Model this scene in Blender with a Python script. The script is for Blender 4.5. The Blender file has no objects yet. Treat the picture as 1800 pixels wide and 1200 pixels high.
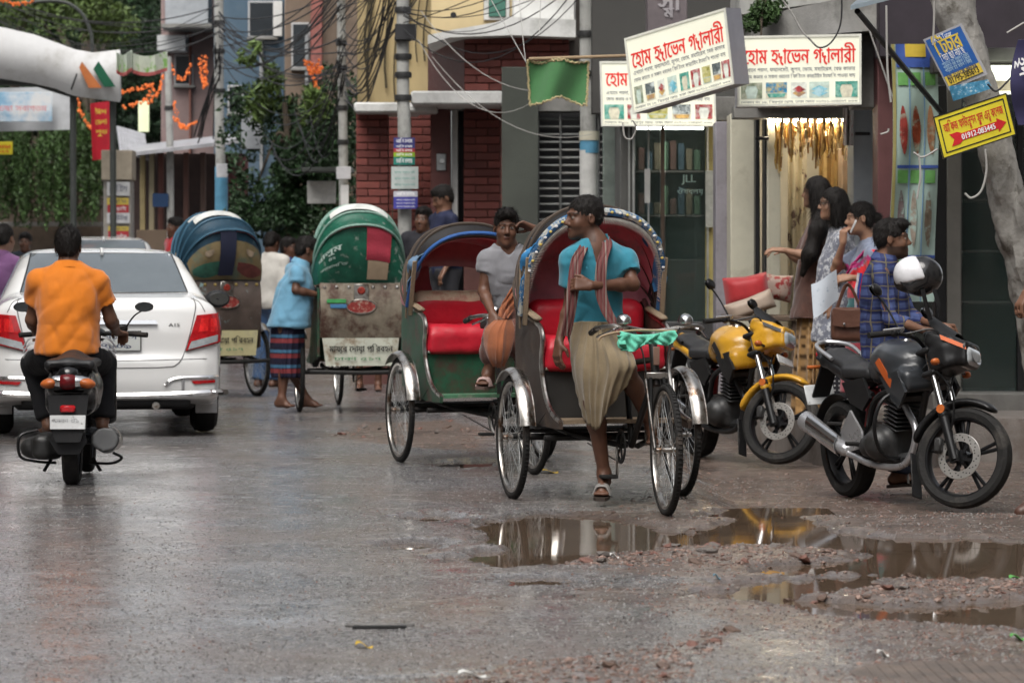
import bpy, bmesh, math, random
import numpy as np
from mathutils import Vector, Matrix, geometry
random.seed(7); RNG = np.random.default_rng(7)
sc = bpy.context.scene; COL = sc.collection
R = math.radians

# ------------------------------------------------------------------ camera, sky, sun, exposure
F, YH, H = 6000.0, 455.0, 1.36           # focal length in photo pixels, horizon row, eye height
cd = bpy.data.cameras.new('camera'); cam = bpy.data.objects.new('camera', cd); COL.objects.link(cam)
cd.sensor_width = 36; cd.lens = 120; cd.shift_y = -(600 - YH) / 1800
cd.clip_start = .5; cd.clip_end = 900
cam.location = (0, 0, H); cam.rotation_euler = (R(90), 0, 0); sc.camera = cam
cd.dof.use_dof = True; cd.dof.focus_distance = 18.8; cd.dof.aperture_fstop = 6.0
SUN_EL, SUN_AZ = 58, 200                  # overcast: a very wide, weak sun from behind the camera
wd = bpy.data.worlds.new('World'); sc.world = wd; wd.use_nodes = True
nt = wd.node_tree; bg = nt.nodes['Background']
sky = nt.nodes.new('ShaderNodeTexSky'); sky.sky_type = 'NISHITA'; sky.sun_disc = False
sky.sun_elevation = R(SUN_EL); sky.sun_rotation = R(SUN_AZ); sky.air_density = 1.0; sky.dust_density = 4.0; sky.ozone_density = 1.0
hs = nt.nodes.new('ShaderNodeHueSaturation'); hs.inputs['Saturation'].default_value = .22
nt.links.new(sky.outputs[0], hs.inputs['Color']); nt.links.new(hs.outputs[0], bg.inputs[0]); bg.inputs[1].default_value = .115
sl = bpy.data.lights.new('sun', 'SUN'); sun = bpy.data.objects.new('sun', sl); COL.objects.link(sun)
sl.energy = 1.5; sl.angle = R(45); sl.color = (1, .96, .9)
a_ = R(SUN_AZ); sun.rotation_euler = Vector((math.sin(a_) * math.cos(R(SUN_EL)), math.cos(a_) * math.cos(R(SUN_EL)), math.sin(R(SUN_EL)))).to_track_quat('Z', 'Y').to_euler()
vs = sc.view_settings; vs.view_transform = 'Standard'; vs.look = 'None'; vs.gamma = 1; vs.exposure = .84; vs.use_curve_mapping = False
sc.cycles.max_bounces = 6; sc.cycles.transparent_max_bounces = 12; sc.cycles.caustics_reflective = False; sc.cycles.caustics_refractive = False
sc.cycles.sample_clamp_indirect = 4; sc.cycles.use_denoising = True; sc.cycles.use_adaptive_sampling = True; sc.cycles.adaptive_threshold = .03

def P(px, py, D): return np.array(((px - 900) * D / F, D, H - (py - YH) * D / F))
def G(px, py, z=0.0):
    D = (H - z) * F / (py - YH); return np.array(((px - 900) * D / F, D, z))
def lin(c):                                # sRGB 0-255 -> linear
    c = np.array(c, float) / 255; return tuple(np.where(c <= .04045, c / 12.92, ((c + .055) / 1.055) ** 2.4))

# ------------------------------------------------------------------ materials
_M = {}
def M(name, col=(.5, .5, .5), rough=.5, metal=0, var=.15, scale=6, bump=0, bscale=60, coat=0, dirt=None, dscale=3, dlo=.5, dhi=.7, vc=False, emit=0, alpha=1, ior=None, spec=.32, trans=0, stretch=None, sheen=0, rvar=.15, isl=0):
    if name in _M: return _M[name]
    m = bpy.data.materials.new(name); m.use_nodes = True; t = m.node_tree; L = t.links.new
    b = t.nodes['Principled BSDF']; N = t.nodes.new
    b.inputs['Metallic'].default_value = metal; b.inputs['Specular IOR Level'].default_value = spec
    b.inputs['Coat Weight'].default_value = coat; b.inputs['Coat Roughness'].default_value = .08
    if ior: b.inputs['IOR'].default_value = ior
    if sheen: b.inputs['Sheen Weight'].default_value = sheen
    b.inputs['Transmission Weight'].default_value = trans; b.inputs['Alpha'].default_value = alpha
    tc = N('ShaderNodeTexCoord'); mp = N('ShaderNodeMapping'); L(tc.outputs['Object'], mp.inputs[0])
    if stretch: mp.inputs['Scale'].default_value = stretch
    nz = N('ShaderNodeTexNoise'); nz.inputs['Scale'].default_value = scale; nz.inputs['Detail'].default_value = 5; nz.inputs['Roughness'].default_value = .65
    L(mp.outputs[0], nz.inputs['Vector'])
    if vc:
        at = N('ShaderNodeAttribute'); at.attribute_name = 'Col'; src = at.outputs['Color']
    else:
        rgb = N('ShaderNodeRGB'); rgb.outputs[0].default_value = (*col, 1); src = rgb.outputs[0]
    mr = N('ShaderNodeMapRange'); mr.inputs[1].default_value = .25; mr.inputs[2].default_value = .75
    mr.inputs[3].default_value = 1 - var; mr.inputs[4].default_value = 1 + var; L(nz.outputs[0], mr.inputs[0])
    fac = mr.outputs[0]
    if isl:
        gi = N('ShaderNodeNewGeometry' if isl > 0 else 'ShaderNodeObjectInfo'); mr3 = N('ShaderNodeMapRange'); mr3.inputs[3].default_value = 1 - abs(isl); mr3.inputs[4].default_value = 1 + abs(isl)
        L(gi.outputs['Random Per Island' if isl > 0 else 'Random'], mr3.inputs[0]); mm = N('ShaderNodeMath'); mm.operation = 'MULTIPLY'; L(fac, mm.inputs[0]); L(mr3.outputs[0], mm.inputs[1]); fac = mm.outputs[0]
    mul = N('ShaderNodeVectorMath'); mul.operation = 'SCALE'; L(src, mul.inputs[0]); L(fac, mul.inputs['Scale']); out = mul.outputs[0]
    if dirt is not None:
        n2 = N('ShaderNodeTexNoise'); n2.inputs['Scale'].default_value = dscale; n2.inputs['Detail'].default_value = 8; n2.inputs['Roughness'].default_value = .7
        L(mp.outputs[0], n2.inputs['Vector']); m2 = N('ShaderNodeMapRange'); m2.inputs[1].default_value = dlo; m2.inputs[2].default_value = dhi; L(n2.outputs[0], m2.inputs[0])
        mx = N('ShaderNodeMix'); mx.data_type = 'RGBA'; L(m2.outputs[0], mx.inputs[0]); L(out, mx.inputs[6]); mx.inputs[7].default_value = (*dirt, 1); out = mx.outputs[2]
    L(out, b.inputs['Base Color'])
    r2 = N('ShaderNodeMapRange'); r2.inputs[1].default_value = .3; r2.inputs[2].default_value = .7; r2.inputs[3].default_value = max(.02, rough * (1 - rvar)); r2.inputs[4].default_value = min(1, rough * (1 + rvar)); L(nz.outputs[0], r2.inputs[0]); L(r2.outputs[0], b.inputs['Roughness'])
    if emit: L(out, b.inputs['Emission Color']); b.inputs['Emission Strength'].default_value = emit
    if bump:
        n3 = N('ShaderNodeTexNoise'); n3.inputs['Scale'].default_value = bscale; n3.inputs['Detail'].default_value = 4; L(mp.outputs[0], n3.inputs['Vector'])
        bp = N('ShaderNodeBump'); bp.inputs['Strength'].default_value = bump; bp.inputs['Distance'].default_value = .01; L(n3.outputs[0], bp.inputs['Height']); L(bp.outputs[0], b.inputs['Normal'])
    _M[name] = m; return m

# ------------------------------------------------------------------ objects
def tag(o, label=None, cat=None, group=None, kind=None):
    for k, v in (('label', label), ('category', cat), ('group', group), ('kind', kind)):
        if v: o[k] = v
    return o
def empty(name, loc=(0, 0, 0), rz=0, label=None, cat=None, group=None):
    o = bpy.data.objects.new(name, None); COL.objects.link(o); o.location = loc; o.rotation_euler = (0, 0, rz); o.empty_display_size = .1
    return tag(o, label, cat, group)
def link(name, me, mats=(), parent=None, loc=None):
    o = bpy.data.objects.new(name, me); COL.objects.link(o)
    for m in (mats if isinstance(mats, (list, tuple)) else (mats,)):
        if m and me.materials.find(m.name) < 0 or m and len(me.materials) < len(mats if isinstance(mats, (list, tuple)) else (1,)): me.materials.append(m)
    if parent: o.parent = parent
    if loc is not None: o.location = loc
    return o
def copytree(o, parent=None):
    c = o.copy(); COL.objects.link(c); c.parent = parent
    for ch in list(o.children): copytree(ch, c)
    return c
def qmesh(name, v, f, mi=None, col=None, smooth=True):   # fast: f is an (n,4) or (n,3) int array
    me = bpy.data.meshes.new(name); n, k = f.shape
    me.vertices.add(len(v)); me.vertices.foreach_set('co', np.asarray(v, np.float32).ravel())
    me.loops.add(n * k); me.loops.foreach_set('vertex_index', f.astype(np.int32).ravel())
    me.polygons.add(n); me.polygons.foreach_set('loop_start', np.arange(0, n * k, k, dtype=np.int32))
    if mi is not None: me.polygons.foreach_set('material_index', np.asarray(mi, np.int32))
    me.update(calc_edges=True)
    me.polygons.foreach_set('use_smooth', np.full(n, smooth))
    if col is not None:
        a = me.color_attributes.new('Col', 'FLOAT_COLOR', 'POINT'); c4 = np.ones((len(v), 4), np.float32); c4[:, :3] = col; a.data.foreach_set('color', c4.ravel())
    return me

def nrm(v): v = np.asarray(v, float); return v / (np.linalg.norm(v) + 1e-12)
def rot(ax=0, ay=0, az=0): return np.array(Matrix.Rotation(R(az), 3, 'Z') @ Matrix.Rotation(R(ay), 3, 'Y') @ Matrix.Rotation(R(ax), 3, 'X'))

def _rb():
    bm = bmesh.new(); idx = []
    for s in [(x, y, z) for x in (-1, 1) for y in (-1, 1) for z in (-1, 1)]:
        for k in range(3):
            p = [s[i] * (1.0 if i == k else .8) for i in range(3)]; bm.verts.new(p); idx.append((s, k))
    r = bmesh.ops.convex_hull(bm, input=bm.verts); bmesh.ops.dissolve_limit(bm, angle_limit=.01, verts=bm.verts, edges=bm.edges)
    bm.verts.index_update(); vs_ = [tuple(round(c, 3) for c in v.co) for v in bm.verts]; fs = [[v.index for v in f.verts] for f in bm.faces]; bm.free()
    S = np.array([[np.sign(c) for c in v] for v in vs_]); K = np.array([[1.0 if abs(c) > .9 else 0.0 for c in v] for v in vs_]); return S, K, fs
_RS, _RK, _RF = _rb()

class MB:
    def __init__(s): s.v = []; s.f = []; s.m = []; s.n = 0; s.c = []
    def raw(s, v, f, mi=0, col=None):
        v = np.asarray(v, float); s.v.append(v); b = s.n
        s.f += [[b + i for i in q] for q in f]; s.m += [mi] * len(f); s.n += len(v)
        s.c.append(np.tile(np.array(col if col is not None else (1, 1, 1), float), (len(v), 1))); return s
    def box(s, c, size, rot_=None, bev=.004, mi=0, col=None):
        h = np.array(size, float) / 2; b = min(bev, h.min() * .8)
        v = _RS * (h - b * (1 - _RK))
        if rot_ is not None: v = v @ np.asarray(rot_).T
        return s.raw(v + np.array(c, float), _RF, mi, col)
    def bar(s, a, b, w, t=None, up=(0, 0, 1), bev=.003, mi=0, col=None):   # box from a to b
        a = np.array(a, float); b = np.array(b, float); d = nrm(b - a); u = np.array(up, float)
        if abs(d @ u) > .98: u = np.array((0, 1., 0))
        x = nrm(np.cross(u, d)); z = np.cross(d, x)
        return s.box((a + b) / 2, (w, np.linalg.norm(b - a), t or w), np.stack((x, d, z), 1), bev, mi, col)
    def tube(s, pts, r, n=8, closed=False, cap=True, mi=0, flat=None, col=None, up0=None):
        p = np.asarray(pts, float); m = len(p); r = np.broadcast_to(np.asarray(r, float), (m,))
        tn = np.roll(p, -1, 0) - np.roll(p, 1, 0)
        if not closed: tn[0] = p[1] - p[0]; tn[-1] = p[-1] - p[-2]
        tn /= np.linalg.norm(tn, axis=1)[:, None] + 1e-12
        u = np.array(up0 if up0 is not None else ((0, 0, 1.) if abs(tn[0][2]) < .9 else (1., 0, 0))); V = []
        a = np.arange(n) * 2 * np.pi / n + np.pi / n; fx, fy = (flat or (1, 1))
        for i in range(m):
            u = nrm(u - tn[i] * (u @ tn[i])); w = np.cross(tn[i], u)
            V.append(p[i] + r[i] * (np.cos(a)[:, None] * u * fx + np.sin(a)[:, None] * w * fy))
        f = []; M_ = m if closed else m - 1
        for i in range(M_):
            j = (i + 1) % m
            f += [(i * n + k, i * n + (k + 1) % n, j * n + (k + 1) % n, j * n + k) for k in range(n)]
        if cap and not closed: f += [tuple(range(n))[::-1], tuple((m - 1) * n + k for k in range(n))]
        return s.raw(np.concatenate(V), f, mi, col)
    def lathe(s, prof, n=24, c=(0, 0, 0), axis=(0, 0, 1), mi=0, col=None, arc=None, up=None):  # prof: (radius, along axis)
        ax = nrm(axis); u = np.array(up if up is not None else ((1., 0, 0) if abs(ax[0]) < .9 else (0, 1., 0))); u = nrm(u - ax * (u @ ax)); w = np.cross(ax, u)
        full = arc is None; a = np.linspace(0, 2 * np.pi, n, endpoint=False) if full else np.linspace(R(arc[0]), R(arc[1]), n)
        ring = np.cos(a)[:, None] * u + np.sin(a)[:, None] * w
        V = np.concatenate([np.array(c) + ring * r + ax * h for r, h in prof]); f = []
        for i in range(len(prof) - 1):
            for k in range(n if full else n - 1):
                k2 = (k + 1) % n; f.append((i * n + k, i * n + k2, (i + 1) * n + k2, (i + 1) * n + k))
        return s.raw(V, f, mi, col)
    def cyl(s, a, b, r, n=16, r2=None, mi=0, col=None):
        a = np.array(a, float); b = np.array(b, float); L = np.linalg.norm(b - a); r2 = r if r2 is None else r2
        return s.lathe([(1e-4, 0), (r, 0), (r2, L), (1e-4, L)], n, a, b - a, mi, col)
    def prism(s, poly, t, fn, mi=0, col=None):   # 2-D polygon extruded by t; fn(u,v,w) -> xyz
        n = len(poly); V = [fn(u, v, 0) for u, v in poly] + [fn(u, v, t) for u, v in poly]
        f = [tuple(range(n))[::-1], tuple(range(n, 2 * n))] + [(i, (i + 1) % n, n + (i + 1) % n, n + i) for i in range(n)]
        return s.raw(V, f, mi, col)
    def sheet(s, fn, nu, nv, t=0.0, mi=0, col=None, wrap=False):   # grid surface, thickened by t along its normal
        U, W = np.meshgrid(np.linspace(0, 1, nu), np.linspace(0, 1, nv), indexing='ij'); p = np.array([[fn(a, b) for a, b in zip(x, y)] for x, y in zip(U, W)])
        gu = np.gradient(p, axis=0); gv = np.gradient(p, axis=1); nn = np.cross(gu, gv); nn /= np.linalg.norm(nn, axis=2)[..., None] + 1e-12
        q = lambda b, fl: [((i * nv + j + b), ((i + 1) * nv + j + b), ((i + 1) * nv + j + 1 + b), (i * nv + j + 1 + b))[::fl] for i in range(nu - 1) for j in range(nv - 1)]
        if not t: return s.raw(p.reshape(-1, 3), q(0, 1), mi, col)
        N = nu * nv; f = q(N, 1) + q(0, -1)
        ed = [(i * nv) for i in range(nu)] + [(nu - 1) * nv + j for j in range(1, nv)] + [i * nv + nv - 1 for i in range(nu - 2, -1, -1)] + [j for j in range(nv - 2, 0, -1)]
        f += [(ed[k], ed[(k + 1) % len(ed)], ed[(k + 1) % len(ed)] + N, ed[k] + N) for k in range(len(ed))]
        return s.raw(np.concatenate(((p - nn * t / 2).reshape(-1, 3), (p + nn * t / 2).reshape(-1, 3))), f, mi, col)
    def build(s, name, mats, parent=None, loc=None, sharp=38, smooth=True, vc=False):
        me = bpy.data.meshes.new(name); V = np.concatenate(s.v); me.from_pydata(V.tolist(), [], s.f); me.polygons.foreach_set('material_index', s.m)
        if vc:
            a = me.color_attributes.new('Col', 'FLOAT_COLOR', 'POINT'); c4 = np.ones((len(V), 4), np.float32); c4[:, :3] = np.concatenate(s.c); a.data.foreach_set('color', c4.ravel())
        me.update()
        if smooth: me.shade_smooth(); me.set_sharp_from_angle(angle=R(sharp))
        return link(name, me, mats if isinstance(mats, (list, tuple)) else (mats,), parent, loc)

def bez(p, n=12):          # Catmull-Rom through points
    p = np.asarray(p, float); q = np.concatenate((2 * p[:1] - p[1:2], p, 2 * p[-1:] - p[-2:-1])); out = []
    for i in range(1, len(q) - 2):
        t = np.linspace(0, 1, n, endpoint=False)[:, None]; a, b, c, d = q[i - 1:i + 3]
        out.append(.5 * ((2 * b) + (c - a) * t + (2 * a - 5 * b + 4 * c - d) * t * t + (3 * b - a - 3 * c + d) * t ** 3))
    return np.concatenate(out + [p[-1:]])

# ------------------------------------------------------------------ noise
def vnoise(p, seed=0):
    p = np.asarray(p, float); i = np.floor(p).astype(np.int64); f = p - i; f = f * f * (3 - 2 * f); d = p.shape[-1]; r = 0
    for k in range(1 << d):
        o = np.array([(k >> j) & 1 for j in range(d)]); h = (i + o)
        x = (h[..., 0] * 374761393 + h[..., 1] * 668265263 + (h[..., 2] * 2147483647 if d > 2 else 0) + seed * 982451653) & 0xffffffff
        x = ((x ^ (x >> 13)) * 1274126177) & 0xffffffff; x = ((x ^ (x >> 16)) * 2246822519) & 0xffffffff; x = (x ^ (x >> 13)) / 4294967295.0
        w = np.prod(np.where(o, f, 1 - f), axis=-1); r = r + w * x
    return r
def fbm(p, oct=4, seed=0, gain=.5):
    r = 0; a = 1; s = 0; p = np.asarray(p, float)
    for k in range(oct): r = r + a * vnoise(p * (2 ** k) + 17.3 * k, seed + k); s += a; a *= gain
    return r / s

# ------------------------------------------------------------------ distance-field modeller (smooth unions, one continuous surface)
class SDF:
    def __init__(s, h=.007): s.p = []; s.h = h
    def cone(s, a, b, ra, rb=None, k=.02, op=1, flat=0, mi=0): s.p.append(('c', np.array(a, float), np.array(b, float), ra, ra if rb is None else rb, k, op, flat, mi)); return s
    def ell(s, c, r, Rm=None, k=.02, op=1, mi=0): s.p.append(('e', np.array(c, float), np.array(r, float) * np.ones(3), np.eye(3) if Rm is None else np.asarray(Rm, float), 0, k, op, 0, mi)); return s
    def box(s, c, hf, rad=.01, Rm=None, k=.01, op=1, mi=0): s.p.append(('b', np.array(c, float), np.array(hf, float), np.eye(3) if Rm is None else np.asarray(Rm, float), rad, k, op, 0, mi)); return s
    def plane(s, c, n, k=.002, mi=0): s.p.append(('p', np.array(c, float), nrm(n), None, 0, k, -1, 0, mi)); return s   # removes the side n points to
    def chain(s, pts, rs, k=.02, **kw):
        rs = np.broadcast_to(rs, (len(pts),))
        for i in range(len(pts) - 1): s.cone(pts[i], pts[i + 1], rs[i], rs[i + 1], k, **kw)
        return s
    def bounds(s, q):
        if q[0] == 'c': return np.minimum(q[1] - q[3], q[2] - q[4]), np.maximum(q[1] + q[3], q[2] + q[4])
        if q[0] == 'e': e = np.abs(q[3]) @ q[2]; return q[1] - e, q[1] + e
        if q[0] == 'b': e = np.abs(q[3]) @ q[2]; return q[1] - e, q[1] + e
    def solve(s):
        h = s.h; ad = [q for q in s.p if q[6] > 0]; lo = np.min([s.bounds(q)[0] for q in ad], 0) - .03 - 2 * h; hi = np.max([s.bounds(q)[1] for q in ad], 0) + .03 + 2 * h
        n = np.ceil((hi - lo) / h).astype(int) + 1; ax = [lo[i] + h * np.arange(n[i]) for i in range(3)]
        D = np.full(n, .06, np.float32); I = np.zeros(n, np.int8)
        for q in s.p:
            k = q[5]; m = max(k, .02) + 2 * h
            if q[0] == 'p': sl = [slice(0, n[i]) for i in range(3)]
            else:
                b0, b1 = s.bounds(q); sl = [slice(max(0, int((b0[i] - m - lo[i]) / h)), min(n[i], int((b1[i] + m - lo[i]) / h) + 2)) for i in range(3)]
                if any(x.stop <= x.start for x in sl): continue
            X = ax[0][sl[0]][:, None, None].astype(np.float32); Y = ax[1][sl[1]][None, :, None].astype(np.float32); Z = ax[2][sl[2]][None, None, :].astype(np.float32)
            if q[0] == 'p': d = -((X - q[1][0]) * q[2][0] + (Y - q[1][1]) * q[2][1] + (Z - q[1][2]) * q[2][2])
            elif q[0] == 'c':
                a, b, ra, rb = q[1:5]; ba = b - a; L2 = max(ba @ ba, 1e-9)
                t = ((X - a[0]) * ba[0] + (Y - a[1]) * ba[1] + (Z - a[2]) * ba[2]) / L2; tc = np.clip(t, 0, 1)
                d = np.sqrt((X - a[0] - tc * ba[0]) ** 2 + (Y - a[1] - tc * ba[1]) ** 2 + (Z - a[2] - tc * ba[2]) ** 2) - (ra + tc * (rb - ra))
                if q[7]: d = np.maximum(d, (t - 1) * math.sqrt(L2))
                if q[7] > 1: d = np.maximum(d, -t * math.sqrt(L2))
            else:
                c, r, Rm = q[1:4]; u = [(X - c[0]) * Rm[0, j] + (Y - c[1]) * Rm[1, j] + (Z - c[2]) * Rm[2, j] for j in range(3)]
                if q[0] == 'e':
                    k0 = np.sqrt(sum((u[j] / r[j]) ** 2 for j in range(3))); k1 = np.sqrt(sum((u[j] / r[j] ** 2) ** 2 for j in range(3))); d = k0 * (k0 - 1) / (k1 + 1e-6)
                else:
                    e = [np.abs(u[j]) - r[j] + q[4] for j in range(3)]
                    d = np.sqrt(sum(np.maximum(x, 0) ** 2 for x in e)) + np.minimum(np.maximum(np.maximum(e[0], e[1]), e[2]), 0) - q[4]
            sl = tuple(sl); A = D[sl]
            if q[6] > 0:
                w = d < A; hh = np.maximum(k - np.abs(A - d), 0) / max(k, 1e-6); D[sl] = np.minimum(A, d) - hh * hh * k * .25; J = I[sl]; J[w] = q[8]
            else:
                d = -d; hh = np.maximum(k - np.abs(A - d), 0) / max(k, 1e-6); 
                if q[8]: J = I[sl]; J[d > A] = q[8]
                D[sl] = np.maximum(A, d) + hh * hh * k * .25
        return ax, D, I
    def verts(s):
        ax, D, I = s.solve(); n = D.shape; neg = D < 0
        c = [D[i:n[0] - 1 + i, j:n[1] - 1 + j, k:n[2] - 1 + k] for i in (0, 1) for j in (0, 1) for k in (0, 1)]
        sm = sum((x < 0).astype(np.int8) for x in c); act = (sm > 0) & (sm < 8); ids = np.argwhere(act); vid = np.full(act.shape, -1, np.int64); vid[act] = np.arange(len(ids))
        cv = np.stack([x[act] for x in c], 1); off = np.array([(i, j, k) for i in (0, 1) for j in (0, 1) for k in (0, 1)], float); acc = np.zeros((len(ids), 3)); cnt = np.zeros(len(ids))
        for a, b in ((0, 1), (2, 3), (4, 5), (6, 7), (0, 2), (1, 3), (4, 6), (5, 7), (0, 4), (1, 5), (2, 6), (3, 7)):
            va, vb = cv[:, a], cv[:, b]; x = (va < 0) != (vb < 0); t = np.where(x, va / np.where(x, va - vb, 1), 0)
            acc += x[:, None] * (off[a] + t[:, None] * (off[b] - off[a])); cnt += x
        V = np.array([a[0] for a in ax]) + (ids + acc / cnt[:, None]) * s.h; mi = I[ids[:, 0], ids[:, 1], ids[:, 2]]; Fs = []
        for d in range(3):
            e1, e2 = [(1, 2), (2, 0), (0, 1)][d]
            sl0 = [slice(1, n[i] - 1) for i in range(3)]; sl1 = list(sl0); sl0[d] = slice(0, n[d] - 1); sl1[d] = slice(1, n[d])
            x0 = neg[tuple(sl0)]; x1 = neg[tuple(sl1)]; e = np.argwhere(x0 != x1); st = x0[tuple(e.T)]
            b = e.copy(); b[:, e1] += 1; b[:, e2] += 1
            g = lambda o1, o2: vid[tuple((b + (np.eye(3, dtype=int)[e1] * o1 + np.eye(3, dtype=int)[e2] * o2)).T)]
            q = np.stack((g(-1, -1), g(0, -1), g(0, 0), g(-1, 0)), 1); q[~st] = q[~st][:, ::-1]; Fs.append(q)
        return V, np.concatenate(Fs), mi
def vnormals(V, f):
    n = np.cross(V[f[:, 2]] - V[f[:, 0]], V[f[:, 3]] - V[f[:, 1]]); N = np.zeros_like(V)
    for k in range(4): np.add.at(N, f[:, k], n)
    return N / (np.linalg.norm(N, axis=1)[:, None] + 1e-12)
def sdfobj(S, name, mats, parent=None, disp=None, col=None, loc=None):
    V, f, mi = S.verts()
    if disp is not None:
        N = vnormals(V, f); V = V + N * disp(V, N)[:, None]
    c = col(V) if callable(col) else col
    me = qmesh(name, V, f, mi[f[:, 0]] if isinstance(mats, (list, tuple)) and len(mats) > 1 else None, c)
    return link(name, me, mats if isinstance(mats, (list, tuple)) else (mats,), parent, loc)

# ------------------------------------------------------------------ lettering (flat print as thin flat geometry on its sign)
_GL = {}
def glyph(ch):
    if ch in _GL: return _GL[ch]
    def width(s):
        cu = bpy.data.curves.new('t', 'FONT'); cu.body = s; o = bpy.data.objects.new('t', cu); COL.objects.link(o); bpy.context.view_layer.update(); w = o.dimensions[0]
        x = min((v[0] for v in o.bound_box), default=0); r = x + w; bpy.data.objects.remove(o); bpy.data.curves.remove(cu); return r
    adv = width('.' + ch + '.') - width('..')
    cu = bpy.data.curves.new('t', 'FONT'); cu.body = ch; cu.resolution_u = 3; o = bpy.data.objects.new('t', cu); COL.objects.link(o); bpy.context.view_layer.update()
    cc = o.to_curve(bpy.context.evaluated_depsgraph_get()); polys = []
    for sp in cc.splines:
        bp = sp.bezier_points; n = len(bp); pts = []
        for i in range(n):
            a, b = bp[i], bp[(i + 1) % n]
            pts += [p.to_2d() for p in geometry.interpolate_bezier(a.co, a.handle_right, b.handle_left, b.co, 4)[:-1]]
        q = [pts[0]]
        for p in pts[1:]:
            if (p - q[-1]).length > 1e-4: q.append(p)
        if len(q) > 2: polys.append(q)
    o.to_curve_clear(); bpy.data.objects.remove(o); bpy.data.curves.remove(cu)
    out = []
    if polys:
        vv = [p for q in polys for p in q]; ed = []; k = 0
        for q in polys: ed += [(k + i, k + (i + 1) % len(q)) for i in range(len(q))]; k += len(q)
        r = geometry.delaunay_2d_cdt(vv, ed, [], 0, 1e-5); V2 = r[0]; keep = []
        def wind(x, y):
            w = 0
            for q in polys:
                for i in range(len(q)):
                    a, b = q[i - 1], q[i]
                    if (a.y <= y) != (b.y <= y):
                        t = (y - a.y) / (b.y - a.y)
                        if x < a.x + t * (b.x - a.x): w += 1 if b.y > a.y else -1
            return w
        for t in r[2]:
            c = sum((V2[i] for i in t), Vector((0, 0))) / len(t)
            if wind(c.x, c.y): keep.append(tuple(t))
        out = [(np.array([tuple(v) for v in V2]), keep)]
    _GL[ch] = (out, adv); return _GL[ch]
def vis(s):                  # logical to visual order for the pre-base vowel signs
    o = []
    for ch in s:
        if ch == '\u09cb': o.insert(len(o) - 1, '\u09c7'); o.append('\u09be')
        elif ch in '\u09bf\u09c7\u09c8': o.insert(len(o) - (3 if len(o) > 2 and o[-2] == '^' else 2 if o[-1] == '~' else 1), ch)
        else: o.append(ch)
    return ''.join(o)
def layout(s):               # list of (polys, x, y, scale); '~' is the ya-phala sign, '^' lowers and shrinks the next letter
    x = 0; out = []; low = False; s = vis(s)
    for ch in s:
        if ch == '^': low = True; continue
        if ch == ' ': x += .32; continue
        if ch == '~':
            p = bez(np.array([(.02, .48), (.0, .36), (.07, .27), (.2, .3), (.13, .14), (.17, .04), (.3, -.06)]), 4); w = .04; d = np.gradient(p, axis=0); nn = np.stack((-d[:, 1], d[:, 0]), 1); nn /= np.linalg.norm(nn, axis=1)[:, None] + 1e-9
            v = np.concatenate((p + nn * w, p - nn * w)); n = len(p); out.append(([(v, [(i, n + i, n + i + 1, i + 1) for i in range(n - 1)])], x + .05, 0, 1)); x += .37; continue
        g, a = glyph(ch)
        if low: out.append((g, x - .42, -.3, .62)); low = False
        else: out.append((g, x, 0, 1)); x += a
    return out, x
def text(s, mat, parent, fn, x0, y0, h, width=None, name='lettering', bold=0.0, center=False, slant=0, off=.0015):
    """fn(u,v,w)->xyz maps the sign's plane; text starts at (x0,y0), letter size h, optional fitted width"""
    lay, W = layout(s); sx = h if width is None else width / max(W, 1e-6)
    if center: x0 -= W * sx / 2
    b = MB(); k = 0
    for polys, x, y, sc_ in lay:
        for v, tr in polys:
            for dx in ((0,) if not bold else (-bold, bold)):
                k += 1; vv = v * sc_ + (x, y)
                b.raw([fn(x0 + (p[0] + dx) * sx + slant * p[1] * h, y0 + (p[1]) * h, off + (k % 7) * .00025) for p in vv], tr)
    return b.build(name, mat, parent, smooth=False) if k else None
for ch in sorted(set('হোমহ~াভেনগ~ালারী এখানেপর্দা,ফ্যালমেট,কুশন,ফোম,ম্যাট্রেস,বেডকাভারফোমকভারওসকলধরনেরফিটিংসকার্টেইনইত্যাদিপাওয়াযায়দোকাননং১৮,মিরপুররোড,ঢাকাফোন০১৭১১-২৩৪৫৬৭wwwআকিজফাউনডেশনসকুলএনডকলেজ01912-083445টিচারদিচ্ছি/নিচ্ছি01795-385613RMTUTORMEDIAtorপড়ানোহয়সকলবিষয়হৃদJLLঔষধলয়শুভেচ্ছাস্বাগতমভাড়াঈদমেলাশুভনোটিশভর্তিপড়াইটিউটরহোস্টেলভর্তিচলছেছাত্রপড়াতেচাইমায়েরদোয়াপরিবহন৫১৭হালুম৪২শাহারাস্তিভা২৫মোঃঢাকামেট্রো-গ৩১-৪৮০৯A15') - set(' ~^')) : glyph(ch)
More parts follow.
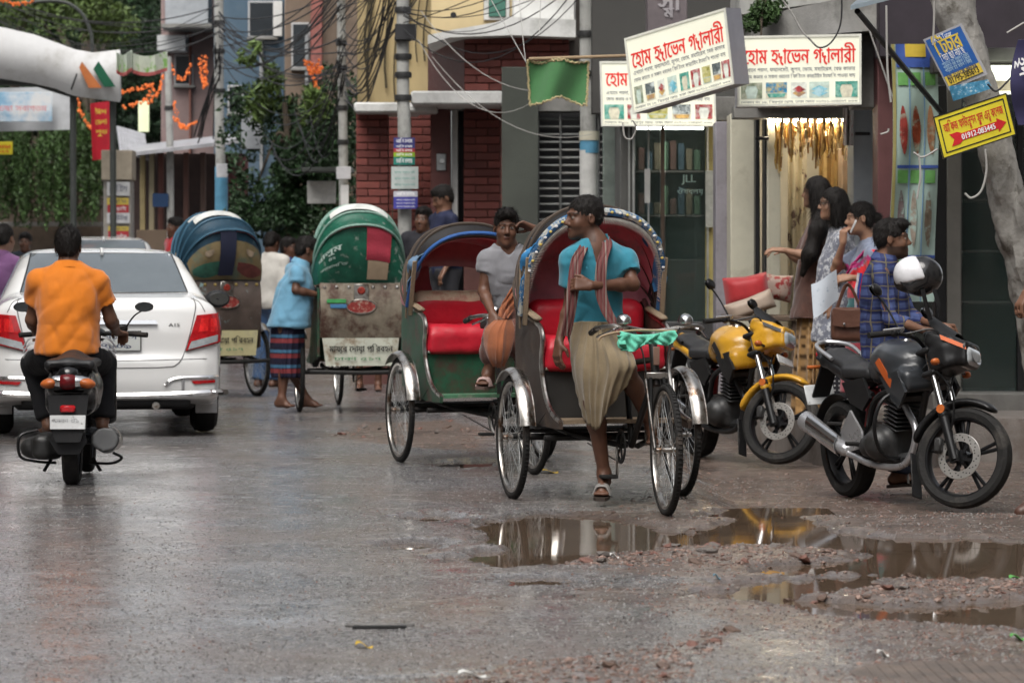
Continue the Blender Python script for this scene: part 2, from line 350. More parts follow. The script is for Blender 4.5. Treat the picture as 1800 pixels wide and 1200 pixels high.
# ------------------------------------------------------------------ ground: wet worn asphalt, muddy broken shoulder, puddles
def sstep(a, b, x): t = np.clip((x - a) / (b - a), 0, 1); return t * t * (3 - 2 * t)
def gpoly(pp): return np.array([G(*p)[:2] for p in pp])
def pdist(poly, x, y):     # signed distance, negative inside
    d = np.full(x.shape, 1e9); ins = np.zeros(x.shape, bool); n = len(poly)
    for i in range(n):
        a, b = poly[i - 1], poly[i]; e = b - a; t = np.clip(((x - a[0]) * e[0] + (y - a[1]) * e[1]) / (e @ e), 0, 1)
        d = np.minimum(d, np.hypot(x - a[0] - t * e[0], (y - a[1] - t * e[1])))
        if a[1] != b[1]: ins ^= ((a[1] > y) != (b[1] > y)) & (x < (b[0] - a[0]) * (y - a[1]) / (b[1] - a[1]) + a[0])
    return np.where(ins, -d, d)
PUD = [gpoly(p) for p in (
    [(812, 978), (905, 962), (870, 945), (862, 915), (960, 902), (1080, 908), (1130, 930), (1230, 932), (1330, 905), (1420, 908), (1440, 925), (1490, 940), (1640, 942), (1700, 950), (1560, 958), (1480, 962), (1300, 952), (1190, 962), (1050, 972), (960, 984), (880, 988)],
    [(1545, 950), (1700, 942), (1830, 955), (1860, 1010), (1700, 1014), (1600, 1008), (1500, 1000), (1360, 1002), (1350, 992), (1480, 985), (1545, 970)],
    [(1275, 1050), (1300, 1022), (1500, 1012), (1530, 1024), (1440, 1040), (1340, 1052)],
    [(1380, 1050), (1500, 1058), (1640, 1062), (1850, 1048), (1870, 1110), (1700, 1098), (1560, 1082), (1420, 1070)],
    [(1230, 903), (1290, 893), (1400, 890), (1420, 900), (1330, 906)],
    [(915, 1012), (980, 1010), (975, 1020), (930, 1021)],
    [(720, 906), (770, 902), (790, 909), (745, 913)], [(685, 953), (745, 950), (755, 960), (700, 963)], [(760, 808), (860, 806), (850, 816), (790, 818)])]
RUB = [gpoly(p) for p in (
    [(800, 990), (950, 985), (1190, 962), (1480, 962), (1540, 975), (1480, 985), (1350, 992), (1200, 1000), (1000, 992)],
    [(1350, 1045), (1530, 1024), (1600, 1010), (1860, 1014), (1860, 1046), (1640, 1060), (1500, 1056)],
    [(1060, 1150), (1180, 1130), (1300, 1090), (1260, 1140), (1180, 1165)], [(760, 1200), (900, 1160), (1200, 1150), (1260, 1230), (760, 1260)], [(560, 768), (640, 742), (800, 738), (870, 760), (860, 800), (700, 786)])]
_pb = [(p.min(0) - .6, p.max(0) + .6) for p in PUD + RUB]
def ground_fields(x, y):
    q = np.stack((x, y), -1); n1 = fbm(q * 1.1, 3, 3); n2 = fbm(q * 5.5, 3, 11); n3 = fbm(q * 22, 2, 23)
    mud = sstep(-.35, 1.0, x - .35 + (n1 - .5) * 2.2 + (n2 - .5) * .7 - .055 * np.abs(y - 17) + .5 * sstep(20, 26, y))
    mud = np.maximum(mud, .75 * sstep(.6, 1.0, (n1 - .35) * 2) * sstep(12.5, 11.2, y + .5 * x))
    n4 = fbm(q * np.array((48, 26)), 2, 77); h = (n1 - .5) * .03 + (n2 - .5) * .014 * (.12 + mud) + (n3 - .5) * .008 * (.15 + .85 * mud) + (n4 - .5) * (.0012 + .003 * mud)
    ridge = -(.018 * np.exp(-((y - 11.35 - .55 * x - .5 * (n1 - .5)) / .05) ** 2)) * sstep(.3, -1.0, x)     # worn edge of an old patch
    h = h + ridge - .11 * sstep(1.02, 1.38, x) * sstep(17.8, 19.8, y) * sstep(30, 27, y)
    pm = np.zeros(x.shape); rm = np.zeros(x.shape)
    for k, p in enumerate(PUD + RUB):
        lo, hi = _pb[k]; s = (x > lo[0]) & (x < hi[0]) & (y > lo[1]) & (y < hi[1])
        if not s.any(): continue
        d = pdist(p, x[s], y[s]) + (n2[s] - .5) * .22 + (n3[s] - .5) * .14
        if k < len(PUD): pm[s] = np.maximum(pm[s], sstep(.17, -.08, d))
        else: rm[s] = np.maximum(rm[s], sstep(.12, -.2, d))
    rk = np.abs(fbm(q * np.array((9, 6)), 3, 41) - .5) * 2
    h = h * (1 - pm) + rm * (1 - pm) * (.002 + .013 * rk) - .055 * pm
    near = sstep(.0, .25, pm) * (1 - sstep(.25, .6, pm)); mud = np.maximum(mud, np.maximum(rm, .8 * pm))
    return h, mud, pm, rm, n2
def gz(x, y): return float(ground_fields(np.array([float(x)]), np.array([float(y)]))[0][0])
xs = np.concatenate((-np.geomspace(220, 5, 26), np.linspace(-4.6, 4.4, 520), np.geomspace(5, 220, 24)))
ys = np.concatenate((np.linspace(-60, 8, 16), np.linspace(8.6, 10, 6), 1 / np.linspace(1 / 10.1, 1 / 36, 350), np.geomspace(37, 500, 40)))
X, Y = np.meshgrid(xs, ys, indexing='ij'); hh, mud, pm, rm, n2 = ground_fields(X, Y)
idx = np.arange(X.size).reshape(X.shape); q = np.stack((idx[:-1, :-1], idx[1:, :-1], idx[1:, 1:], idx[:-1, 1:]), -1).reshape(-1, 4)
me = qmesh('ground', np.stack((X, Y, hh), -1).reshape(-1, 3), q, col=np.stack((mud, pm, rm), -1).reshape(-1, 3))
gm = bpy.data.materials.new('wet_asphalt'); gm.use_nodes = True; t = gm.node_tree; N = t.nodes.new; L = t.links.new; b = t.nodes['Principled BSDF']
at = N('ShaderNodeAttribute'); at.attribute_name = 'Col'; sp = N('ShaderNodeSeparateColor'); L(at.outputs['Color'], sp.inputs[0])
tc = N('ShaderNodeTexCoord')
def noise(scale, det=6, rg=.6, vec=None):
    n = N('ShaderNodeTexNoise'); n.inputs['Scale'].default_value = scale; n.inputs['Detail'].default_value = det; n.inputs['Roughness'].default_value = rg; L(vec or tc.outputs['Object'], n.inputs['Vector']); return n.outputs[0]
def mrange(src, a, b_, c, d):
    n = N('ShaderNodeMapRange'); L(src, n.inputs[0]); n.inputs[1].default_value = a; n.inputs[2].default_value = b_; n.inputs[3].default_value = c; n.inputs[4].default_value = d; return n.outputs[0]
def mixc(f, a, b_):
    n = N('ShaderNodeMix'); n.data_type = 'RGBA'
    for k, v in ((0, f), (6, a), (7, b_)):
        if isinstance(v, tuple): n.inputs[k].default_value = (*v, 1)
        else: L(v, n.inputs[k])
    return n.outputs[2]
def mth(op, a, b_):
    n = N('ShaderNodeMath'); n.operation = op
    for k, v in ((0, a), (1, b_)):
        if isinstance(v, (int, float)): n.inputs[k].default_value = v
        else: L(v, n.inputs[k])
    return n.outputs[0]
fine = noise(70, 3, .8); med = noise(9, 6, .65); big = noise(.8, 5, .6); vor = N('ShaderNodeTexVoronoi'); vor.inputs['Scale'].default_value = 55; L(tc.outputs['Object'], vor.inputs['Vector'])
vc2 = N('ShaderNodeTexVoronoi'); vc2.inputs['Scale'].default_value = 48; L(tc.outputs['Object'], vc2.inputs['Vector']); cell = N('ShaderNodeSeparateColor'); L(vc2.outputs['Color'], cell.inputs[0]); grit = mth('MULTIPLY', mrange(cell.outputs[0], 0, 1, .4, 1.7), mrange(noise(30, 4, .7), .35, .65, .82, 1.18)); asp0 = mixc(mrange(fine, .35, .65, 0, 1), (.085, .084, .086), (.215, .212, .215)); gsc = N('ShaderNodeVectorMath'); gsc.operation = 'SCALE'; L(asp0, gsc.inputs[0]); L(grit, gsc.inputs['Scale']); asp = gsc.outputs[0]; asp = mixc(mrange(big, .4, .62, 0, .75), asp, (.15, .118, .1)); crk = N('ShaderNodeTexVoronoi'); crk.feature = 'DISTANCE_TO_EDGE'; crk.inputs['Scale'].default_value = .55; wv = N('ShaderNodeMix'); wv.data_type = 'VECTOR'; wv.inputs[0].default_value = .35; L(tc.outputs['Object'], wv.inputs[4]); nzv = N('ShaderNodeTexNoise'); nzv.inputs['Scale'].default_value = 1.6; nzv.inputs['Detail'].default_value = 6; L(tc.outputs['Object'], nzv.inputs['Vector']); L(nzv.outputs['Color'], wv.inputs[5]); L(wv.outputs[1], crk.inputs['Vector']); asp = mixc(mth('MULTIPLY', mrange(crk.outputs['Distance'], .0, .012, .75, 0), mrange(noise(.9, 3, .5), .5, .6, 0, 1)), asp, (.035, .03, .028))
mu = mixc(mrange(med, .35, .68, 0, 1), (.07, .049, .038), (.19, .136, .107)); mu = mixc(mrange(noise(38, 4, .7), .57, .67, 0, .55), mu, (.24, .125, .095)); mu = mixc(mrange(vor.outputs['Distance'], .1, .02, 0, .6), mu, (.28, .25, .22))
mf = mrange(mth('ADD', sp.outputs[0], mth('MULTIPLY', mth('SUBTRACT', med, .5), .9)), .35, .8, 0, 1)
base = mixc(mf, asp, mu); base = mixc(mrange(sp.outputs[1], .0, .2, 0, .6), base, (.06, .044, .035)); base = mixc(mrange(sp.outputs[1], .25, .8, 0, 1), base, (.07, .047, .034)); L(base, b.inputs['Base Color'])
ro = mth('ADD', mrange(noise(40, 4, .7), .35, .65, .2, .46), mth('MULTIPLY', mf, .12)); ro = mth('SUBTRACT', ro, mth('MULTIPLY', mrange(big, .35, .6, 1, 0), .1)); L(ro, b.inputs['Roughness']); b.inputs['Specular IOR Level'].default_value = .8; b.inputs['Coat IOR'].default_value = 1.33; L(mrange(noise(.7, 5, .6), .38, .6, .35, 1.0), b.inputs['Coat Weight']); L(mrange(noise(5, 4, .6), .3, .7, .1, .32), b.inputs['Coat Roughness'])
bp = N('ShaderNodeBump'); bp.inputs['Strength'].default_value = 1.0; bp.inputs['Distance'].default_value = .022
L(mth('ADD', mth('MULTIPLY', fine, .55), mth('MULTIPLY', noise(28, 4, .6), .6)), bp.inputs['Height']); L(bp.outputs[0], b.inputs['Normal'])
ground = link('ground', me, gm); tag(ground, kind='structure')
water = M('puddle_water', (.1, .068, .046), .04, var=.2, scale=2, spec=.5, ior=1.33, rvar=.5, bump=.015, bscale=6)
for k, p in enumerate(PUD):
    c = p.mean(0); d = (p - c); d = d * (1 + .35 / (np.linalg.norm(d, axis=1)[:, None] + .3)); hull = c + d
    z = -.017; lo, hi = hull.min(0), hull.max(0); nx, ny = 24, 24
    gx, gy = np.meshgrid(np.linspace(lo[0], hi[0], nx), np.linspace(lo[1], hi[1], ny), indexing='ij'); ii = np.arange(nx * ny).reshape(nx, ny)
    keep = (pdist(p, (gx[:-1, :-1] + gx[1:, 1:]) / 2, (gy[:-1, :-1] + gy[1:, 1:]) / 2) < .22).ravel()
    f = np.stack((ii[:-1, :-1], ii[1:, :-1], ii[1:, 1:], ii[:-1, 1:]), -1).reshape(-1, 4)[keep]
    if len(f): tag(link('puddle', qmesh('puddle', np.stack((gx, gy, np.full(gx.shape, z - .0006 * k)), -1).reshape(-1, 3), f), water), kind='structure')
# rubble: the larger stones one by one, the rest as gravel
STM = []
for k in range(7):
    bm = bmesh.new(); bmesh.ops.create_icosphere(bm, subdivisions=1, radius=1)
    for v in bm.verts: v.co *= .6 + .55 * random.random(); v.co.z *= .55; v.co.x *= 1.25
    me = bpy.data.meshes.new('stone'); bm.to_mesh(me); bm.free(); STM.append(me)
stm = [M('stone_brick', (.17, .085, .066), .5, var=.3, scale=20, bump=.4), M('stone_grey', (.13, .115, .105), .5, var=.3, scale=20, bump=.4), M('stone_mud', (.12, .08, .062), .45, var=.3, scale=20, bump=.4)]
for i, me in enumerate(STM): me.materials.append(stm[i % 3])
def scatter(poly, n):
    lo, hi = poly.min(0), poly.max(0); o = []
    p = lo + (hi - lo) * RNG.random((n * 12, 2)); return p[pdist(poly, p[:, 0], p[:, 1]) < 0][:n]
ns = [40, 36, 10, 26, 20]
for k, p in enumerate(RUB):
    pts = scatter(p, ns[k]); z = ground_fields(pts[:, 0], pts[:, 1])[0]
    for (x, y), zz in zip(pts, z):
        o = bpy.data.objects.new('stone', random.choice(STM)); COL.objects.link(o); o.parent = ground; r = .013 + .026 * random.random() ** 2.2
        o.location = (x, y, zz + r * .15); o.scale = (r * random.uniform(.8, 1.5), r, r * random.uniform(.6, 1.1)); o.rotation_euler = (random.uniform(-.4, .4), random.uniform(-.4, .4), random.uniform(0, 6))
bm = bmesh.new(); bmesh.ops.create_icosphere(bm, subdivisions=1, radius=1); ico = np.array([v.co for v in bm.verts]); icf = np.array([[v.index for v in f.verts] for f in bm.faces]); bm.free()
pts = np.concatenate([scatter(p, n) for p, n in zip(RUB, (600, 600, 120, 450, 260))] + [np.stack((RNG.uniform(-1, 3, 900), RNG.uniform(11, 24, 900)), 1)])
z = ground_fields(pts[:, 0], pts[:, 1]); ok = z[2] < .3; ok[-900:] &= z[1][-900:] > .5; pts = pts[ok]; z = z[0][ok]; n = len(pts); rr = (.004 + .011 * RNG.random(n) ** 2)
V = (ico[None] * (.6 + .6 * RNG.random((n, 12, 1))) * np.stack((rr * 1.3, rr, rr * .7), 1)[:, None, :] + np.stack((pts[:, 0], pts[:, 1], z), 1)[:, None, :]).reshape(-1, 3)
gv = link('gravel', qmesh('gravel', V, (icf[None] + 12 * np.arange(n)[:, None, None]).reshape(-1, 3), smooth=False), M('gravel', (.16, .11, .09), .5, var=.3, scale=9, isl=.5), ground); tag(gv, kind='stuff')
# road grit: tens of thousands of loose chips, instanced on points
def grit(name, mat, n, seed, mudw, sz=1.0):
    r = np.random.default_rng(seed); D = 1 / r.uniform(1 / 23, 1 / 9.6, n * 2); x = D * r.uniform(-.17, .17, n * 2); h_, mu_, pm_, rm_, n_ = ground_fields(x, D); ok = (pm_ < .25) & (r.random(n * 2) < (mu_ * mudw + (1 - mudw) * .9) * (.35 + 1.3 * np.abs(n_ - .4))); v = np.stack((x, D, h_ + .0005), 1)[ok][:n]
    me = bpy.data.meshes.new(name); me.vertices.add(len(v)); me.vertices.foreach_set('co', v.astype(np.float32).ravel()); me.update(); o = link(name, me, mat, ground); tag(o, kind='stuff')
    ng = bpy.data.node_groups.new(name, 'GeometryNodeTree'); ng.interface.new_socket('Geometry', in_out='INPUT', socket_type='NodeSocketGeometry'); ng.interface.new_socket('Geometry', in_out='OUTPUT', socket_type='NodeSocketGeometry'); A = ng.nodes.new; K = ng.links.new; gi, go = A('NodeGroupInput'), A('NodeGroupOutput')
    ic = A('GeometryNodeMeshIcoSphere'); ic.inputs['Radius'].default_value = 1; ic.inputs['Subdivisions'].default_value = 1; ms = A('GeometryNodeSetMaterial'); ms.inputs['Material'].default_value = mat; K(ic.outputs[0], ms.inputs[0]); ip = A('GeometryNodeInstanceOnPoints'); K(gi.outputs[0], ip.inputs['Points']); K(ms.outputs[0], ip.inputs['Instance'])
    for sck, lo, hi, sd in (('Scale', (.0022, .0022, .0016), (.0072, .0072, .005), 1), ('Rotation', (-.4, -.4, 0), (.4, .4, 6.28), 2)):
        rv = A('FunctionNodeRandomValue'); rv.data_type = 'FLOAT_VECTOR'; k_ = sz if sck == 'Scale' else 1; rv.inputs[0].default_value = [q * k_ for q in lo]; rv.inputs[1].default_value = [q * k_ for q in hi]; rv.inputs['Seed'].default_value = sd + seed; K(rv.outputs[0], ip.inputs[sck])
    K(ip.outputs[0], go.inputs[0]); o.modifiers.new('scatter', 'NODES').node_group = ng
grit('grit', M('grit_pale', (.23, .222, .215), .35, var=.25), 22000, 5, .2); grit('grit', M('grit_dark', (.035, .03, .028), .35, var=.3), 15000, 6, .25, .7); grit('grit', M('grit_brick', (.18, .1, .078), .45, var=.3), 12000, 7, .95)
# litter pressed into the mud
lm = [M('litter_white', (.6, .6, .58), .5), M('litter_yellow', (.55, .36, .03), .5), M('litter_green', (.1, .35, .08), .5), M('litter_blue', (.15, .3, .4), .4)]
for px, py, s, m, nm, lb in ((1385, 994, .1, 1, 'leaf', 'fallen yellow leaf lying on the rubble by the puddle'), (1505, 990, .06, 0, 'paper_scrap', 'white crumpled scrap beside the right puddle edge'), (1788, 1015, .07, 2, 'leaf', 'green leaf at the right edge of the picture on wet rubble'),
        (1788, 1128, .05, 2, 'leaf', 'small green leaf near the lower right corner on mud'), (1260, 1018, .03, 3, 'wrapper', 'small light blue wrapper scrap on the asphalt'), (830, 1190, .09, 0, 'paper_scrap', 'white paper strip lying at the bottom edge of the picture'), (1552, 1152, .04, 0, 'paper_scrap', 'tiny white scrap on the mud at lower right'), (640, 1137, .06, 1, 'leaf', 'brown yellow dead leaf lying on the asphalt below the manhole'),
        (1080, 985, .04, 0, 'paper_scrap', 'little white scrap on the rubble ridge below the front wheel'), (965, 828, .12, 1, 'straw', 'dry straw wisp on the road beside the front rickshaw wheel')):
    p = G(px, py); p[2] = gz(p[0], p[1]) + .012; mb = MB(); w = random.uniform(.3, .6)
    mb.sheet(lambda u, v: p * 0 + np.array(((u - .5) * s, (v - .5) * s * 2.2 * w * (1 - (2 * u - 1) ** 2 * .7), .012 * math.sin(5 * u + v))), 7, 5, .002)
    tag(mb.build(nm, lm[m], None, loc=p), lb, 'litter')
blackm_ = M('slot_dark', (.01, .01, .01), .8)
# drain slot in the asphalt, and the patterned lid at lower right
p = G(667, 1099); ds = empty('drain_slot', (p[0], p[1], gz(p[0], p[1]) + .003), 0, 'short dark drain slot in the asphalt at the bottom, left of centre', 'drain')
MB().box((0, 0, .0), (.2, .05, .012), None, .004).build('opening', blackm_, ds); MB().box((0, .06, .001), (.26, .035, .016), None, .006).build('lip', M('slot_lip', (.13, .125, .12), .4, var=.4, scale=20, bump=.6), ds)
p = G(1690, 1185); mh = empty('manhole_cover', (p[0], p[1], gz(p[0], p[1]) + .002), 0, 'patterned round manhole cover in the mud at the lower right corner', 'manhole cover'); ci = M('cast_iron', (.1, .08, .068), .45, var=.5, scale=12, bump=.6, dirt=(.15, .115, .093), dscale=5, dlo=.45, dhi=.6)
MB().lathe([(.36, -.03), (.36, .002), (.33, .006), (1e-3, .004)], 40).build('lid', ci, mh); mb = MB()
for i in range(-7, 8): x = i * .042; w = math.sqrt(max(.11 - x * x, 0)) * .95; mb.bar((x, -w, .006), (x, w, .006), .014, .004)
mb.build('tread_ribs', ci, mh)
# ------------------------------------------------------------------ shop fronts, walls and signs along the right side
def off(mb, root):
    l = np.array(root.location); mb.v = [v - l for v in mb.v]; return mb
def wb(mb, name, mat, root, sub=None, **k):          # world-space builder under an unrotated root
    return off(mb, root).build(name, mat, sub or root, **k)
def slab(mb, x0, y0, x1, y1, D, th=.1, bev=.006, mi=0):   # box whose front face covers a pixel rectangle at depth D
    a = P(x0, y1, D); b = P(x1, y0, D)
    if y1 >= 438 and D > 28.2: a[2] = -.15          # walls go down to the ground
    return mb.box(((a[0] + b[0]) / 2, D + th / 2, (a[2] + b[2]) / 2), (b[0] - a[0], th, b[2] - a[2]), None, bev, mi)
def panel(name, mat, root, x0, y0, x1, y1, D, th=.1, bev=.006, sub=None): return wb(slab(MB(), x0, y0, x1, y1, D, th, bev), name, mat, root, sub)
def base(px, D): p = P(px, YH, D); return (p[0], D, 0)
class Board:      # a flat sign: corners TL, TR, BL in world space
    def __init__(s, TL, TR, BL):
        s.o = np.array(BL, float); TL = np.array(TL, float); TR = np.array(TR, float); s.W = np.linalg.norm(TR - TL); s.H = np.linalg.norm(TL - s.o)
        s.ex = (TR - TL) / s.W; s.ey = (TL - s.o) / s.H; s.n = nrm(np.cross(s.ex, s.ey)); s.org = np.zeros(3)
    def fn(s, u, v, w): return s.o + s.ex * u + s.ey * v + s.n * w - s.org
    def rect(s, mb, u0, v0, u1, v1, t=.002, w0=0.0, mi=0): return mb.prism([(u0, v0), (u1, v0), (u1, v1), (u0, v1)], t, lambda a, b, c: s.fn(a, b, c + w0), mi)
    def poly(s, mb, pts, t=.002, w0=0.0): return mb.prism(pts, t, lambda a, b, c: s.fn(a, b, c + w0))
concrete = M('concrete', (.24, .235, .22), .8, var=.25, scale=3, bump=.3, dirt=(.08, .08, .07), dscale=2.2, dlo=.48, dhi=.75)
whitep = M('white_paint', (.62, .62, .6), .6, var=.1, dirt=(.25, .25, .23), dscale=2, dlo=.5, dhi=.8, bump=.1)
cream = M('cream_paint', (.52, .5, .4), .55, var=.1, dirt=(.2, .18, .13), dscale=3, dlo=.52, dhi=.85)
dark = M('dark_interior', (.012, .012, .013), .8); blackm = M('black_paint', (.015, .015, .016), .4)
mortar = M('mortar', (.12, .055, .048), .85, var=.2, bump=.3)
brickm = M('brick_face', (.2, .056, .045), .55, var=.3, scale=9, bump=.25, bscale=90, dirt=(.09, .03, .026), dscale=2.2, dlo=.48, dhi=.7, isl=-.32)
browntile = M('brown_tile', (.13, .05, .045), .5, var=.15, scale=20, bump=.2)
yellowwall = M('yellow_wall', (.46, .36, .19), .8, var=.15, scale=2, bump=.25, dirt=(.14, .11, .06), dscale=1.6, dlo=.5, dhi=.68, stretch=(1, 1, .3))
creamwall = M('upper_cream_wall', (.58, .47, .27), .8, var=.12, scale=2, bump=.2, dirt=(.3, .25, .15), dscale=1.5, dlo=.55, dhi=.8)
steel = M('galvanised', (.35, .36, .36), .45, metal=.7, var=.2, bump=.1); alu = M('aluminium', (.55, .56, .55), .35, metal=.8)
glass = M('shop_glass', (.03, .05, .045), .04, var=.05, spec=.7, alpha=.55)
gold = M('gold_fringe', (.5, .32, .1), .4, metal=.3, var=.4, scale=40)
gold2 = M('gold_brown_fringe', (.26, .14, .05), .4, metal=.2, var=.5, scale=60); gold3 = M('pale_gold_fringe', (.7, .55, .3), .35, metal=.2, var=.4, scale=60)
# pavement: raised plinth in front of the shops
pv = np.array([(-1.2, 40), (-1.2, 35.2), (.55, 33.0), (1.35, 30.2), (1.9, 27.0), (2.12, 24.9), (2.3, 24.0), (2.9, 23.9), (3.2, 24.9), (7, 23.9), (7, 40)])
tag(MB().prism([tuple(p) for p in pv], .5, lambda u, v, w: (u, v, w - .3)).build('pavement', M('pavement_concrete', (.19, .17, .155), .5, var=.3, scale=4, bump=.35, dirt=(.1, .07, .055), dscale=2.5), None), kind='structure')

# --- brick building
D0 = 37.0; rt = empty('brick_building', base(800, D0), 0, 'dark red brick building with white concrete bands and a yellow plastered upper wall', 'building')
def brickwall(x0, y0, x1, y1, D, th=.3, left=None):
    panel('wall', mortar, rt, x0, y0, x1, y1, D + .02, th)
    a, b = P(x0, y1, D), P(x1, y0, D); ch, bl = .086, .26; nz_ = max(1, round((b[2] - a[2]) / ch)); ch = (b[2] - a[2]) / nz_
    for r_ in range(nz_):
        z = a[2] + ch * (r_ + .5); x = a[0] - (bl / 2 if r_ % 2 else 0)
        while x < b[0] - .01:
            xa, xb = max(x + .005, a[0]), min(x + bl - .005, b[0]); x += bl
            if xb - xa > .02: BR.append((xa, xb, z, ch, D))
BR = []
brickwall(626, 197, 682, 440, 37.2); brickwall(682, 197, 757, 440, 38.6, .2); brickwall(815, 182, 880, 440, 36.9, 2.0); brickwall(880, 146, 894, 440, 36.4); brickwall(816, 64, 1000, 160, 36.0, 2.2)
bmc = {}
for xa, xb, z, ch, D in BR:
    key = (round(xb - xa, 2), round(ch, 3)); me = bmc.get(key)
    if me is None:
        o = MB().box((0, 0, 0), (xb - xa, .05, ch - .011), None, .004).build('brick', brickm, rt); bmc[key] = o.data
    else: o = bpy.data.objects.new('brick', me); COL.objects.link(o); o.parent = rt
    o.location = np.array(((xa + xb) / 2, D + .02 + random.uniform(-.003, .003), z)) - np.array(rt.location)
panel('pier', browntile, rt, 757, 183, 792, 440, 37.0, .35)
slanted = MB(); a, b2, c, d = P(752, 75, 37.4), P(816, 64, 36.0), P(816, 160, 36.0), P(752, 160, 37.4)
slanted.raw([a, b2, c, d, a + (0, 2, 0), b2 + (0, 2, 0), c + (0, 2, 0), d + (0, 2, 0)], [(0, 3, 2, 1), (4, 5, 6, 7), (0, 1, 5, 4), (3, 7, 6, 2), (1, 2, 6, 5), (0, 4, 7, 3)]); wb(slanted, 'bay_side', browntile, rt)
dr = MB(); slab(dr, 804, 190, 815, 440, 37.5, .05); dr = wb(dr, 'door', blackm, rt); panel('door_frame', whitep, rt, 794, 190, 805, 440, 37.05, .4, sub=dr)
ic = wb(slab(MB(), 767, 270, 784, 300, 36.97, .04), 'intercom', steel, rt); p = P(777, 283, 36.95); wb(MB().cyl(p, p + (0, -.03, 0), .025, 14), 'call_button', alu, rt, ic)
panel('coping', whitep, rt, 622, 180, 732, 198, 36.7, 1.2, .02); panel('coping', whitep, rt, 716, 184, 768, 197, 36.4, .8, .02); panel('canopy_slab', whitep, rt, 722, 160, 884, 184, 35.9, 1.6, .02); panel('pier_cap', whitep, rt, 877, 118, 893, 146, 36.2, .5, .02)
wh = MB(); pts = [(752, 78), (790, 66), (900, 62), (1012, 66), (1012, 35), (900, 30), (870, 40), (800, 52), (752, 62)]
wh.prism([(P(x, y, 35.6)[0], P(x, y, 35.6)[2]) for x, y in pts], 2.4, lambda u, v, w: (u, 35.6 + w, v)); wb(wh, 'balcony_slab', whitep, rt)
panel('white_parapet', whitep, rt, 900, -90, 1012, 40, 35.9, 2, .02)
panel('yellow_wall', yellowwall, rt, 628, -700, 762, 440, 41.0, .4); panel('upper_wall', creamwall, rt, 757, -700, 905, 64, 38.4, .4)
wn = panel('window', whitep, rt, 850, -120, 896, 36, 38.36, .05); panel('pane', M('green_glass', (.05, .16, .12), .1, spec=.6), rt, 859, -114, 889, 30, 38.34, .03, sub=wn)
for i in range(9):     # mould-black vertical water stains grow as creepers and pipes on the yellow wall
    x = 640 + i * 13 + random.uniform(-5, 5); y1 = random.uniform(90, 186); pt = [P(x + 4 * math.sin(k), -60 + (y1 + 60) * k / 6, 40.95) for k in range(7)]
    wb(MB().tube(pt, [.006 + .014 * random.random()] * 7, 5), 'dried_creeper', M('dried_creeper', (.06, .05, .03), .9, var=.4), rt)

# --- grey green building with the louvred window
rt = empty('corner_building', base(1010, 34.5), 0, 'grey green plastered corner building with a slatted metal shutter', 'building')
grn = M('grey_green_plaster', (.06, .066, .056), .75, var=.25, scale=2, bump=.25, dirt=(.05, .052, .046), dscale=1.3)
panel('pillar', grn, rt, 882, 118, 946, 470, 34.6, .6); panel('upper_wall', M('dark_brown_wall', (.09, .08, .07), .8, var=.3), rt, 1000, -300, 1140, 190, 36.2, .4); panel('beam', concrete, rt, 940, 170, 1100, 196, 34.8, .4)  # upper wall in a dark brown tone with random variation
panel('back_wall', M('shutter_gap', (.04, .04, .042), .7), rt, 940, 190, 1110, 480, 35.3, .2)
sh = empty('shutter', (0, 0, 0)); sh.parent = rt; slm = M('shutter_slat', (.1, .103, .1), .5, metal=.4, var=.2, dirt=(.12, .11, .1), dscale=5)
for k in range(21):
    y = 196 + k * 13.6
    for x0, x1 in ((948, 1022), (1052, 1094)):
        mb = MB(); a = P(x0, y, 34.9); b = P(x1, y, 34.9); mb.box((a + b) / 2, (b[0] - a[0], .02, .028), rot(-35), .004); off(mb, rt).build('slat', slm, sh)
for x in (946, 985, 1022, 1052, 1094): wb(slab(MB(), x - 2, 190, x + 2, 480, 34.85, .04), 'mullion', slm, rt, sh)

# --- glass-fronted shop
rt = empty('glass_shop', base(1180, 31.5), 0, 'narrow shop with tall dark glass front and steel frames', 'shop')
fl = .75
panel('back_wall', M('shop_back', (.16, .19, .17), .7, var=.3), rt, 1060, -40, 1310, 600, 33.4, .2); panel('side_wall', M('shop_side', (.1, .1, .095), .7), rt, 1090, 180, 1113, 585, 31.7, 1.6)
panel('step', M('dark_step', (.05, .05, .052), .35, var=.2), rt, 1085, 566, 1335, 640, 31.2, 1.8); panel('lintel', concrete, rt, 1085, 170, 1340, 212, 31.3, .5)
for x0, x1 in ((1117, 1160), (1170, 1242)): panel('glass_pane', glass, rt, x0, 212, x1, 566, 31.62, .012, .002)
for x, w in ((1106, 3), (1114, 4), (1140, 3), (1165, 7), (1244, 4)): panel('frame_post', alu if w < 6 else M('bronze_frame', (.1, .075, .06), .4, metal=.4), rt, x - w / 2, 210, x + w / 2, 568, 31.55, .06)
panel('yellow_strip', M('yellow_film', (.42, .36, .14), .5, var=.2), rt, 1240, 214, 1272, 560, 31.58, .02)
for k in range(3): panel('shelf', M('shelf_board', (.2, .19, .17), .6), rt, 1118, 300 + 78 * k, 1238, 304 + 78 * k, 32.6, .4)
for k in range(16):
    x = 1122 + (k % 8) * 14; y = 297 + 78 * (k // 8) + (0 if k < 8 else 0); panel('goods', M('goods%d' % (k % 4), ((.2, .12, .1), (.1, .16, .2), (.25, .22, .15), (.12, .2, .13))[k % 4], .6), rt, x, y - random.uniform(18, 50), x + 11, y + 2, 32.65, .15)
sk = panel('sticker', M('sticker_white', (.45, .46, .46), .5), rt, 1133, 297, 1143, 357, 31.53, .006)
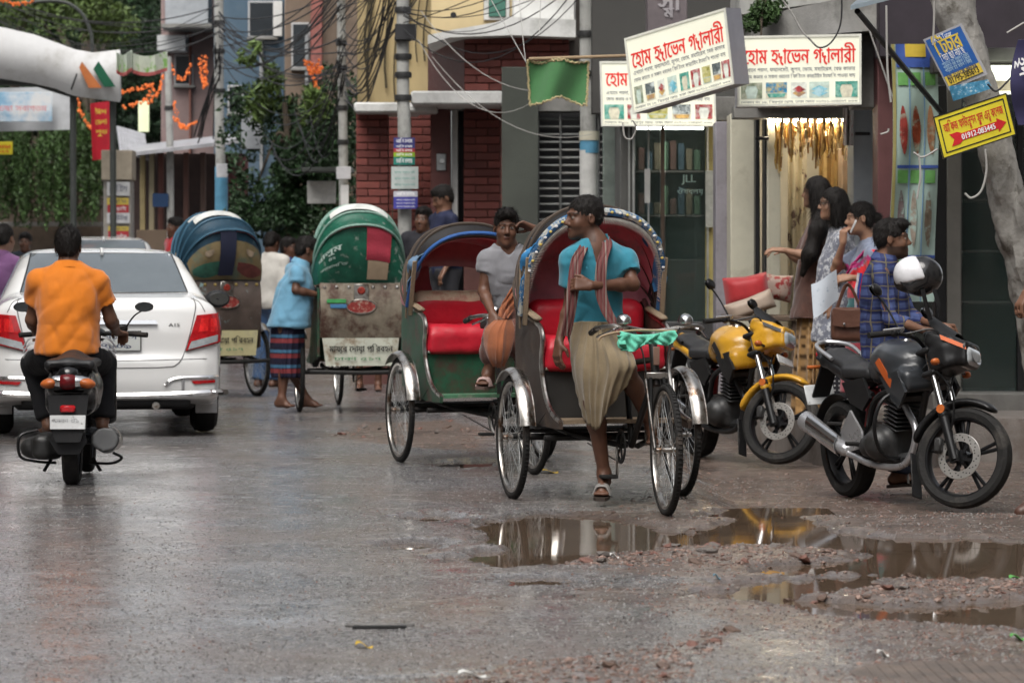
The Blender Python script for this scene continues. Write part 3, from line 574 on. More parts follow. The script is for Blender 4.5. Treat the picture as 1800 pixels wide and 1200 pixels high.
bd = Board(P(1190, 310, 31.6), P(1240, 310, 31.6), P(1190, 345, 31.6)); bd.org = np.array(rt.location); text('JLL', M('faded_print', (.3, .42, .4), .5), rt, bd.fn, .05, .13, .1, bold=.02); text('ঔষধলয়', _M['faded_print'], rt, bd.fn, .0, .02, .07)
# hanging posters of the strip
ps = tag(slab(MB(), 1240, 300, 1256, 400, 31.5, .01).build('poster', M('poster_portrait', (.4, .42, .4), .5, var=.3, scale=14)), 'faded tall portrait poster stuck on the yellow strip of the glass shop', 'poster')
wb(MB().tube([P(1120, 225, 32.0), P(1236, 225, 32.0)], .015, 8), 'tube_lamp', M('added_shop_tube', (.95, 1, .9), .4, emit=55, var=0), rt)  # added glowing tube that brightens the interior behind the glass, not a known lamp
# --- white pillars and the curtain shop
rt = empty('curtain_shop', base(1420, 28.5), 0, 'lit furnishing shop with cream pillars and an open front', 'shop')
panel('pillar', cream, rt, 1284, 200, 1328, 640, 29.4, .5); panel('pillar', M('purple_grey_paint', (.24, .225, .25), .6, var=.25, dirt=(.12, .11, .12)), rt, 1258, 214, 1290, 640, 29.9, .4); panel('shutter_rail', blackm, rt, 1328, 200, 1336, 660, 29.2, .3); panel('shutter_rail', blackm, rt, 1344, 200, 1349, 660, 28.9, .3)
panel('door_jamb', cream, rt, 1349, 190, 1372, 660, 28.8, .4); panel('grey_panel', M('blue_grey_panel', (.3, .33, .35), .5, var=.1), rt, 1500, 186, 1546, 640, 28.2, .5)
panel('back_wall', M('lit_back_wall', (.55, .5, .4), .7, var=.1), rt, 1330, 0, 1560, 700, 30.8, .2); panel('floor', M('shop_floor', (.2, .18, .16), .4), rt, 1330, 640, 1560, 690, 28.4, 2.4); panel('ceiling', whitep, rt, 1330, 150, 1560, 186, 28.5, 2.3)
panel('lintel', concrete, rt, 1290, 186, 1560, 208, 28.6, .3); panel('shelf_unit', M('brown_shelf', (.22, .15, .1), .6, var=.3), rt, 1480, 260, 1500, 640, 29.2, .8)
panel('hinge', blackm, rt, 1328, 240, 1352, 246, 28.7, .03); panel('hinge', blackm, rt, 1503, 232, 1530, 238, 28.1, .03)
lp = MB(); a = P(1375, 200, 29.6); b = P(1475, 200, 29.6); lp.tube([a, b], .018, 10); wb(lp, 'tube_lamp', M('tube_lamp', (1, .88, .66), .4, emit=75, var=0), rt); wb(MB().tube([P(1352, 212, 28.78), P(1496, 212, 28.78)], .016, 10), 'tube_lamp', _M['tube_lamp'], rt)
cu = empty('beaded_curtain', P(1430, 215, 28.75), 0, 'shiny golden beaded fringe curtain hanging in the lit shop doorway', 'curtain')
for k in range(54):
    x = 1364 + k * 2.3; y0 = 205 + 5 * math.sin(k * .5); y1 = 226 + 60 * vnoise(np.array([[k * .31, 2.]]))[0] + 30 * random.random()
    pts = [P(x + random.uniform(-1.4, 1.4), y0 + (y1 - y0) * i / 7, 28.75 + .05 * math.sin(k) + random.uniform(-.02, .02)) for i in range(8)]; wb(MB().tube(pts, [random.uniform(.005, .012) for _ in range(8)], 5), 'bead_strand', (gold, gold2, gold3)[k % 3], cu)
# patterned hanging cloths inside
for nm, x0, x1, y0, y1, D, m, lb in (('hanging_fabric', 1385, 1418, 232, 640, 29.3, M('patterned_cream', (.5, .44, .32), .7, var=.15, dirt=(.1, .06, .05), dscale=9, dlo=.55, dhi=.6), 'cream fabric with dark floral pattern hanging behind the women'), ('price_list', 1482, 1500, 190, 256, 28.15, M('paper_pinkish', (.5, .47, .44), .6, var=.1, dirt=(.45, .2, .18), dscale=25, dlo=.55, dhi=.6), 'narrow printed paper sheet with faint red text beside the doorway'), ('hanging_fabric', 1440, 1480, 225, 520, 29.6, M('gold_brown_cloth', (.36, .24, .1), .6, var=.35, scale=9), 'golden brown curtain length hanging deep inside the lit shop')):
    mb = MB(); mb.sheet(lambda u, v: P(x0 + (x1 - x0) * u, y0 + (y1 - y0) * v, D + .03 * math.sin(u * 14 + v)), 22, 5, .006); tag(mb.build(nm, m), lb, 'fabric' if nm != 'price_list' else 'paper')
# cushions wrapped at the door
cm = [M('cushion_red', (.42, .03, .035), .45, var=.15, bump=.15, sheen=.3), M('cushion_floral', (.4, .3, .25), .5, var=.2, dirt=(.3, .03, .03), dscale=16, dlo=.5, dhi=.54), M('cushion_beige', (.38, .3, .24), .5, var=.15)]
for px, py, w, h, D, rz, m, lb in ((1312, 510, 78, 54, 27.6, -8, 0, 'red square cushion leaning at the shop door'), (1362, 505, 60, 48, 27.9, 6, 1, 'red and cream floral cushion behind the yellow motorcycle'), (1318, 538, 88, 34, 27.3, -20, 2, 'beige cushion lying under the red one')):
    c = P(px, py, D); W = w / F * D / 2; Hh = h / F * D / 2; mb = MB()
    def cush(u, v, sgn=1):
        a = 2 * u - 1; b_ = 2 * v - 1; pin = 1 - .12 * (1 - abs(a)) * abs(b_) ** 4; t_ = .12 * (max(0, (1 - a ** 4) * (1 - b_ ** 4))) ** .6
        return rot(0, rz, 0) @ np.array((a * W * pin, -sgn * t_, b_ * Hh * pin))
    mb.sheet(lambda u, v: cush(u, v, 1), 15, 15); mb.sheet(lambda u, v: cush(1 - u, v, -1), 15, 15); tag(mb.build('cushion', cm[m], None, loc=c), lb, 'cushion', 'cushions at the shop door')
st = empty('display_stand', base(1330, 27.7), 0, 'low dark display stand carrying the cushions at the shop door', 'stand'); panel('top', M('stand_wood', (.1, .07, .05), .6), st, 1280, 556, 1400, 564, 27.1, 1.0)
for x in (1284, 1392):
    for d in (27.15, 27.95): panel('leg', _M['stand_wood'], st, x, 564, x + 8, 716 if d < 27.5 else 700, d, .06)
# --- right shop with food banner
rt = empty('snack_shop', base(1700, 26.5), 0, 'dark glass shop front with maroon column at the right edge', 'shop')
panel('column', M('maroon_paint', (.11, .045, .045), .6, var=.2), rt, 1543, 60, 1582, 720, 27.2, .4); panel('dark_wall', M('dim_interior', (.06, .065, .06), .7, var=.4), rt, 1570, -300, 2100, 730, 28.6, .2)
panel('frame_post', blackm, rt, 1644, 150, 1664, 720, 26.7, .2); panel('frame_post', M('steel_post', (.22, .21, .19), .5, metal=.3), rt, 1664, 150, 1690, 700, 26.7, .15)
for x0, x1 in ((1692, 1790), (1798, 1960)): panel('glass_pane', glass, rt, x0, 180, x1, 692, 26.75, .012, .002)
panel('door_rail', blackm, rt, 1788, 180, 1799, 700, 26.7, .06); panel('door_step', M('step_concrete', (.15, .145, .135), .6, var=.25, bump=.3), rt, 1640, 692, 2000, 738, 26.2, 1.2); panel('lintel', M('dirty_lintel', (.09, .085, .08), .7, var=.3), rt, 1640, 98, 2050, 128, 26.0, .6); panel('beam', M('lintel_grey', (.2, .2, .19), .6, var=.2), rt, 1725, 84, 2050, 108, 25.7, .3)
panel('upper_wall', M('dark_purple_wall', (.035, .028, .035), .7, var=.3), rt, 1545, -400, 2100, 100, 26.9, .3)
for k in range(4): panel('shelf', _M['shelf_board'], rt, 1700, 260 + 90 * k, 1960, 265 + 90 * k, 28.0, .4)
# lit sign deep in the right
ls = empty('lit_sign', P(1765, 205, 26.0), 0, 'small lit cream sign half hidden behind the navy umbrella', 'sign'); panel('face', M('lit_cream', (.75, .78, .62), .5, emit=1.1, var=.15, scale=5), ls, 1730, 115, 1830, 165, 25.6, .1); panel('picture_strip', M('lit_strip', (.5, .45, .3), .5, emit=.5, var=.5, scale=9), ls, 1736, 142, 1826, 160, 25.59, .02)
# --- upper ledge with clutter above the signs
rt = empty('concrete_awning', P(1440, 60, 28), 0, 'stained concrete awning ledge with peeling paint above the right lit sign', 'awning')
mb = MB(); a = [P(1325, 30, 28.0), P(1560, -20, 27.0), P(1560, 52, 27.0), P(1325, 70, 28.0)]; mb.raw(a + [p + (0, 1.2, 0) for p in a], [(0, 3, 2, 1), (4, 5, 6, 7), (0, 1, 5, 4), (3, 7, 6, 2), (1, 2, 6, 5), (0, 4, 7, 3)]); wb(mb, 'ledge', concrete, rt)
mb = MB(); a = [P(1300, -40, 28.4), P(1560, -90, 27.4), P(1560, -12, 27.4), P(1300, 26, 28.4)]; mb.raw(a + [p + (0, 1.2, 0) for p in a], [(0, 3, 2, 1), (4, 5, 6, 7), (0, 1, 5, 4), (3, 7, 6, 2), (1, 2, 6, 5), (0, 4, 7, 3)]); wb(mb, 'upper_slab', M('pale_slab', (.36, .36, .34), .7, var=.2, dirt=(.14, .13, .12), dscale=3), rt)
panel('wall_strip', concrete, rt, 1500, 62, 1552, 190, 27.5, .4); panel('back_fill', M('dim_wall', (.05, .048, .045), .8), rt, 1040, -400, 1560, 200, 32.6, .2)
lv = empty('metal_awning', P(1540, 10, 24.5), 0, 'bluish grey sheet metal awning on a black strut at the top right', 'awning')
mb = MB(); a = [P(1495, 18, 23.6), P(1800, -60, 23.6), P(1800, -80, 25.6), P(1520, -5, 25.6)]; mb.raw(a + [p + (0, 0, .03) for p in a], [(0, 1, 2, 3), (7, 6, 5, 4), (0, 4, 5, 1), (1, 5, 6, 2), (2, 6, 7, 3), (3, 7, 4, 0)]); wb(mb, 'sheet', M('awning_metal', (.3, .36, .4), .4, metal=.5, var=.2), lv)
wb(MB().tube([P(1507, 20, 23.7), P(1652, 195, 25.9)], .022, 8), 'strut', blackm, lv)
cb = empty('sign_column', base(1170, 31), 0, 'brown grey column with carved letters behind the tilted lit sign', 'column'); panel('shaft', M('brown_grey_column', (.13, .11, .115), .7, var=.2), cb, 1138, -200, 1208, 150, 30.8, .4); bd = Board(P(1150, -15, 30.79), P(1200, -15, 30.79), P(1150, 30, 30.79)); bd.org = np.array(cb.location); text('স^মা', M('pale_relief', (.3, .28, .29), .6), cb, bd.fn, .03, .06, .22, bold=.03)
# --- three lit shop signs
red = M('sign_red', (.66, .03, .025), .5, var=.08, emit=.12); lite = M('sign_face', (.8, .8, .66), .5, var=.08, scale=2, emit=.14); ink = M('sign_ink', (.06, .07, .12), .5); casem = M('sign_case', (.3, .3, .34), .5, var=.15); rimm = M('sign_rim', (.7, .7, .62), .5)
pic = [M('pic%d' % i, c, .5, var=.6, scale=30, emit=.12, dirt=d, dscale=13, dlo=.47, dhi=.6) for i, (c, d) in enumerate((((.2, .24, .16), (.45, .45, .36)), ((.03, .2, .36), (.5, .42, .2)), ((.55, .35, .12), (.3, .2, .15)), ((.12, .4, .5), (.4, .6, .65)), ((.06, .28, .22), (.3, .5, .42)), ((.32, .04, .04), (.5, .4, .38)), ((.38, .36, .1), (.55, .52, .3)), ((.1, .12, .12), (.55, .6, .58))))]
picb = [M('picb%d' % i, c, .5, var=.3, scale=20, emit=.2) for i, c in enumerate(((.42, .5, .44), (.55, .52, .4), (.6, .62, .55)))]
def lightbox(label, TL, TR, BL, depth, pics, hd, tx=.05, tw=.9, part=None):
    o = empty('lightbox_sign', BL, 0, label, 'sign'); b = Board(TL, TR, BL); b.org = np.array(BL, float); W, Hh = b.W, b.H
    mb = MB(); b.rect(mb, 0, 0, W, Hh, depth, -depth); mb.build('case', casem, o)
    mb = MB(); e = .018; b.rect(mb, e, e, W - e, Hh - e, .004, .001); mb.build('face', lite, o)
    for r_ in ((0, 0, W, e), (0, Hh - e, W, Hh), (0, e, e, Hh - e), (W - e, e, W, Hh - e)): mb = MB(); b.rect(mb, *r_, .012, 0.0005); mb.build('rim', rimm, o)
    text('হোম হ~াভেন গ~ালারী', red, o, b.fn, W * tx, Hh * hd, Hh * .31, W * tw, bold=.028, off=.007)
    text('এখানে পর্দা, ফ্যালমেট, কুশন, ফোম, ম্যাট্রেস, বেড কাভার'.replace('্', ''), ink, o, b.fn, W * tx, Hh * .49, Hh * .075, W * tw, off=.007)
    text('ফোম কভার ও সকল ধরনের ফিটিংস কার্টেইন ইত্যাদি পাওয়া যায়'.replace('্', ''), ink, o, b.fn, W * tx, Hh * .395, Hh * .07, W * tw, off=.007)
    for k, (u0, u1, i) in enumerate(pics):
        mb = MB(); b.rect(mb, W * u0, Hh * .11, W * u1, Hh * .335, .002, .006); q_ = mb.build('picture', picb[i % 3], o); w = u1 - u0; X = lambda a: W * (u0 + w * a); Yv = lambda a: Hh * (.11 + .225 * a)
        sh_ = ([[(0, 0), (.3, 0), (.2, .5), (.34, 1), (0, 1)], [(1, 0), (.7, 0), (.8, .5), (.66, 1), (1, 1)], [(.2, .8), (.8, .8), (.7, 1), (.3, 1)]], [[(0, .35), (1, .35), (1, 1), (0, 1)], [(.15, .05), (.85, .05), (.95, .3), (.05, .3)]], [[(.1, .3), (.5, .05), (.95, .3), (.5, .55)], [(.1, .52), (.5, .3), (.95, .52), (.5, .78)]])[(0, 1, 2, 2, 0, 0, 1, 1)[i]]
        for j_, pl in enumerate(sh_): mb = MB(); b.poly(mb, [(X(a), Yv(c)) for a, c in pl], .001, .0085 + .001 * j_); mb.build('picture_shape', pic[(i + (j_ == 1 and i in (1, 2, 7)) * 3) % 8], q_)
    text('দোকান নং ১৮, মিরপুর রোড, ঢাকা ফোন ০১৭১১-২৩৪৫৬৭ www', ink, o, b.fn, W * .03, Hh * .04, Hh * .05, W * .94, off=.007)
    return o
lightbox('straight lit shop sign with red lettering, rightmost of the three alike', P(1296, 64, 27.2), P(1514, 60, 27.2), P(1296, 188, 27.2), .28, [(.03, .2, 0), (.23, .4, 1), (.43, .56, 2), (.58, .74, 3), (.79, .97, 4)], .6)
lightbox('tilted lit shop sign with red lettering, in front of the other two', P(1098, 68, 26.9), P(1276, 14, 26.5), P(1113, 200, 26.9), .3, [(.04, .12, 0), (.15, .24, 7), (.27, .34, 2), (.37, .46, 3), (.49, .58, 4), (.6, .69, 5), (.71, .79, 6), (.81, .89, 7), (.9, .98, 5)], .58)
lightbox('lower lit shop sign half hidden behind the tilted one', P(1054, 108, 30.6), P(1256, 108, 30.6), P(1057, 222, 30.6), .2, [(.03, .2, 4), (.23, .34, 5), (.4, .58, 6), (.62, .78, 7), (.82, .97, 5)], .62)
# side arm bracket holding the tilted sign
tag(MB().tube([P(930, 104, 27.0), P(1110, 98, 27.0)], .014, 8).build('sign_pole', M('bamboo', (.28, .2, .12), .6)), 'thin horizontal bamboo pole carrying the green cloth', 'pole')
gc = empty('green_cloth', P(980, 104, 27.0), 0, 'green fringed cloth banner hanging from the horizontal pole', 'banner')
def cl(u, v): return P(927 + 108 * u + (4 - 8 * u) * v, 106 + v * (78 - 10 * math.sin(u * math.pi)) + 3 * math.sin(u * 9), 27.0 + .05 * math.sin(u * 8 + 2 * v))
mb = MB(); mb.sheet(cl, 26, 12, .006); wb(mb, 'cloth', M('green_cloth', (.055, .165, .06), .85, var=.12, scale=30, sheen=.3), gc)
for fn_ in (lambda t: cl(t, 1), lambda t: cl(0, t), lambda t: cl(1, t), lambda t: cl(t, .03)):
    pts = [fn_(t) + np.array((random.uniform(-.008, .008), -.008, random.uniform(-.012, .012))) for t in np.linspace(0, 1, 60)]; wb(MB().tube(pts, .008, 5), 'fringe', M('dull_gold', (.4, .33, .18), .6, var=.5, scale=60), gc)
# food banner
fb = empty('food_banner', P(1605, 300, 26.4), 0, 'tall pale green food banner with pictures of snacks between the pillars', 'banner')
def fbf(u, v): return P(1566 + 80 * u + 4 * math.sin(v * 5), 78 + 452 * v, 26.2 + .03 * math.sin(u * 7 + v * 9))
mb = MB(); mb.sheet(fbf, 14, 40, .006); wb(mb, 'sheet', M('banner_pale', (.38, .5, .45), .5, var=.12), fb)
def fpatch(nm, m, u0, v0, u1, v1, o=.012, el=0):
    mb = MB(); mb.sheet(lambda u, v: fbf(u0 + (u1 - u0) * (.5 + v * .5 * math.cos(u * 6.283)), v0 + (v1 - v0) * (.5 + v * .5 * math.sin(u * 6.283) * (1 + .25 * math.sin(u * 12)))) + (0, -o, 0), 17, 4, .003) if el else mb.sheet(lambda u, v: fbf(u0 + (u1 - u0) * u, v0 + (v1 - v0) * v) + (0, -o, 0), 8, 8, .003); wb(mb, nm, m, fb)
blu = M('banner_blue', (.05, .1, .35), .5); ylw = M('banner_yellow', (.55, .4, .05), .5); lgr = M('banner_green', (.14, .36, .1), .5, var=.3, scale=12)
fpatch('blue_band', blu, .1, .0, 1, .09); fpatch('yellow_band', M('banner_ochre', (.36, .32, .12), .5, var=.2), .0, 0, .07, .98); fpatch('yellow_title', ylw, .3, .0, .75, .05, .016)
for v in (.47, .82): fpatch('blue_rule', blu, .1, v, 1, v + .012, .016)
for u in (.36, .68): fpatch('blue_rule', M('banner_rule', (.16, .3, .5), .5), u, .09, u + .02, 1, .016)
for i, u in enumerate((.12, .4, .72)):
    for v in (.11, .49, .84): fpatch('green_label', lgr, u, v, u + .22, v + .05, .014)
    fpatch('food_picture', M('food%d' % i, ((.3, .04, .03), (.25, .05, .02), (.35, .17, .08))[i], .5, var=.6, scale=14, dirt=(.35, .4, .3), dscale=9, dlo=.5, dhi=.62), u + .02, .25, u + .2, .42, .014, 1); fpatch('food_picture', M('foodb%d' % i, ((.2, .15, .15), (.3, .25, .2), (.18, .14, .1))[i], .5, var=.6, scale=14, dirt=(.38, .5, .45), dscale=10, dlo=.5, dhi=.6), u + .03, .58, u + .18, .78, .014, 1)
# leaning tree trunk with posters at the right
tr = empty('leaning_tree', G(1880, 800), 0, 'leaning pale grey tree trunk wrapped with posters at the right edge', 'tree')
trp = bez([P(1560, -420, 22.9), P(1620, -230, 22.7), P(1660, -80, 22.6), P(1690, 60, 22.6), P(1735, 200, 22.6), P(1765, 330, 22.6), P(1800, 450, 22.7), P(1835, 600, 22.8), P(1870, 820, 22.9)], 14); n = len(trp)
mb = MB(); mb.tube(trp, .135 + .03 * np.sin(np.linspace(0, 9, n)) * np.linspace(.2, 1, n), 40); v = mb.v[0]; v += nrm(v - v.mean(0)) * 0; mb.v[0] = v + (fbm(v * np.array((14, 14, 6)), 4, 5)[:, None] - .5) * .07
wb(mb, 'trunk', M('pale_bark', (.27, .26, .24), .85, var=.3, scale=7, bump=.7, bscale=26, dirt=(.11, .1, .085), dscale=5, dlo=.5, dhi=.62), tr)
yb = Board(P(1640, 206, 22.2), P(1769, 163, 22.2), P(1658, 280, 22.2)); ys_ = empty('yellow_sign', P(1658, 280, 22.2), 0, 'yellow direction sign with red arrow and phone number tied to the tree', 'sign'); yb.org = np.array(ys_.location)
mb = MB(); yb.rect(mb, 0, 0, yb.W, yb.H, .012, -.012); mb.build('board', M('sign_yellow', (.62, .52, .03), .45, var=.1, scale=4), ys_)
e = .012
for w_ in (.0, .028):
    for r_ in ((w_, w_, yb.W - w_, w_ + .008), (w_, yb.H - w_ - .008, yb.W - w_, yb.H - w_), (w_, w_ + .008, w_ + .008, yb.H - w_ - .008), (yb.W - w_ - .008, w_ + .008, yb.W - w_, yb.H - w_ - .008)): mb = MB(); yb.rect(mb, *r_, .002, .0005); mb.build('border', blackm, ys_)
rp = M('print_red', (.5, .015, .02), .5); wp = M('print_white', (.75, .75, .75), .5)
text('আকিজ ফাউন^ডেশন স^কুল এন^ড কলেজ', rp, ys_, yb.fn, .05, yb.H * .56, .085, yb.W - .1, bold=.03)
mb = MB(); y0 = .1; W = yb.W; yb.poly(mb, [(W * .15, y0 - .04), (W * .26, y0 - .04), (W * .31, y0 - .024), (W * .79, y0 - .024), (W * .79, y0 - .045), (W * .91, y0), (W * .79, y0 + .045), (W * .79, y0 + .024), (W * .31, y0 + .024), (W * .26, y0 + .04), (W * .15, y0 + .04), (W * .2, y0)], .002, .001); mb.build('arrow', rp, ys_)
text('01912-083445', wp, ys_, yb.fn, W * .3, y0 - .019, .052, W * .46, bold=.03, off=.005)
# blue poster wrapped on the trunk
po = empty('blue_poster', P(1680, 110, 22.3), 0, 'blue and yellow tuition poster wrapped in plastic on the leaning trunk', 'poster'); pb = Board(P(1627, 72, 22.35), P(1688, 46, 22.35), P(1668, 152, 22.35)); pb.org = np.array(po.location); W, Hh = pb.W, pb.H
def crv(u, v, w): return pb.fn(u, v, w - .5 * ((u - W * .4)) ** 2)
mb = MB(); mb.sheet(lambda u, v: crv((-.04 + u * 1.12) * W, (-.08 + v * 1.12) * Hh, -.006), 10, 8, .004); mb.build('plastic_wrap', M('cloudy_plastic', (.4, .4, .42), .25, alpha=.7), po)
mb = MB(); mb.sheet(lambda u, v: crv(u * W, v * Hh, 0), 10, 8, .003); mb.build('sheet', M('poster_blue', (.02, .09, .3), .4, var=.15), po)
mb = MB(); mb.sheet(lambda u, v: crv(u * W, v * .2 * Hh, .003), 10, 4, .002); mb.build('yellow_strip', ylw, po)
text('টিচার', ylw, po, crv, W * .12, Hh * .62, .15, W * .72, bold=.04, off=.005); text('দিচ্ছি/নিচ্ছি'.replace('্', ''), wp, po, crv, W * .14, Hh * .48, .07, W * .66, off=.005); text('01795-385613', blackm, po, crv, W * .06, Hh * .03, .06, W * .86, bold=.02, off=.007); text('RM TUTOR MEDIA', ink, po, crv, W * .06, Hh * .13, .045, W * .86, bold=.02, off=.007); text('R M Tutor', wp, po, crv, W * .2, Hh * .9, .05, W * .5, off=.005)
for k in range(3): text('পড়ানো হয় সকল বিষয়', M('print_pale', (.35, .5, .6), .5), po, crv, W * .1, Hh * (.4 - .07 * k), .035, W * .75, off=.005)
bg_ = MB(); bg_.sheet(lambda u, v: P(1668 + 68 * u + 8 * v, 152 - 12 * u + 26 * v * (1 - .4 * u), 22.3 - .05 * math.sin(u * 3.1)), 14, 6, .006); tag(bg_.build('plastic_sheet', M('blue_printed_plastic', (.06, .22, .36), .35, var=.5, scale=30, dirt=(.4, .5, .55), dscale=30, dlo=.55, dhi=.6)), 'torn blue printed plastic strip hanging below the tuition poster', 'plastic')
um = empty('navy_banner', P(1795, 130, 20.5), 0, 'navy blue cloth banner with white letters at the right edge', 'banner'); nb = Board(P(1778, 84, 20.5), P(1840, 70, 20.5), P(1776, 220, 20.5)); nb.org = np.array(um.location)
mb = MB(); mb.sheet(lambda u, v: P(1776 + 110 * u + 14 * (1 - math.sin(v * 3.14)), 70 + 150 * v, 20.5 - .1 * math.sin(u * 2) + .02 * math.sin(v * 9)), 14, 14, .006); wb(mb, 'cloth', M('navy_cloth', (.018, .015, .06), .7, var=.2, sheen=.3), um)
wb(MB().tube([P(1884, 40, 20.5), P(1886, 840, 20.5)], .02, 8), 'post', steel, um)
bdn = Board(P(1780, 102, 20.42), P(1800, 98, 20.42), P(1790, 150, 20.42)); bdn.org = np.array(um.location); text('হৃদ', wp, um, lambda u, v, w: bdn.fn(.02 + v * .9, .16 - u, w), 0, 0, .1, bold=.03)
# ------------------------------------------------------------------ far left street: trees, arch banner, stalls, poles, cables
def leaves(pos, size, dirn=None, asp=.5, droop=0.0):
    n = len(pos); a = RNG.normal(size=(n, 3)); a[:, 2] -= droop; a /= np.linalg.norm(a, axis=1)[:, None]; b = np.cross(a, RNG.normal(size=(n, 3))); b /= np.linalg.norm(b, axis=1)[:, None]
    s = size * (.6 + .8 * RNG.random(n))[:, None]; c = np.cross(a, b) * s * .12
    V = np.stack((pos - a * s * .5, pos + b * s * asp * .5 + c, pos + a * s * .5, pos - b * s * asp * .5 + c), 1).reshape(-1, 3); return V, np.arange(n * 4).reshape(-1, 4)
def blobpts(blobs, n):
    vol = np.array([b[3] * b[4] * (b[5] if len(b) > 5 else b[3]) for b in blobs]); pk = RNG.choice(len(blobs), n, p=vol / vol.sum()); o = []
    for i, b in enumerate(blobs):
        k = (pk == i).sum(); d = RNG.normal(size=(k, 3)); d /= np.linalg.norm(d, axis=1)[:, None]; r = RNG.random(k) ** .45
        o.append(P(b[0], b[1], b[2]) + d * r[:, None] * np.array((b[3], b[5] if len(b) > 5 else b[3], b[4])))
    p = np.concatenate(o); return p[fbm(p * 2.1, 3, 9) > .47]
leafm = lambda nm, c: M(nm, c, .5, var=.3, scale=1.5, isl=.45, spec=.3)
def tree(name, label, trunk, blobs, n, size, mat, asp=.5, tr=.12, droop=0, cat='tree'):
    o = empty(name, (trunk[-1][0], trunk[-1][1], 0), 0, label, cat)
    mb = MB(); tp = bez(trunk, 6); mb.tube(tp, np.linspace(tr * .4, tr, len(tp)), 9); top = tp[0]
    for b in blobs[:7]: c = P(*b[:3]); mb.tube(bez([tp[len(tp) // 3], (tp[len(tp) // 3] + c) / 2 + (0, 0, .2), c], 5), np.linspace(tr * .45, tr * .12, 11), 6)
    wb(mb, 'trunk', M('bark_brown', (.07, .055, .04), .9, var=.3, bump=.5), o)
    V, f = leaves(blobpts(blobs, n), size, asp=asp, droop=droop); V = V - np.array(o.location)
    link('crown', qmesh('crown', V, f, smooth=False), mat, o); return o
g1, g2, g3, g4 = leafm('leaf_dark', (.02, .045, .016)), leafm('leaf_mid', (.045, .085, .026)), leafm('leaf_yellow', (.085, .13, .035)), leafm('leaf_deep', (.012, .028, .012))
tree('street_tree', 'large dark green tree filling the top left beyond the arch', [P(150, 60, 64), P(160, 250, 64), P(165, 585, 64)], [(60, 40, 66, 1.8, .9), (180, 20, 66, 1.6, .9), (250, 90, 68, 1.2, 1.0), (40, -60, 66, 2.2, .9), (230, -40, 67, 1.6, .8), (120, 120, 70, 1.6, 1.0), (0, 130, 70, 1.4, 1.2)], 26000, .13, g1, tr=.2)
tree('street_tree', 'yellow green leafy branches above the white arch banner', [P(60, 0, 58), P(30, 100, 60), P(10, 588, 62)], [(30, 10, 58, .9, .5), (120, -10, 58, .9, .5), (180, 40, 59, .7, .5), (90, 60, 60, .8, .4)], 7000, .11, g3)
V, f = leaves(blobpts([(1540, -560, 23, .8, .4), (1400, -600, 23, .7, .3), (1660, -600, 23.4, .7, .4), (1560, -700, 23, .9, .4)], 1600), .16); link('crown', qmesh('crown', V - np.array(tr.location), f, smooth=False), g2, tr)
for px_, py_ in ((1400, -520), (1660, -520), (1560, -640)): wb(MB().tube(bez([P(1580, -380, 22.85), P((1580 + px_) / 2, (py_ - 380) / 2 - 20, 22.9), P(px_, py_, 23)], 5), np.linspace(.08, .02, 11), 7), 'limb', _M['pale_bark'], tr)
# hanging creeper curtain
o = empty('creeper', base(70, 58), 0, 'curtain of hanging green creepers under the arch at far left', 'creeper'); pts = []
for k in range(190):
    x = random.uniform(-40, 178); y1 = random.uniform(330, 402); D = 58 + random.uniform(-.7, .7); y0 = random.uniform(180, 260); m = int((y1 - y0) / 2.0)
    for i in range(m): pts.append(P(x + 2.5 * math.sin(i * .2 + k), y0 + (y1 - y0) * i / m, D) + RNG.normal(size=3) * .024)
V, f = leaves(np.array(pts), .09, asp=.42, droop=1.2); link('foliage', qmesh('foliage', V - np.array(o.location), f, smooth=False), leafm('leaf_creeper', (.042, .08, .022)), o)
mb = MB()
for k in range(40): x = random.uniform(-40, 178); mb.tube([P(x + 2 * math.sin(i), 170 + i * 30, 58.3) for i in range(8)], .01, 4)
wb(mb, 'stems', M('bark_brown'), o)
o = empty('boundary_wall', base(60, 59.5), 0, 'stained low boundary wall behind the creepers at far left', 'wall'); panel('wall', M('old_wall', (.13, .1, .075), .8, var=.35, bump=.3), o, -200, 240, 178, 475, 59.5, .4); panel('coping', concrete, o, -200, 390, 178, 398, 59.2, .2)
o = empty('dark_hedge', base(0, 75), 0, 'dark mass of trees closing the street at the far left', 'hedge')
V, f = leaves(blobpts([(x, y, 76, 2.0, 1.6, .8) for x in range(-100, 660, 90) for y in range(-60, 420, 110)], 26000), .24); link('foliage', qmesh('foliage', V - np.array(o.location), f, smooth=False), g4, o); panel('core', M('foliage_core', (.008, .014, .006), .9), o, -700, -130, 760, 470, 77.5, .5)
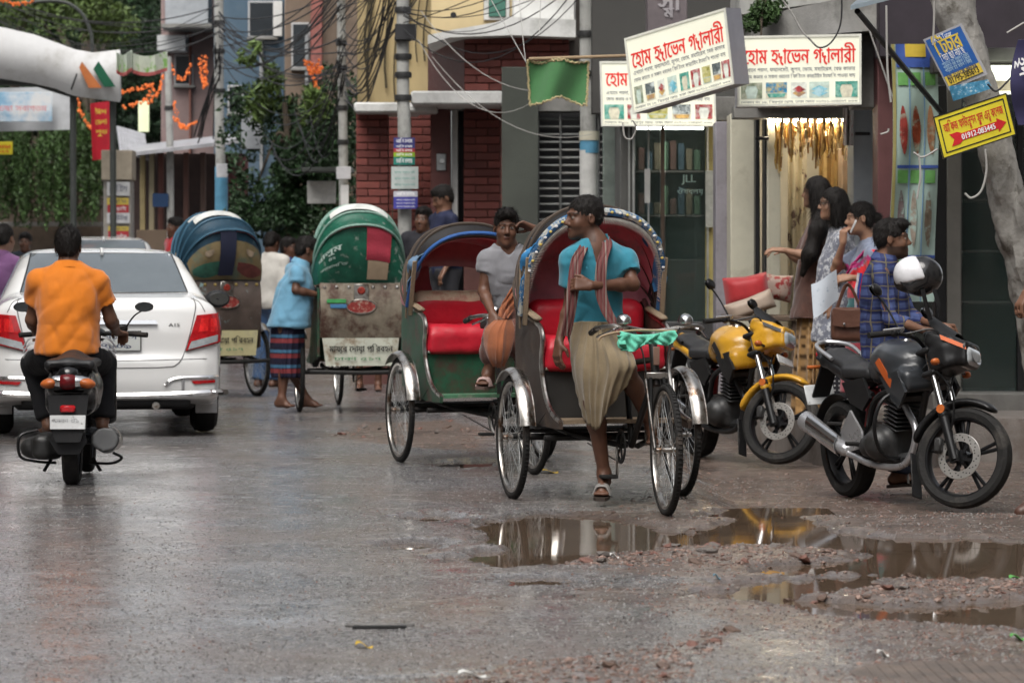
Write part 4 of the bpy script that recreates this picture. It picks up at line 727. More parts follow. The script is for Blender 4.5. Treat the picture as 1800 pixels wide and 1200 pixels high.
# white arch banner across the street
ar = empty('arch_banner', P(100, 100, 46), 0, 'white curved arch banner with orange and green stripes spanning the street', 'banner')
def top_(u): return float(np.interp(u, [-260, 0, 60, 130, 165, 212], [20, 52, 66, 92, 98, 92]))
def bot_(u): return float(np.interp(u, [-260, 0, 60, 100, 130, 212], [120, 134, 143, 152, 164, 176]))
mb = MB(); mb.sheet(lambda u, v: P(-260 + 472 * u, top_(-260 + 472 * u) * (1 - v) + bot_(-260 + 472 * u) * v, 46 - .15 * math.sin(v * 3)), 60, 6, .12); wb(mb, 'panel', M('arch_white', (.6, .6, .6), .6, var=.08, dirt=(.35, .34, .32), dscale=1.5), ar)
for nm, m, pp in (('orange_stripe', M('stripe_orange', (.5, .16, .05), .6), [(142, 108), (177, 154), (154, 154), (137, 118)]), ('green_stripe', M('stripe_green', (.01, .1, .05), .6), [(171, 107), (201, 152), (181, 152), (162, 121)]), ('dark_stripe', blackm, [(132, 128), (134, 130), (124, 158), (122, 156)])):
    mb = MB(); mb.prism([tuple(P(x, y, 45.6)[[0, 2]]) for x, y in pp], .03, lambda u, v, w: (u, 45.72 + w, v)); wb(mb, nm, m, ar)
for x in (128, 198): wb(MB().tube([P(x, 100, 46.1), P(x + 2, 640, 46.1)], .045, 8), 'post', M('dark_post', (.06, .065, .06), .6, metal=.3), ar)
wb(MB().tube([P(-200, 140, 46.1), P(60, 145, 46.1), P(128, 166, 46.1)], .05, 7), 'truss', M('dark_post'), ar)
o = empty('event_banner', P(60, 190, 52), 0, 'wide printed banner with blue landscape hanging under the white arch', 'banner'); mb = MB(); mb.sheet(lambda u, v: P(-120 + 250 * u, 158 + 76 * v - 6 * u, 52 + .1 * math.sin(u * 12)), 30, 6, .02); wb(mb, 'sheet', M('banner_grey', (.42, .43, .44), .6, var=.15), o)
panel('print', M('banner_print', (.2, .36, .5), .6, var=.3, scale=2, dirt=(.55, .56, .56), dscale=1.2, dlo=.45, dhi=.6), o, -110, 162, 92, 214, 51.7, .02); bd = Board(P(-40, 180, 51.6), P(90, 180, 51.6), P(-40, 200, 51.6)); bd.org = np.array(o.location); text('শুভেচ্ছা স্বাগতম'.replace('্', ''), M('print_redpale', (.5, .2, .2), .6), o, bd.fn, .1, .04, .12, .95, bold=.02)
o = empty('small_yellow_sign', P(10, 260, 45), 0, 'small yellow sign with red text at the left edge', 'sign'); panel('board', M('sign_yellow'), o, -14, 249, 22, 272, 45, .02); bd = Board(P(-8, 255, 44.98), P(20, 255, 44.98), P(-8, 270, 44.98)); bd.org = np.array(o.location); text('ভাড়া', rp, o, bd.fn, .02, .07, .06, .18, bold=.03); text('০১৭', rp, o, bd.fn, .02, .01, .05, .16, bold=.03)
o = empty('red_banner', P(175, 230, 47.5), 0, 'vertical red cloth banner with yellow letters beside the pillar', 'banner'); mb = MB(); mb.sheet(lambda u, v: P(159 + 36 * u + 4 * v, 182 + 100 * v - 4 * u, 47.4 + .05 * math.sin(u * 6)), 8, 12, .01); wb(mb, 'cloth', M('red_cloth', (.42, .015, .03), .7, var=.15), o)
bd = Board(P(163, 190, 47.25), P(195, 188, 47.25), P(165, 240, 47.25)); bd.org = np.array(o.location)
for i, s_ in enumerate(('ঈদ', 'মেলা', 'শুভ')): text(s_, ylw, o, bd.fn, .03, .3 - .14 * i, .1, .16, bold=.03)
# poster pillar
o = empty('poster_pillar', base(206, 46.8), 0, 'square concrete pillar plastered with posters beneath the arch end', 'pillar'); panel('shaft', M('pillar_concrete', (.33, .31, .28), .8, var=.2, bump=.2), o, 182, 266, 230, 470, 46.8, .4); panel('cap', M('pillar_cap', (.36, .31, .24), .8, var=.2), o, 178, 264, 232, 316, 46.7, .5)
for i, (x0, y0, x1, y1, c) in enumerate(((188, 320, 228, 344, (.5, .5, .5)), (188, 348, 226, 360, (.55, .42, .08)), (189, 360, 226, 374, (.4, .03, .04)), (188, 374, 228, 392, (.55, .55, .56)), (190, 398, 226, 406, (.55, .42, .08)), (190, 406, 226, 428, (.42, .04, .05)))):
    q_ = panel('poster', M('pp%d' % i, c, .6, var=.15, scale=9), o, x0, y0, x1, y1, 46.69, .008, .001)
    bd = Board(P(x0, y0, 46.68), P(x1, y0, 46.68), P(x0, y1, 46.68)); bd.org = np.array(o.location); text(('নোটিশ', 'ভর্তি', 'পড়াই', 'টিউটর', 'ভর্তি', 'হোস্টেল'.replace('্', ''))[i], wp if i in (2, 5) else ink, o, bd.fn, bd.W * .1, bd.H * .3, bd.H * .6, bd.W * .8, sub if False else 'poster_text')
# far buildings
def facade(name, label, mat, x0, y0, x1, y1, D, wins, th=3.0, extra=()):
    o = empty(name, base((x0 + x1) / 2, D), 0, label, 'building'); panel('wall', mat, o, x0, y0, x1, y1, D, th, .02)
    for a, b, c, d in wins:
        w = panel('window', M('win_frame', (.4, .4, .4), .5), o, a, b, c, d, D - .03, .06); panel('pane', M('dark_pane', (.02, .025, .03), .15, spec=.6), o, a + 3, b + 3, c - 3, d - 3, D - .04, .03, sub=w)
        panel('sill', concrete, o, a - 2, d, c + 2, d + 4, D - .15, .2, sub=w)
    for nm, m, a, b, c, d, dd in extra: panel(nm, m, o, a, b, c, d, D - dd, max(dd, .05))
    return o
facade('blue_building', 'faded blue grey building behind the bushes', M('blue_plaster', (.075, .12, .165), .8, var=.25, scale=1.2, dirt=(.1, .13, .16), dscale=1.2), 376, -60, 520, 450, 54, [(436, 2, 486, 66), (400, 150, 428, 200)], extra=(('white_shutter', whitep, 480, 2, 496, 64, .08), ('downpipe', steel, 456, 70, 462, 300, .1)))
facade('pink_building', 'pale pinkish grey building hung with orange garlands', M('pink_plaster', (.25, .18, .17), .8, var=.25, scale=1.4, dirt=(.2, .17, .17), dscale=1.3), 283, -70, 378, 460, 56, [(296, -60, 340, 30), (306, 96, 340, 150)], extra=(('balcony', M('balcony_grey', (.34, .36, .38), .7, var=.2), 290, -20, 366, 42, .8), ('balcony_floor', concrete, 284, 42, 372, 50, 1.0), ('ac_unit', M('ac_white', (.45, .46, .46), .5), 276, 62, 326, 90, .6), ('pipe', M('rust_pipe', (.2, .09, .07), .7), 332, 50, 336, 300, .1)))
facade('orange_brick_building', 'old brown building with red pipe behind the concrete pole', M('brown_plaster', (.16, .12, .09), .85, var=.35, scale=1.5), 500, -80, 640, 450, 52, [(512, 40, 545, 120)], extra=(('red_column', M('red_brick_far', (.26, .1, .085), .8, var=.3), 546, -200, 566, 140, .15), ('pipe', steel, 536, 60, 542, 200, .12)))
o = empty('signboard_back', P(440, 220, 46.6), 0, 'plain pale board among the shrubs below the blue building', 'board'); panel('board', M('pale_board', (.4, .42, .45), .6, var=.15), o, 424, 176, 458, 262, 46.6, .04)
# roadside stall with tin roof
o = empty('roadside_stall', base(330, 50), 0, 'dark roadside stall with a pale tin roof left of the bushes', 'stall'); mb = MB(); a = [P(228, 275, 48.5), P(420, 252, 48.5), P(424, 240, 51.5), P(232, 262, 51.5)]; mb.raw(a + [p + (0, 0, .05) for p in a], [(3, 2, 1, 0), (4, 5, 6, 7), (0, 1, 5, 4), (1, 2, 6, 5), (2, 3, 7, 6), (3, 0, 4, 7)]); wb(mb, 'roof', M('tin_roof', (.42, .42, .44), .5, metal=.4, var=.25), o)
panel('back', M('stall_back', (.045, .03, .027), .8, var=.4), o, 230, 270, 430, 480, 51.6, .1); panel('gate', M('maroon_gate', (.09, .035, .035), .6, var=.25), o, 398, 275, 436, 470, 50.5, .08)
for x, c in ((246, (.3, .24, .12)), (262, (.3, .26, .17)), (278, (.12, .05, .04)), (322, (.1, .05, .04)), (352, (.08, .05, .04))): panel('post', M('stall%d' % x, c, .7, var=.2), o, x, 268, x + 9, 470, 49.2, .1)
panel('sign', M('stall_sign', (.02, .05, .12), .5), o, 268, 340, 296, 364, 48.9, .04); panel('counter', M('stall_counter', (.14, .1, .07), .7), o, 240, 404, 330, 470, 49.0, .6)
# lamp-like warm strip seen in the stall
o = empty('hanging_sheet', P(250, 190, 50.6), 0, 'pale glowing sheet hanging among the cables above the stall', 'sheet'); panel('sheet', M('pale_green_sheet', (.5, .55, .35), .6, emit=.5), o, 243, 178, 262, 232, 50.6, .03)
for nm, x0, y0, x1, y1, D, c, lb in (('cloth_sign', 205, 92, 232, 128, 44.5, (.45, .5, .42), 'crumpled white and green cloth sign at the end of the arch'), ('cloth_sign', 234, 94, 294, 128, 44.6, (.5, .54, .45), 'white banner with green print beside the arch end')):
    o = empty(nm, P(x0, y1, D), 0, lb, 'sign'); mb = MB(); mb.sheet(lambda u, v: P(x0 + (x1 - x0) * u, y0 + (y1 - y0) * v + 5 * math.sin(u * 4), D + .08 * math.sin(u * 8)), 12, 6, .01); wb(mb, 'cloth', M('cloth%d' % x0, c, .7, var=.2, dirt=(.2, .4, .1), dscale=8, dlo=.52, dhi=.6), o); mb = MB(); mb.sheet(lambda u, v: P(x0 + (x1 - x0) * u, y1 - 5 + 6 * v + 5 * math.sin(u * 4), D - .03 + .08 * math.sin(u * 8)), 12, 3, .01); wb(mb, 'red_hem', M('hem_red', (.4, .1, .1), .7), o)
o = empty('tin_shed', base(220, 52), 0, 'grey tin sheet lean-to beside the red banner', 'shed'); mb = MB(); mb.sheet(lambda u, v: P(205 + 50 * u + 6 * v, 222 + 45 * v + 14 * u, 52 - 1.5 * v + .02 * math.sin(u * 60)), 40, 4, .02); wb(mb, 'roof', M('tin_roof'), o)
# garlands
gm2 = M('marigold', (.7, .17, .04), .6, var=.4, scale=20, emit=.12); gl = 0; GLW = ('hanging flat just right of the pillar cap', 'sagging below the flat one right of the pillar', 'rising steeply to the thin grey pole', 'looped in a bow over the pink building', 'hanging straight beside the dark pole, right strand', 'hanging straight beside the dark pole, left strand', 'sagging low over the stall roof', 'crossing the low one over the stall roof', 'dangling from the arch end by the red banner', 'in a shallow bow above the dark shrub tree', 'hanging down left among the shrub tree branches', 'at the top left corner above the arch', 'hooked at the right of the shrub tree cluster')  # flower colour carries a faint added glow of its own
for pp in ([(210, 165), (245, 155), (268, 150)], [(218, 190), (250, 178), (270, 158)], [(262, 180), (280, 160), (288, 132)], [(298, 110), (318, 142), (336, 112)], [(360, 98), (362, 130), (358, 155)], [(352, 100), (356, 140), (366, 150)], [(294, 195), (320, 222), (342, 216)], [(306, 180), (316, 218), (330, 225)], [(137, 175), (145, 205), (162, 228)], [(534, 108), (548, 128), (562, 108)], [(540, 112), (552, 140), (556, 152)], [(0, 2), (30, 6), (55, 5)], [(546, 110), (558, 130), (562, 120)]):
    D = 50 if pp[0][0] > 100 else 45; D = 43 if pp[0][0] > 500 else D; c = bez([P(x, y, D) for x, y in pp], 14); mb = MB()
    for q_ in c:
        mb.raw(ico * random.uniform(.012, .027) + q_ + RNG.normal(size=3) * .014, [tuple(x) for x in icf])
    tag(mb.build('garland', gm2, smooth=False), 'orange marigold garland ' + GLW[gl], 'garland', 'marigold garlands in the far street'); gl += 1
# shrubs and trees in the middle
tree('roadside_tree', 'dense dark shrub tree between the blue building and the brick wall', [P(500, 180, 45), P(508, 300, 45), P(505, 640, 45)], [(510, 230, 46, .6, .5), (470, 280, 45, .55, .5), (545, 290, 45, .55, .7), (450, 330, 45.5, .5, .5), (500, 350, 45, .75, .7), (580, 250, 46, .4, .8), (560, 370, 45, .5, .5), (430, 240, 47, .4, .4), (600, 330, 44.5, .4, .7), (590, 410, 44, .4, .4), (440, 400, 44.5, .45, .4), (575, 170, 47, .3, .5), (420, 180, 46, .3, .3), (610, 200, 45, .25, .6)], 27000, .085, g1, tr=.08)
tree('plumeria_tree', 'young tree with long pale green leaves in front of the blue building', [P(455, 90, 45.5), P(500, 200, 46), P(520, 300, 46), P(512, 645, 46)], [(448, 84, 45.2, .28, .14), (470, 96, 45.2, .22, .12), (436, 104, 45.2, .16, .1), (542, 190, 45.0, .3, .3), (470, 180, 45.4, .3, .35), (500, 130, 45.6, .3, .2)], 2300, .15, g3, asp=.28, tr=.028)
tree('roof_plant', 'small leafy plant growing on the ledge above the lit signs', [P(1340, 20, 27.6), P(1338, 60, 27.6), P(1338, 66, 27.6)], [(1345, 20, 27.7, .13, .12), (1325, 40, 27.7, .1, .08), (1362, 8, 27.8, .1, .1)], 1400, .05, g2, tr=.012, cat='plant')
tree('potted_sprout', 'small light green leaves beside the concrete pole behind the rickshaws', [P(690, 380, 35), P(690, 400, 35), P(690, 690, 35)], [(690, 385, 35, .07, .09)], 160, .07, g3, tr=.01, cat='plant')
o = empty('notice_board', P(565, 340, 43), 0, 'small roofed notice board with white papers under the trees', 'notice board'); panel('board', M('papers', (.5, .5, .48), .6, var=.25, scale=10), o, 540, 318, 590, 358, 43, .05); panel('roof', M('dark_post'), o, 530, 294, 618, 302, 42.6, .6)
# poles
polem = M('pole_concrete', (.36, .36, .34), .8, var=.2, scale=4, bump=.25, dirt=(.15, .15, .14), dscale=3)
def pole(label, pp, D, r, bands=()):
    o = empty('utility_pole', (P(pp[-1][0], 455, D)[0], D, 0), 0, label, 'pole'); pts = [P(x, y, D) for x, y in pp]; wb(MB().tube(bez(pts, 4), np.linspace(r * .82, r, (len(pts) - 1) * 4 + 1), 14), 'shaft', polem, o)
    for x, y in bands: wb(MB().lathe([(r * 1.12, -.03), (r * 1.18, 0), (r * 1.12, .03)], 14, P(x, y, D)), 'band', M('dark_band', (.05, .05, .05), .5, metal=.5), o)
    return o
po1 = pole('thick concrete pole with coloured posters behind the open rickshaw', [(708, -600), (708, 100), (711, 250), (712, 690)], 35.4, .075, [(708, 18), (708, 68), (709, 100), (709, 132), (709, 172)])
panel('junction_box', M('box_black', (.03, .03, .032), .5), po1, 694, 42, 731, 70, 35.25, .2)
for nm, cs in (('coloured', [((.05, .05, .18), 242, 254), ((.05, .06, .2), 254, 261), ((.4, .05, .06), 261, 268), ((.25, .42, .03), 268, 276), ((.03, .2, .16), 276, 290)]), ('pale green', [((.45, .5, .48), 293, 332)]), ('blue', [((.5, .5, .55), 336, 346), ((.06, .06, .3), 346, 367)])):
    o = empty('pole_poster', P(712, cs[-1][2], 35.2), 0, {'coloured': 'poster with blue red and green stripes, topmost on the pole', 'pale green': 'plain pale green handbill, middle one on the pole', 'blue': 'white and blue handbill, lowest on the pole'}[nm], 'poster')
    xw = (692, 729) if nm == 'coloured' else (688, 735) if nm != 'blue' else (692, 734)
    for i, (c, y0, y1) in enumerate(cs):
        mb = MB(); mb.sheet(lambda u, v: P(xw[0] + (xw[1] - xw[0]) * u, y0 + (y1 - y0) * v, 35.28 - .05 * math.sin(u * 3.14)), 8, 3, .004); wb(mb, 'stripe', M('ps_%s%d' % (nm[:4], i), c, .6, var=.12), o)
        bd = Board(P(xw[0], y0, 35.21), P(xw[1], y0, 35.21), P(xw[0], y1, 35.21)); bd.org = np.array(o.location)
        if y1 - y0 < 16: text('ভর্তি চলছে'.replace('্', ''), wp, o, bd.fn, bd.W * .12, bd.H * .25, bd.H * .8, bd.W * .76, bold=.02)
        else:
            for r_ in range(3): text('ছাত্র পড়াতে চাই'.replace('্', ''), M('print_teal', (.1, .25, .22), .6) if nm != 'blue' else wp, o, bd.fn, bd.W * .12, bd.H * (.7 - .28 * r_), bd.H * .14, bd.W * .76, bold=.02)
po2 = pole('slim pale concrete pole beside the dark trees', [(598, -600), (600, 60), (603, 220), (606, 655)], 41.5, .06, [(600, 76), (601, 120), (602, 190), (603, 250)]); panel('plate', M('plate_pale', (.5, .5, .52), .5, var=.2), po2, 591, 293, 617, 315, 41.3, .03); panel('handbill', M('paper_white', (.6, .6, .6), .6), po2, 599, 325, 613, 362, 41.35, .01)
po3 = pole('dark weathered pole with blue wrapped base by the stall', [(384, -600), (385, 150), (388, 300), (391, 630)], 47.5, .075, [(385, 40), (385, 90), (386, 160)]); panel('plate', M('plate_pale'), po3, 380, 288, 400, 312, 47.2, .03); wb(MB().lathe([(.09, -.45), (.09, .45)], 14, P(389, 350, 47.5)), 'blue_wrap', M('blue_wrap', (.1, .28, .42), .6, var=.3), po3)
po4 = pole('thin grey pole in front of the pink building', [(296, 100), (296, 160), (299, 280), (301, 625)], 49, .055, [(297, 190)])
po5 = pole('concrete pole with pale blue band before the slatted shutter', [(1031, -600), (1032, 100), (1034, 250), (1036, 700)], 33.6, .085, [(1032, 60), (1032, 130)]); wb(MB().lathe([(.094, -.12), (.094, .04)], 16, P(1036, 248, 33.6)), 'blue_band', M('blue_wrap'), po5); wb(MB().lathe([(.1, -.04), (.1, .05)], 16, P(1036, 240, 33.6)), 'cream_band', cream, po5)
wb(MB().lathe([(.09, -.8), (.091, .2)], 16, P(1035, 300, 33.6)), 'paper_wrap', M('paper_wrap', (.52, .52, .5), .6, var=.2, dirt=(.2, .4, .5), dscale=5, dlo=.6, dhi=.7), po5)
tag(MB().tube(bez([P(20, 8, 52), P(100, 2, 52), P(140, 20, 52), P(160, 60, 52), P(163, 110, 52)], 6), .03, 6).build('lamp_arm', M('dark_post')), 'curved thin street lamp arm above the arch', 'lamp arm')
# overhead cables
cabm = M('cable_black', (.02, .02, .022), .6); cabg = M('cable_pale', (.35, .34, .32), .6)
def cable(a, b, sag, r=.012, m=None, lb='sagging black overhead cable strung between the poles', gr='overhead cables', n=14, wob=0):
    a = P(*a); b = P(*b); t = np.linspace(0, 1, n)[:, None]; c = a + (b - a) * t; c[:, 2] -= (4 * sag * t * (1 - t))[:, 0]
    if wob: c += RNG.normal(size=c.shape) * wob; c = bez(c, 3)
    tag(MB().tube(c, r * .6, 5).build('overhead_cable', m or cabm), lb, 'cable', gr)
for i in range(20): cable((600 + random.uniform(-3, 3), random.uniform(0, 130), 41.3), (random.choice((708, 760, 690)) + random.uniform(-4, 4), random.uniform(-160, -20), 35.2), random.uniform(-.2, .5), random.uniform(.008, .016), lb='black cable rising from the slim pole towards the thick poster pole', gr='cables from slim to thick pole')
for i in range(20): cable((385, random.uniform(20, 130), 47.3), (600, random.uniform(-60, 200), 41.3), random.uniform(.1, .7), random.uniform(.009, .018), lb='black cable sagging from the dark weathered pole to the slim pole', gr='cables from dark to slim pole')
for i in range(8): cable((709, random.uniform(10, 60), 35.2), (1030, random.uniform(-140, -10), 33.4), random.uniform(.1, .6), random.uniform(.006, .012), lb='thin black cable between the thick poster pole and the banded pole', gr='cables before the brick building')
for i in range(9): cable((-40, random.uniform(-30, 60), 48), (385, random.uniform(0, 60), 47.3), random.uniform(.1, .6), random.uniform(.009, .016), lb='black cable crossing above the white arch at the top left', gr='cables above the arch')
for i in range(12): cable((385 + random.uniform(-8, 4), random.uniform(60, 150), 47.2), (365 + random.uniform(-30, 22), random.uniform(232, 262), 48.4), -random.uniform(.0, .1), random.uniform(.012, .02), lb='dark cable hanging down from the weathered pole to the stall', gr='cables hanging at the pole')
for i in range(9): cable((600 + random.uniform(-2, 8), random.uniform(60, 140), 41.2), (500 + random.uniform(-60, 60), random.uniform(190, 290), 44), random.uniform(.3, .8), .013, lb='black cable drooping from the slim pole into the dark shrub tree', gr='cables drooping into the shrubs')
for i in range(9): cable((606, random.uniform(90, 180), 41.2), (690 + random.uniform(-20, 30), random.uniform(-40, 60), 36), random.uniform(.2, .5), .013, lb='black cable looping up from the slim pole before the yellow wall', gr='cables before the yellow wall')
for a, b, s_ in (((735, 70, 35), (935, 180, 33), .35), ((740, 20, 35), (945, 160, 33), .2), ((760, 100, 35), (1040, 236, 33.4), .3), ((852, -20, 35), (925, 110, 27), .0), ((910, -40, 30), (924, 108, 27), .05), ((952, -40, 30), (948, 60, 28), .0)): cable(a, b, s_, .006, cabg, 'thin pale wire ' + {735: 'sagging from the junction box to the green grey pillar', 740: 'highest of those crossing the brick bay', 760: 'sagging lowest across the brick doorway', 852: 'dropping to the left end of the green cloth', 910: 'dropping steeply to the green cloth corner', 952: 'hanging straight down above the green cloth'}[a[0]], 'thin pale wires')
lw = 0; LWW = ('in black dangling over the right lit sign', 'pale, crossing the ledge to the right lit sign', 'pale, running down before the food banner', 'pale, straight down beside the maroon column', 'pale, hanging above the blue tuition poster', 'pale, hooked below the yellow arrow sign', 'pale, curled short beside the maroon column', 'pale, at the upper right corner by the navy banner', 'pale, knotted to the left corner of the yellow sign', 'black, tied between the blue strip and navy banner', 'pale, hanging from the knot before the food banner', 'pale, looped under the half hidden lit sign')
for pp in ([(1480, -20), (1478, 40), (1462, 74), (1440, 84), (1420, 66)], [(1360, -20), (1390, 20), (1410, 55), (1432, 78)], [(1520, 30), (1548, 110), (1562, 150), (1580, 200), (1606, 268)], [(1558, 10), (1560, 120), (1566, 180)], [(1641, -20), (1642, 30), (1640, 80)], [(1732, 262), (1734, 300), (1725, 335), (1708, 348), (1696, 340)], [(1548, 236), (1560, 232), (1562, 226)], [(1800, 40), (1780, 52), (1770, 58)], [(1606, 268), (1622, 276), (1648, 262)], [(1736, 148), (1752, 160), (1778, 136)], [(1615, 270), (1618, 310), (1612, 350)], [(1095, 215), (1098, 240), (1110, 244), (1118, 225), (1112, 212)]):
    D = 26.4 if pp[0][0] < 1530 else 21.9; D = 27 if pp[0][0] < 1200 else D
    tag(MB().tube(bez([P(x, y, D) for x, y in pp], 8), .007, 5).build('loose_wire', cabm if pp[0][0] in (1480, 1736) else cabg), 'loose wire ' + LWW[lw], 'wire', 'loose dangling wires'); lw += 1
o = MB(); o.cyl(P(797, 27, 34) - (0, .03, 0), P(797, 27, 34) + (0, .03, 0), .03, 12); tag(o.build('cable_joint', cabm), 'small round black joint on a wire before the yellow wall', 'joint')
# street continued out of frame by added buildings that block low sky light
for lb, x, y, w, d, h in (('unseen plain building added along the left side of the street', -10, 9, 5.4, 66, 9.5), ('unseen plain building added on the right side of the street nearer than the shops', 9.2, 2, 6, 42, 8), ('unseen plain building added to close the street behind the camera', 0, -52, 40, 6, 8)):
    o = empty('added_street_building', (x, y, 0), 0, lb, 'building'); MB().box((0, 0, h / 2), (w, d, h)).build('wall', M('street_plaster', (.25, .235, .21), .8, var=.3, scale=.6), o)
    for i in range(12):
        for j in range(3): sx = 1 if x < 0 else -1; wx = (sx * w / 2, -d / 2 + d * (i + .5) / 12, 2 + 3.4 * j) if d > 10 else (-w / 2 + w * (i + .5) / 12, d / 2, 2 + 3 * j); MB().box(wx, (.1, 1.4, 1.6) if d > 10 else (1.4, .1, 1.6)).build('window', _M['dark_pane'], o)
# ------------------------------------------------------------------ people: one continuous skin surface, clothes and hair as children
def skinmat(): return M('skin', vc=True, rough=.5, var=.1, scale=14, bump=.06, bscale=120, spec=.4)
SK1, SK2, SK3 = (.105, .048, .029), (.15, .074, .045), (.3, .168, .108)
def frame(r, up):
    up = nrm(up); r = nrm(r); r = nrm(r - up * (r @ up)); f = np.cross(r, up); return np.stack((r, -f, up), 1)   # columns: right, back, up (face looks along -Y)
class Person:
    """joints in metres relative to the root; L = the person's left. head: (centre, yaw, pitch, roll), yaw 0 looks at the camera, +90 looks to picture right"""
    def __init__(s, label, root, D, skin=SK1, h=.0065, hs=1.0, fat=1.0):
        s.root = np.array(root, float); s.D = D; s.J = {}; s.skin = skin; s.h = h; s.hs = hs; s.fat = fat; s.label = label; s.S = SDF(h); s.hd = None
    def j(s, **k):
        for n, v in k.items(): s.J[n] = P(v[0], v[1], s.D + (v[2] if len(v) > 2 else 0)) - s.root
        return s
    def head(s, px, py, dd, yaw, pitch=0, roll=0):
        s.hc = P(px, py, s.D + dd) - s.root; s.HR = rot(0, 0, yaw) @ rot(pitch, 0, 0) @ rot(0, roll, 0); k = s.hs; S = s.S
        T = lambda x, y, z: s.hc + s.HR @ (np.array((x, y, z)) * k); s.T = T
        E = lambda c, r, kk=.015, op=1: S.ell(T(*c), np.array(r) * k, s.HR, kk, op)
        E((0, .014, .036), (.074, .094, .084)); E((0, -.028, -.03), (.06, .064, .084), .03); E((0, -.042, -.082), (.044, .044, .034), .03); S.ell(T(0, -.078, -.098), .019 * k, None, .025)
        for x in (-1, 1):
            E((x * .037, -.062, -.03), (.022, .022, .024), .025); S.cone(T(x * .012, -.088, .026), T(x * .045, -.072, .024), .011 * k, .009 * k, .012)
            S.ell(T(x * .031, -.1, .004), .0155 * k, None, .012, -1); S.ell(T(x * .031, -.078, .004), .0135 * k, None, .003)
            E((x * .076, .012, -.008), (.009, .02, .031), .008); E((x * .083, .008, -.006), (.005, .01, .017), .004, -1); S.ell(T(x * .012, -.098, -.034), .0085 * k, None, .008)
        S.cone(T(0, -.086, .014), T(0, -.11, -.026), .008 * k, .0125 * k, .012); E((0, -.089, -.06), (.024, .013, .008), .006); E((0, -.087, -.073), (.02, .012, .008), .006)
        S.cone(T(0, .02, -.06), s.J['nek'] + (0, .0, -.02), .054 * k, .058, .03); return s
    def hand(s, side, d, n, curl=.35, spread=.05, thumb=.5):      # d: finger direction, n: palm normal
        w = s.J['wr' + side]; d = nrm(d); n = nrm(np.array(n) - d * (np.array(n) @ d)); x = np.cross(d, n) * (1 if side == 'L' else -1); S = s.S; k = s.hs
        for i in range(4):
            o = (i - 1.5) * .019 * k; kn = w + d * .088 * k + x * o + n * -.002 * abs(i - 1.5); S.cone(w + d * .012 + x * o * .55, kn, .015 * k, .0115 * k, .014)
            L = (.07, .08, .075, .06)[i] * k; p = kn; dd = nrm(d + x * spread * (i - 1.5))
            for q, (fr, bend) in enumerate(((.45, .9), (.32, 1.1), (.23, .7))):
                a = bend * curl * 1.25; dd = nrm(dd * math.cos(a) + n * math.sin(a)); p2 = p + dd * L * fr; S.cone(p, p2, .0092 * k, .0078 * k, .004); p = p2
        t0 = w + d * .03 * k - x * .024 * k; t1 = t0 + nrm(d * .7 - x * .75 + n * thumb) * .042 * k; t2 = t1 + nrm(d * .9 - x * .15 + n * thumb * .8) * .034 * k
        S.cone(t0, t1, .0145 * k, .011 * k, .012); S.cone(t1, t2, .0105 * k, .0085 * k, .004); return s
    def arm(s, side, bare=True):
        J = s.J; S = s.S; a, e, w = J['sh' + side], J['el' + side], J['wr' + side]; f = s.fat
        S.cone(a + (e - a) * .05, e, .042 * f, .034 * f, .025); m = e + (w - e) * .3; S.cone(e, m, .036 * f, .036 * f, .02); S.cone(m, w, .036 * f, .0235 * f, .02); return s
    def leg(s, side, foot=True, fd=None):
        J = s.J; S = s.S; a, kn, an = J['hi' + side], J['kn' + side], J['an' + side]; f = s.fat
        S.cone(a, kn, .078 * f, .052 * f, .04); m = kn + (an - kn) * .3 + np.array((0, .012, 0)); S.cone(kn, m, .05 * f, .05 * f, .03); S.cone(m, an, .05 * f, .033 * f, .03)
        if foot: s.foot(side)
        return s
    def foot(s, side):
        J = s.J; S = s.S; an, to = J['an' + side], J['to' + side]; dn = to - an; hor = nrm(dn * (1, 1, 0)); x = np.cross(hor, (0, 0, 1)); z0 = min(to[2], an[2] - .05)
        heel = an - hor * .035 + (0, 0, -.045); S.cone(an, heel, .033, .03, .03); b = to - hor * .06; S.cone(an + (0, 0, -.01), b + (0, 0, .012), .03, .024, .03); S.cone(heel, b, .028, .022, .03)
        for i in range(5):
            o = (i - 2) * .0165; S.cone(b + x * o * .8, to + x * o - hor * abs(i - 1.5) * .006, .014, .0095 if i else .011, .008)
    def torso(s, S, g=0.0, k=.06, lo=True):
        J = s.J; f = s.fat; up = J['nek'] - J['pel']; Rc = frame(J['shL'] - J['shR'], up); Rp = frame(J['hiL'] - J['hiR'], up); ch = J['pel'] + (J['nek'] - J['pel']) * .66; wa = J['pel'] + (J['nek'] - J['pel']) * .32
        if 'bend' in J: ch = ch + J['bend']; wa = wa + J['bend']
        S.ell(ch, (np.array((.152, .108, .17)) * f + g), Rc, k); S.ell(wa, np.array((.13, .1, .14)) * f + g, Rp, k)
        if lo: S.ell(J['pel'], np.array((.155, .112, .12)) * f + g, Rp, k)
        for q in ('shL', 'shR'): S.cone(J['nek'] + (J[q] - J['nek']) * .25 + (0, 0, -.035), J[q] + (0, 0, -.018), .054 + g, .042 * f + g * .8, .05)
        S.cone(ch, J['nek'], .085 * f + g, .056 + g * .6, .05)
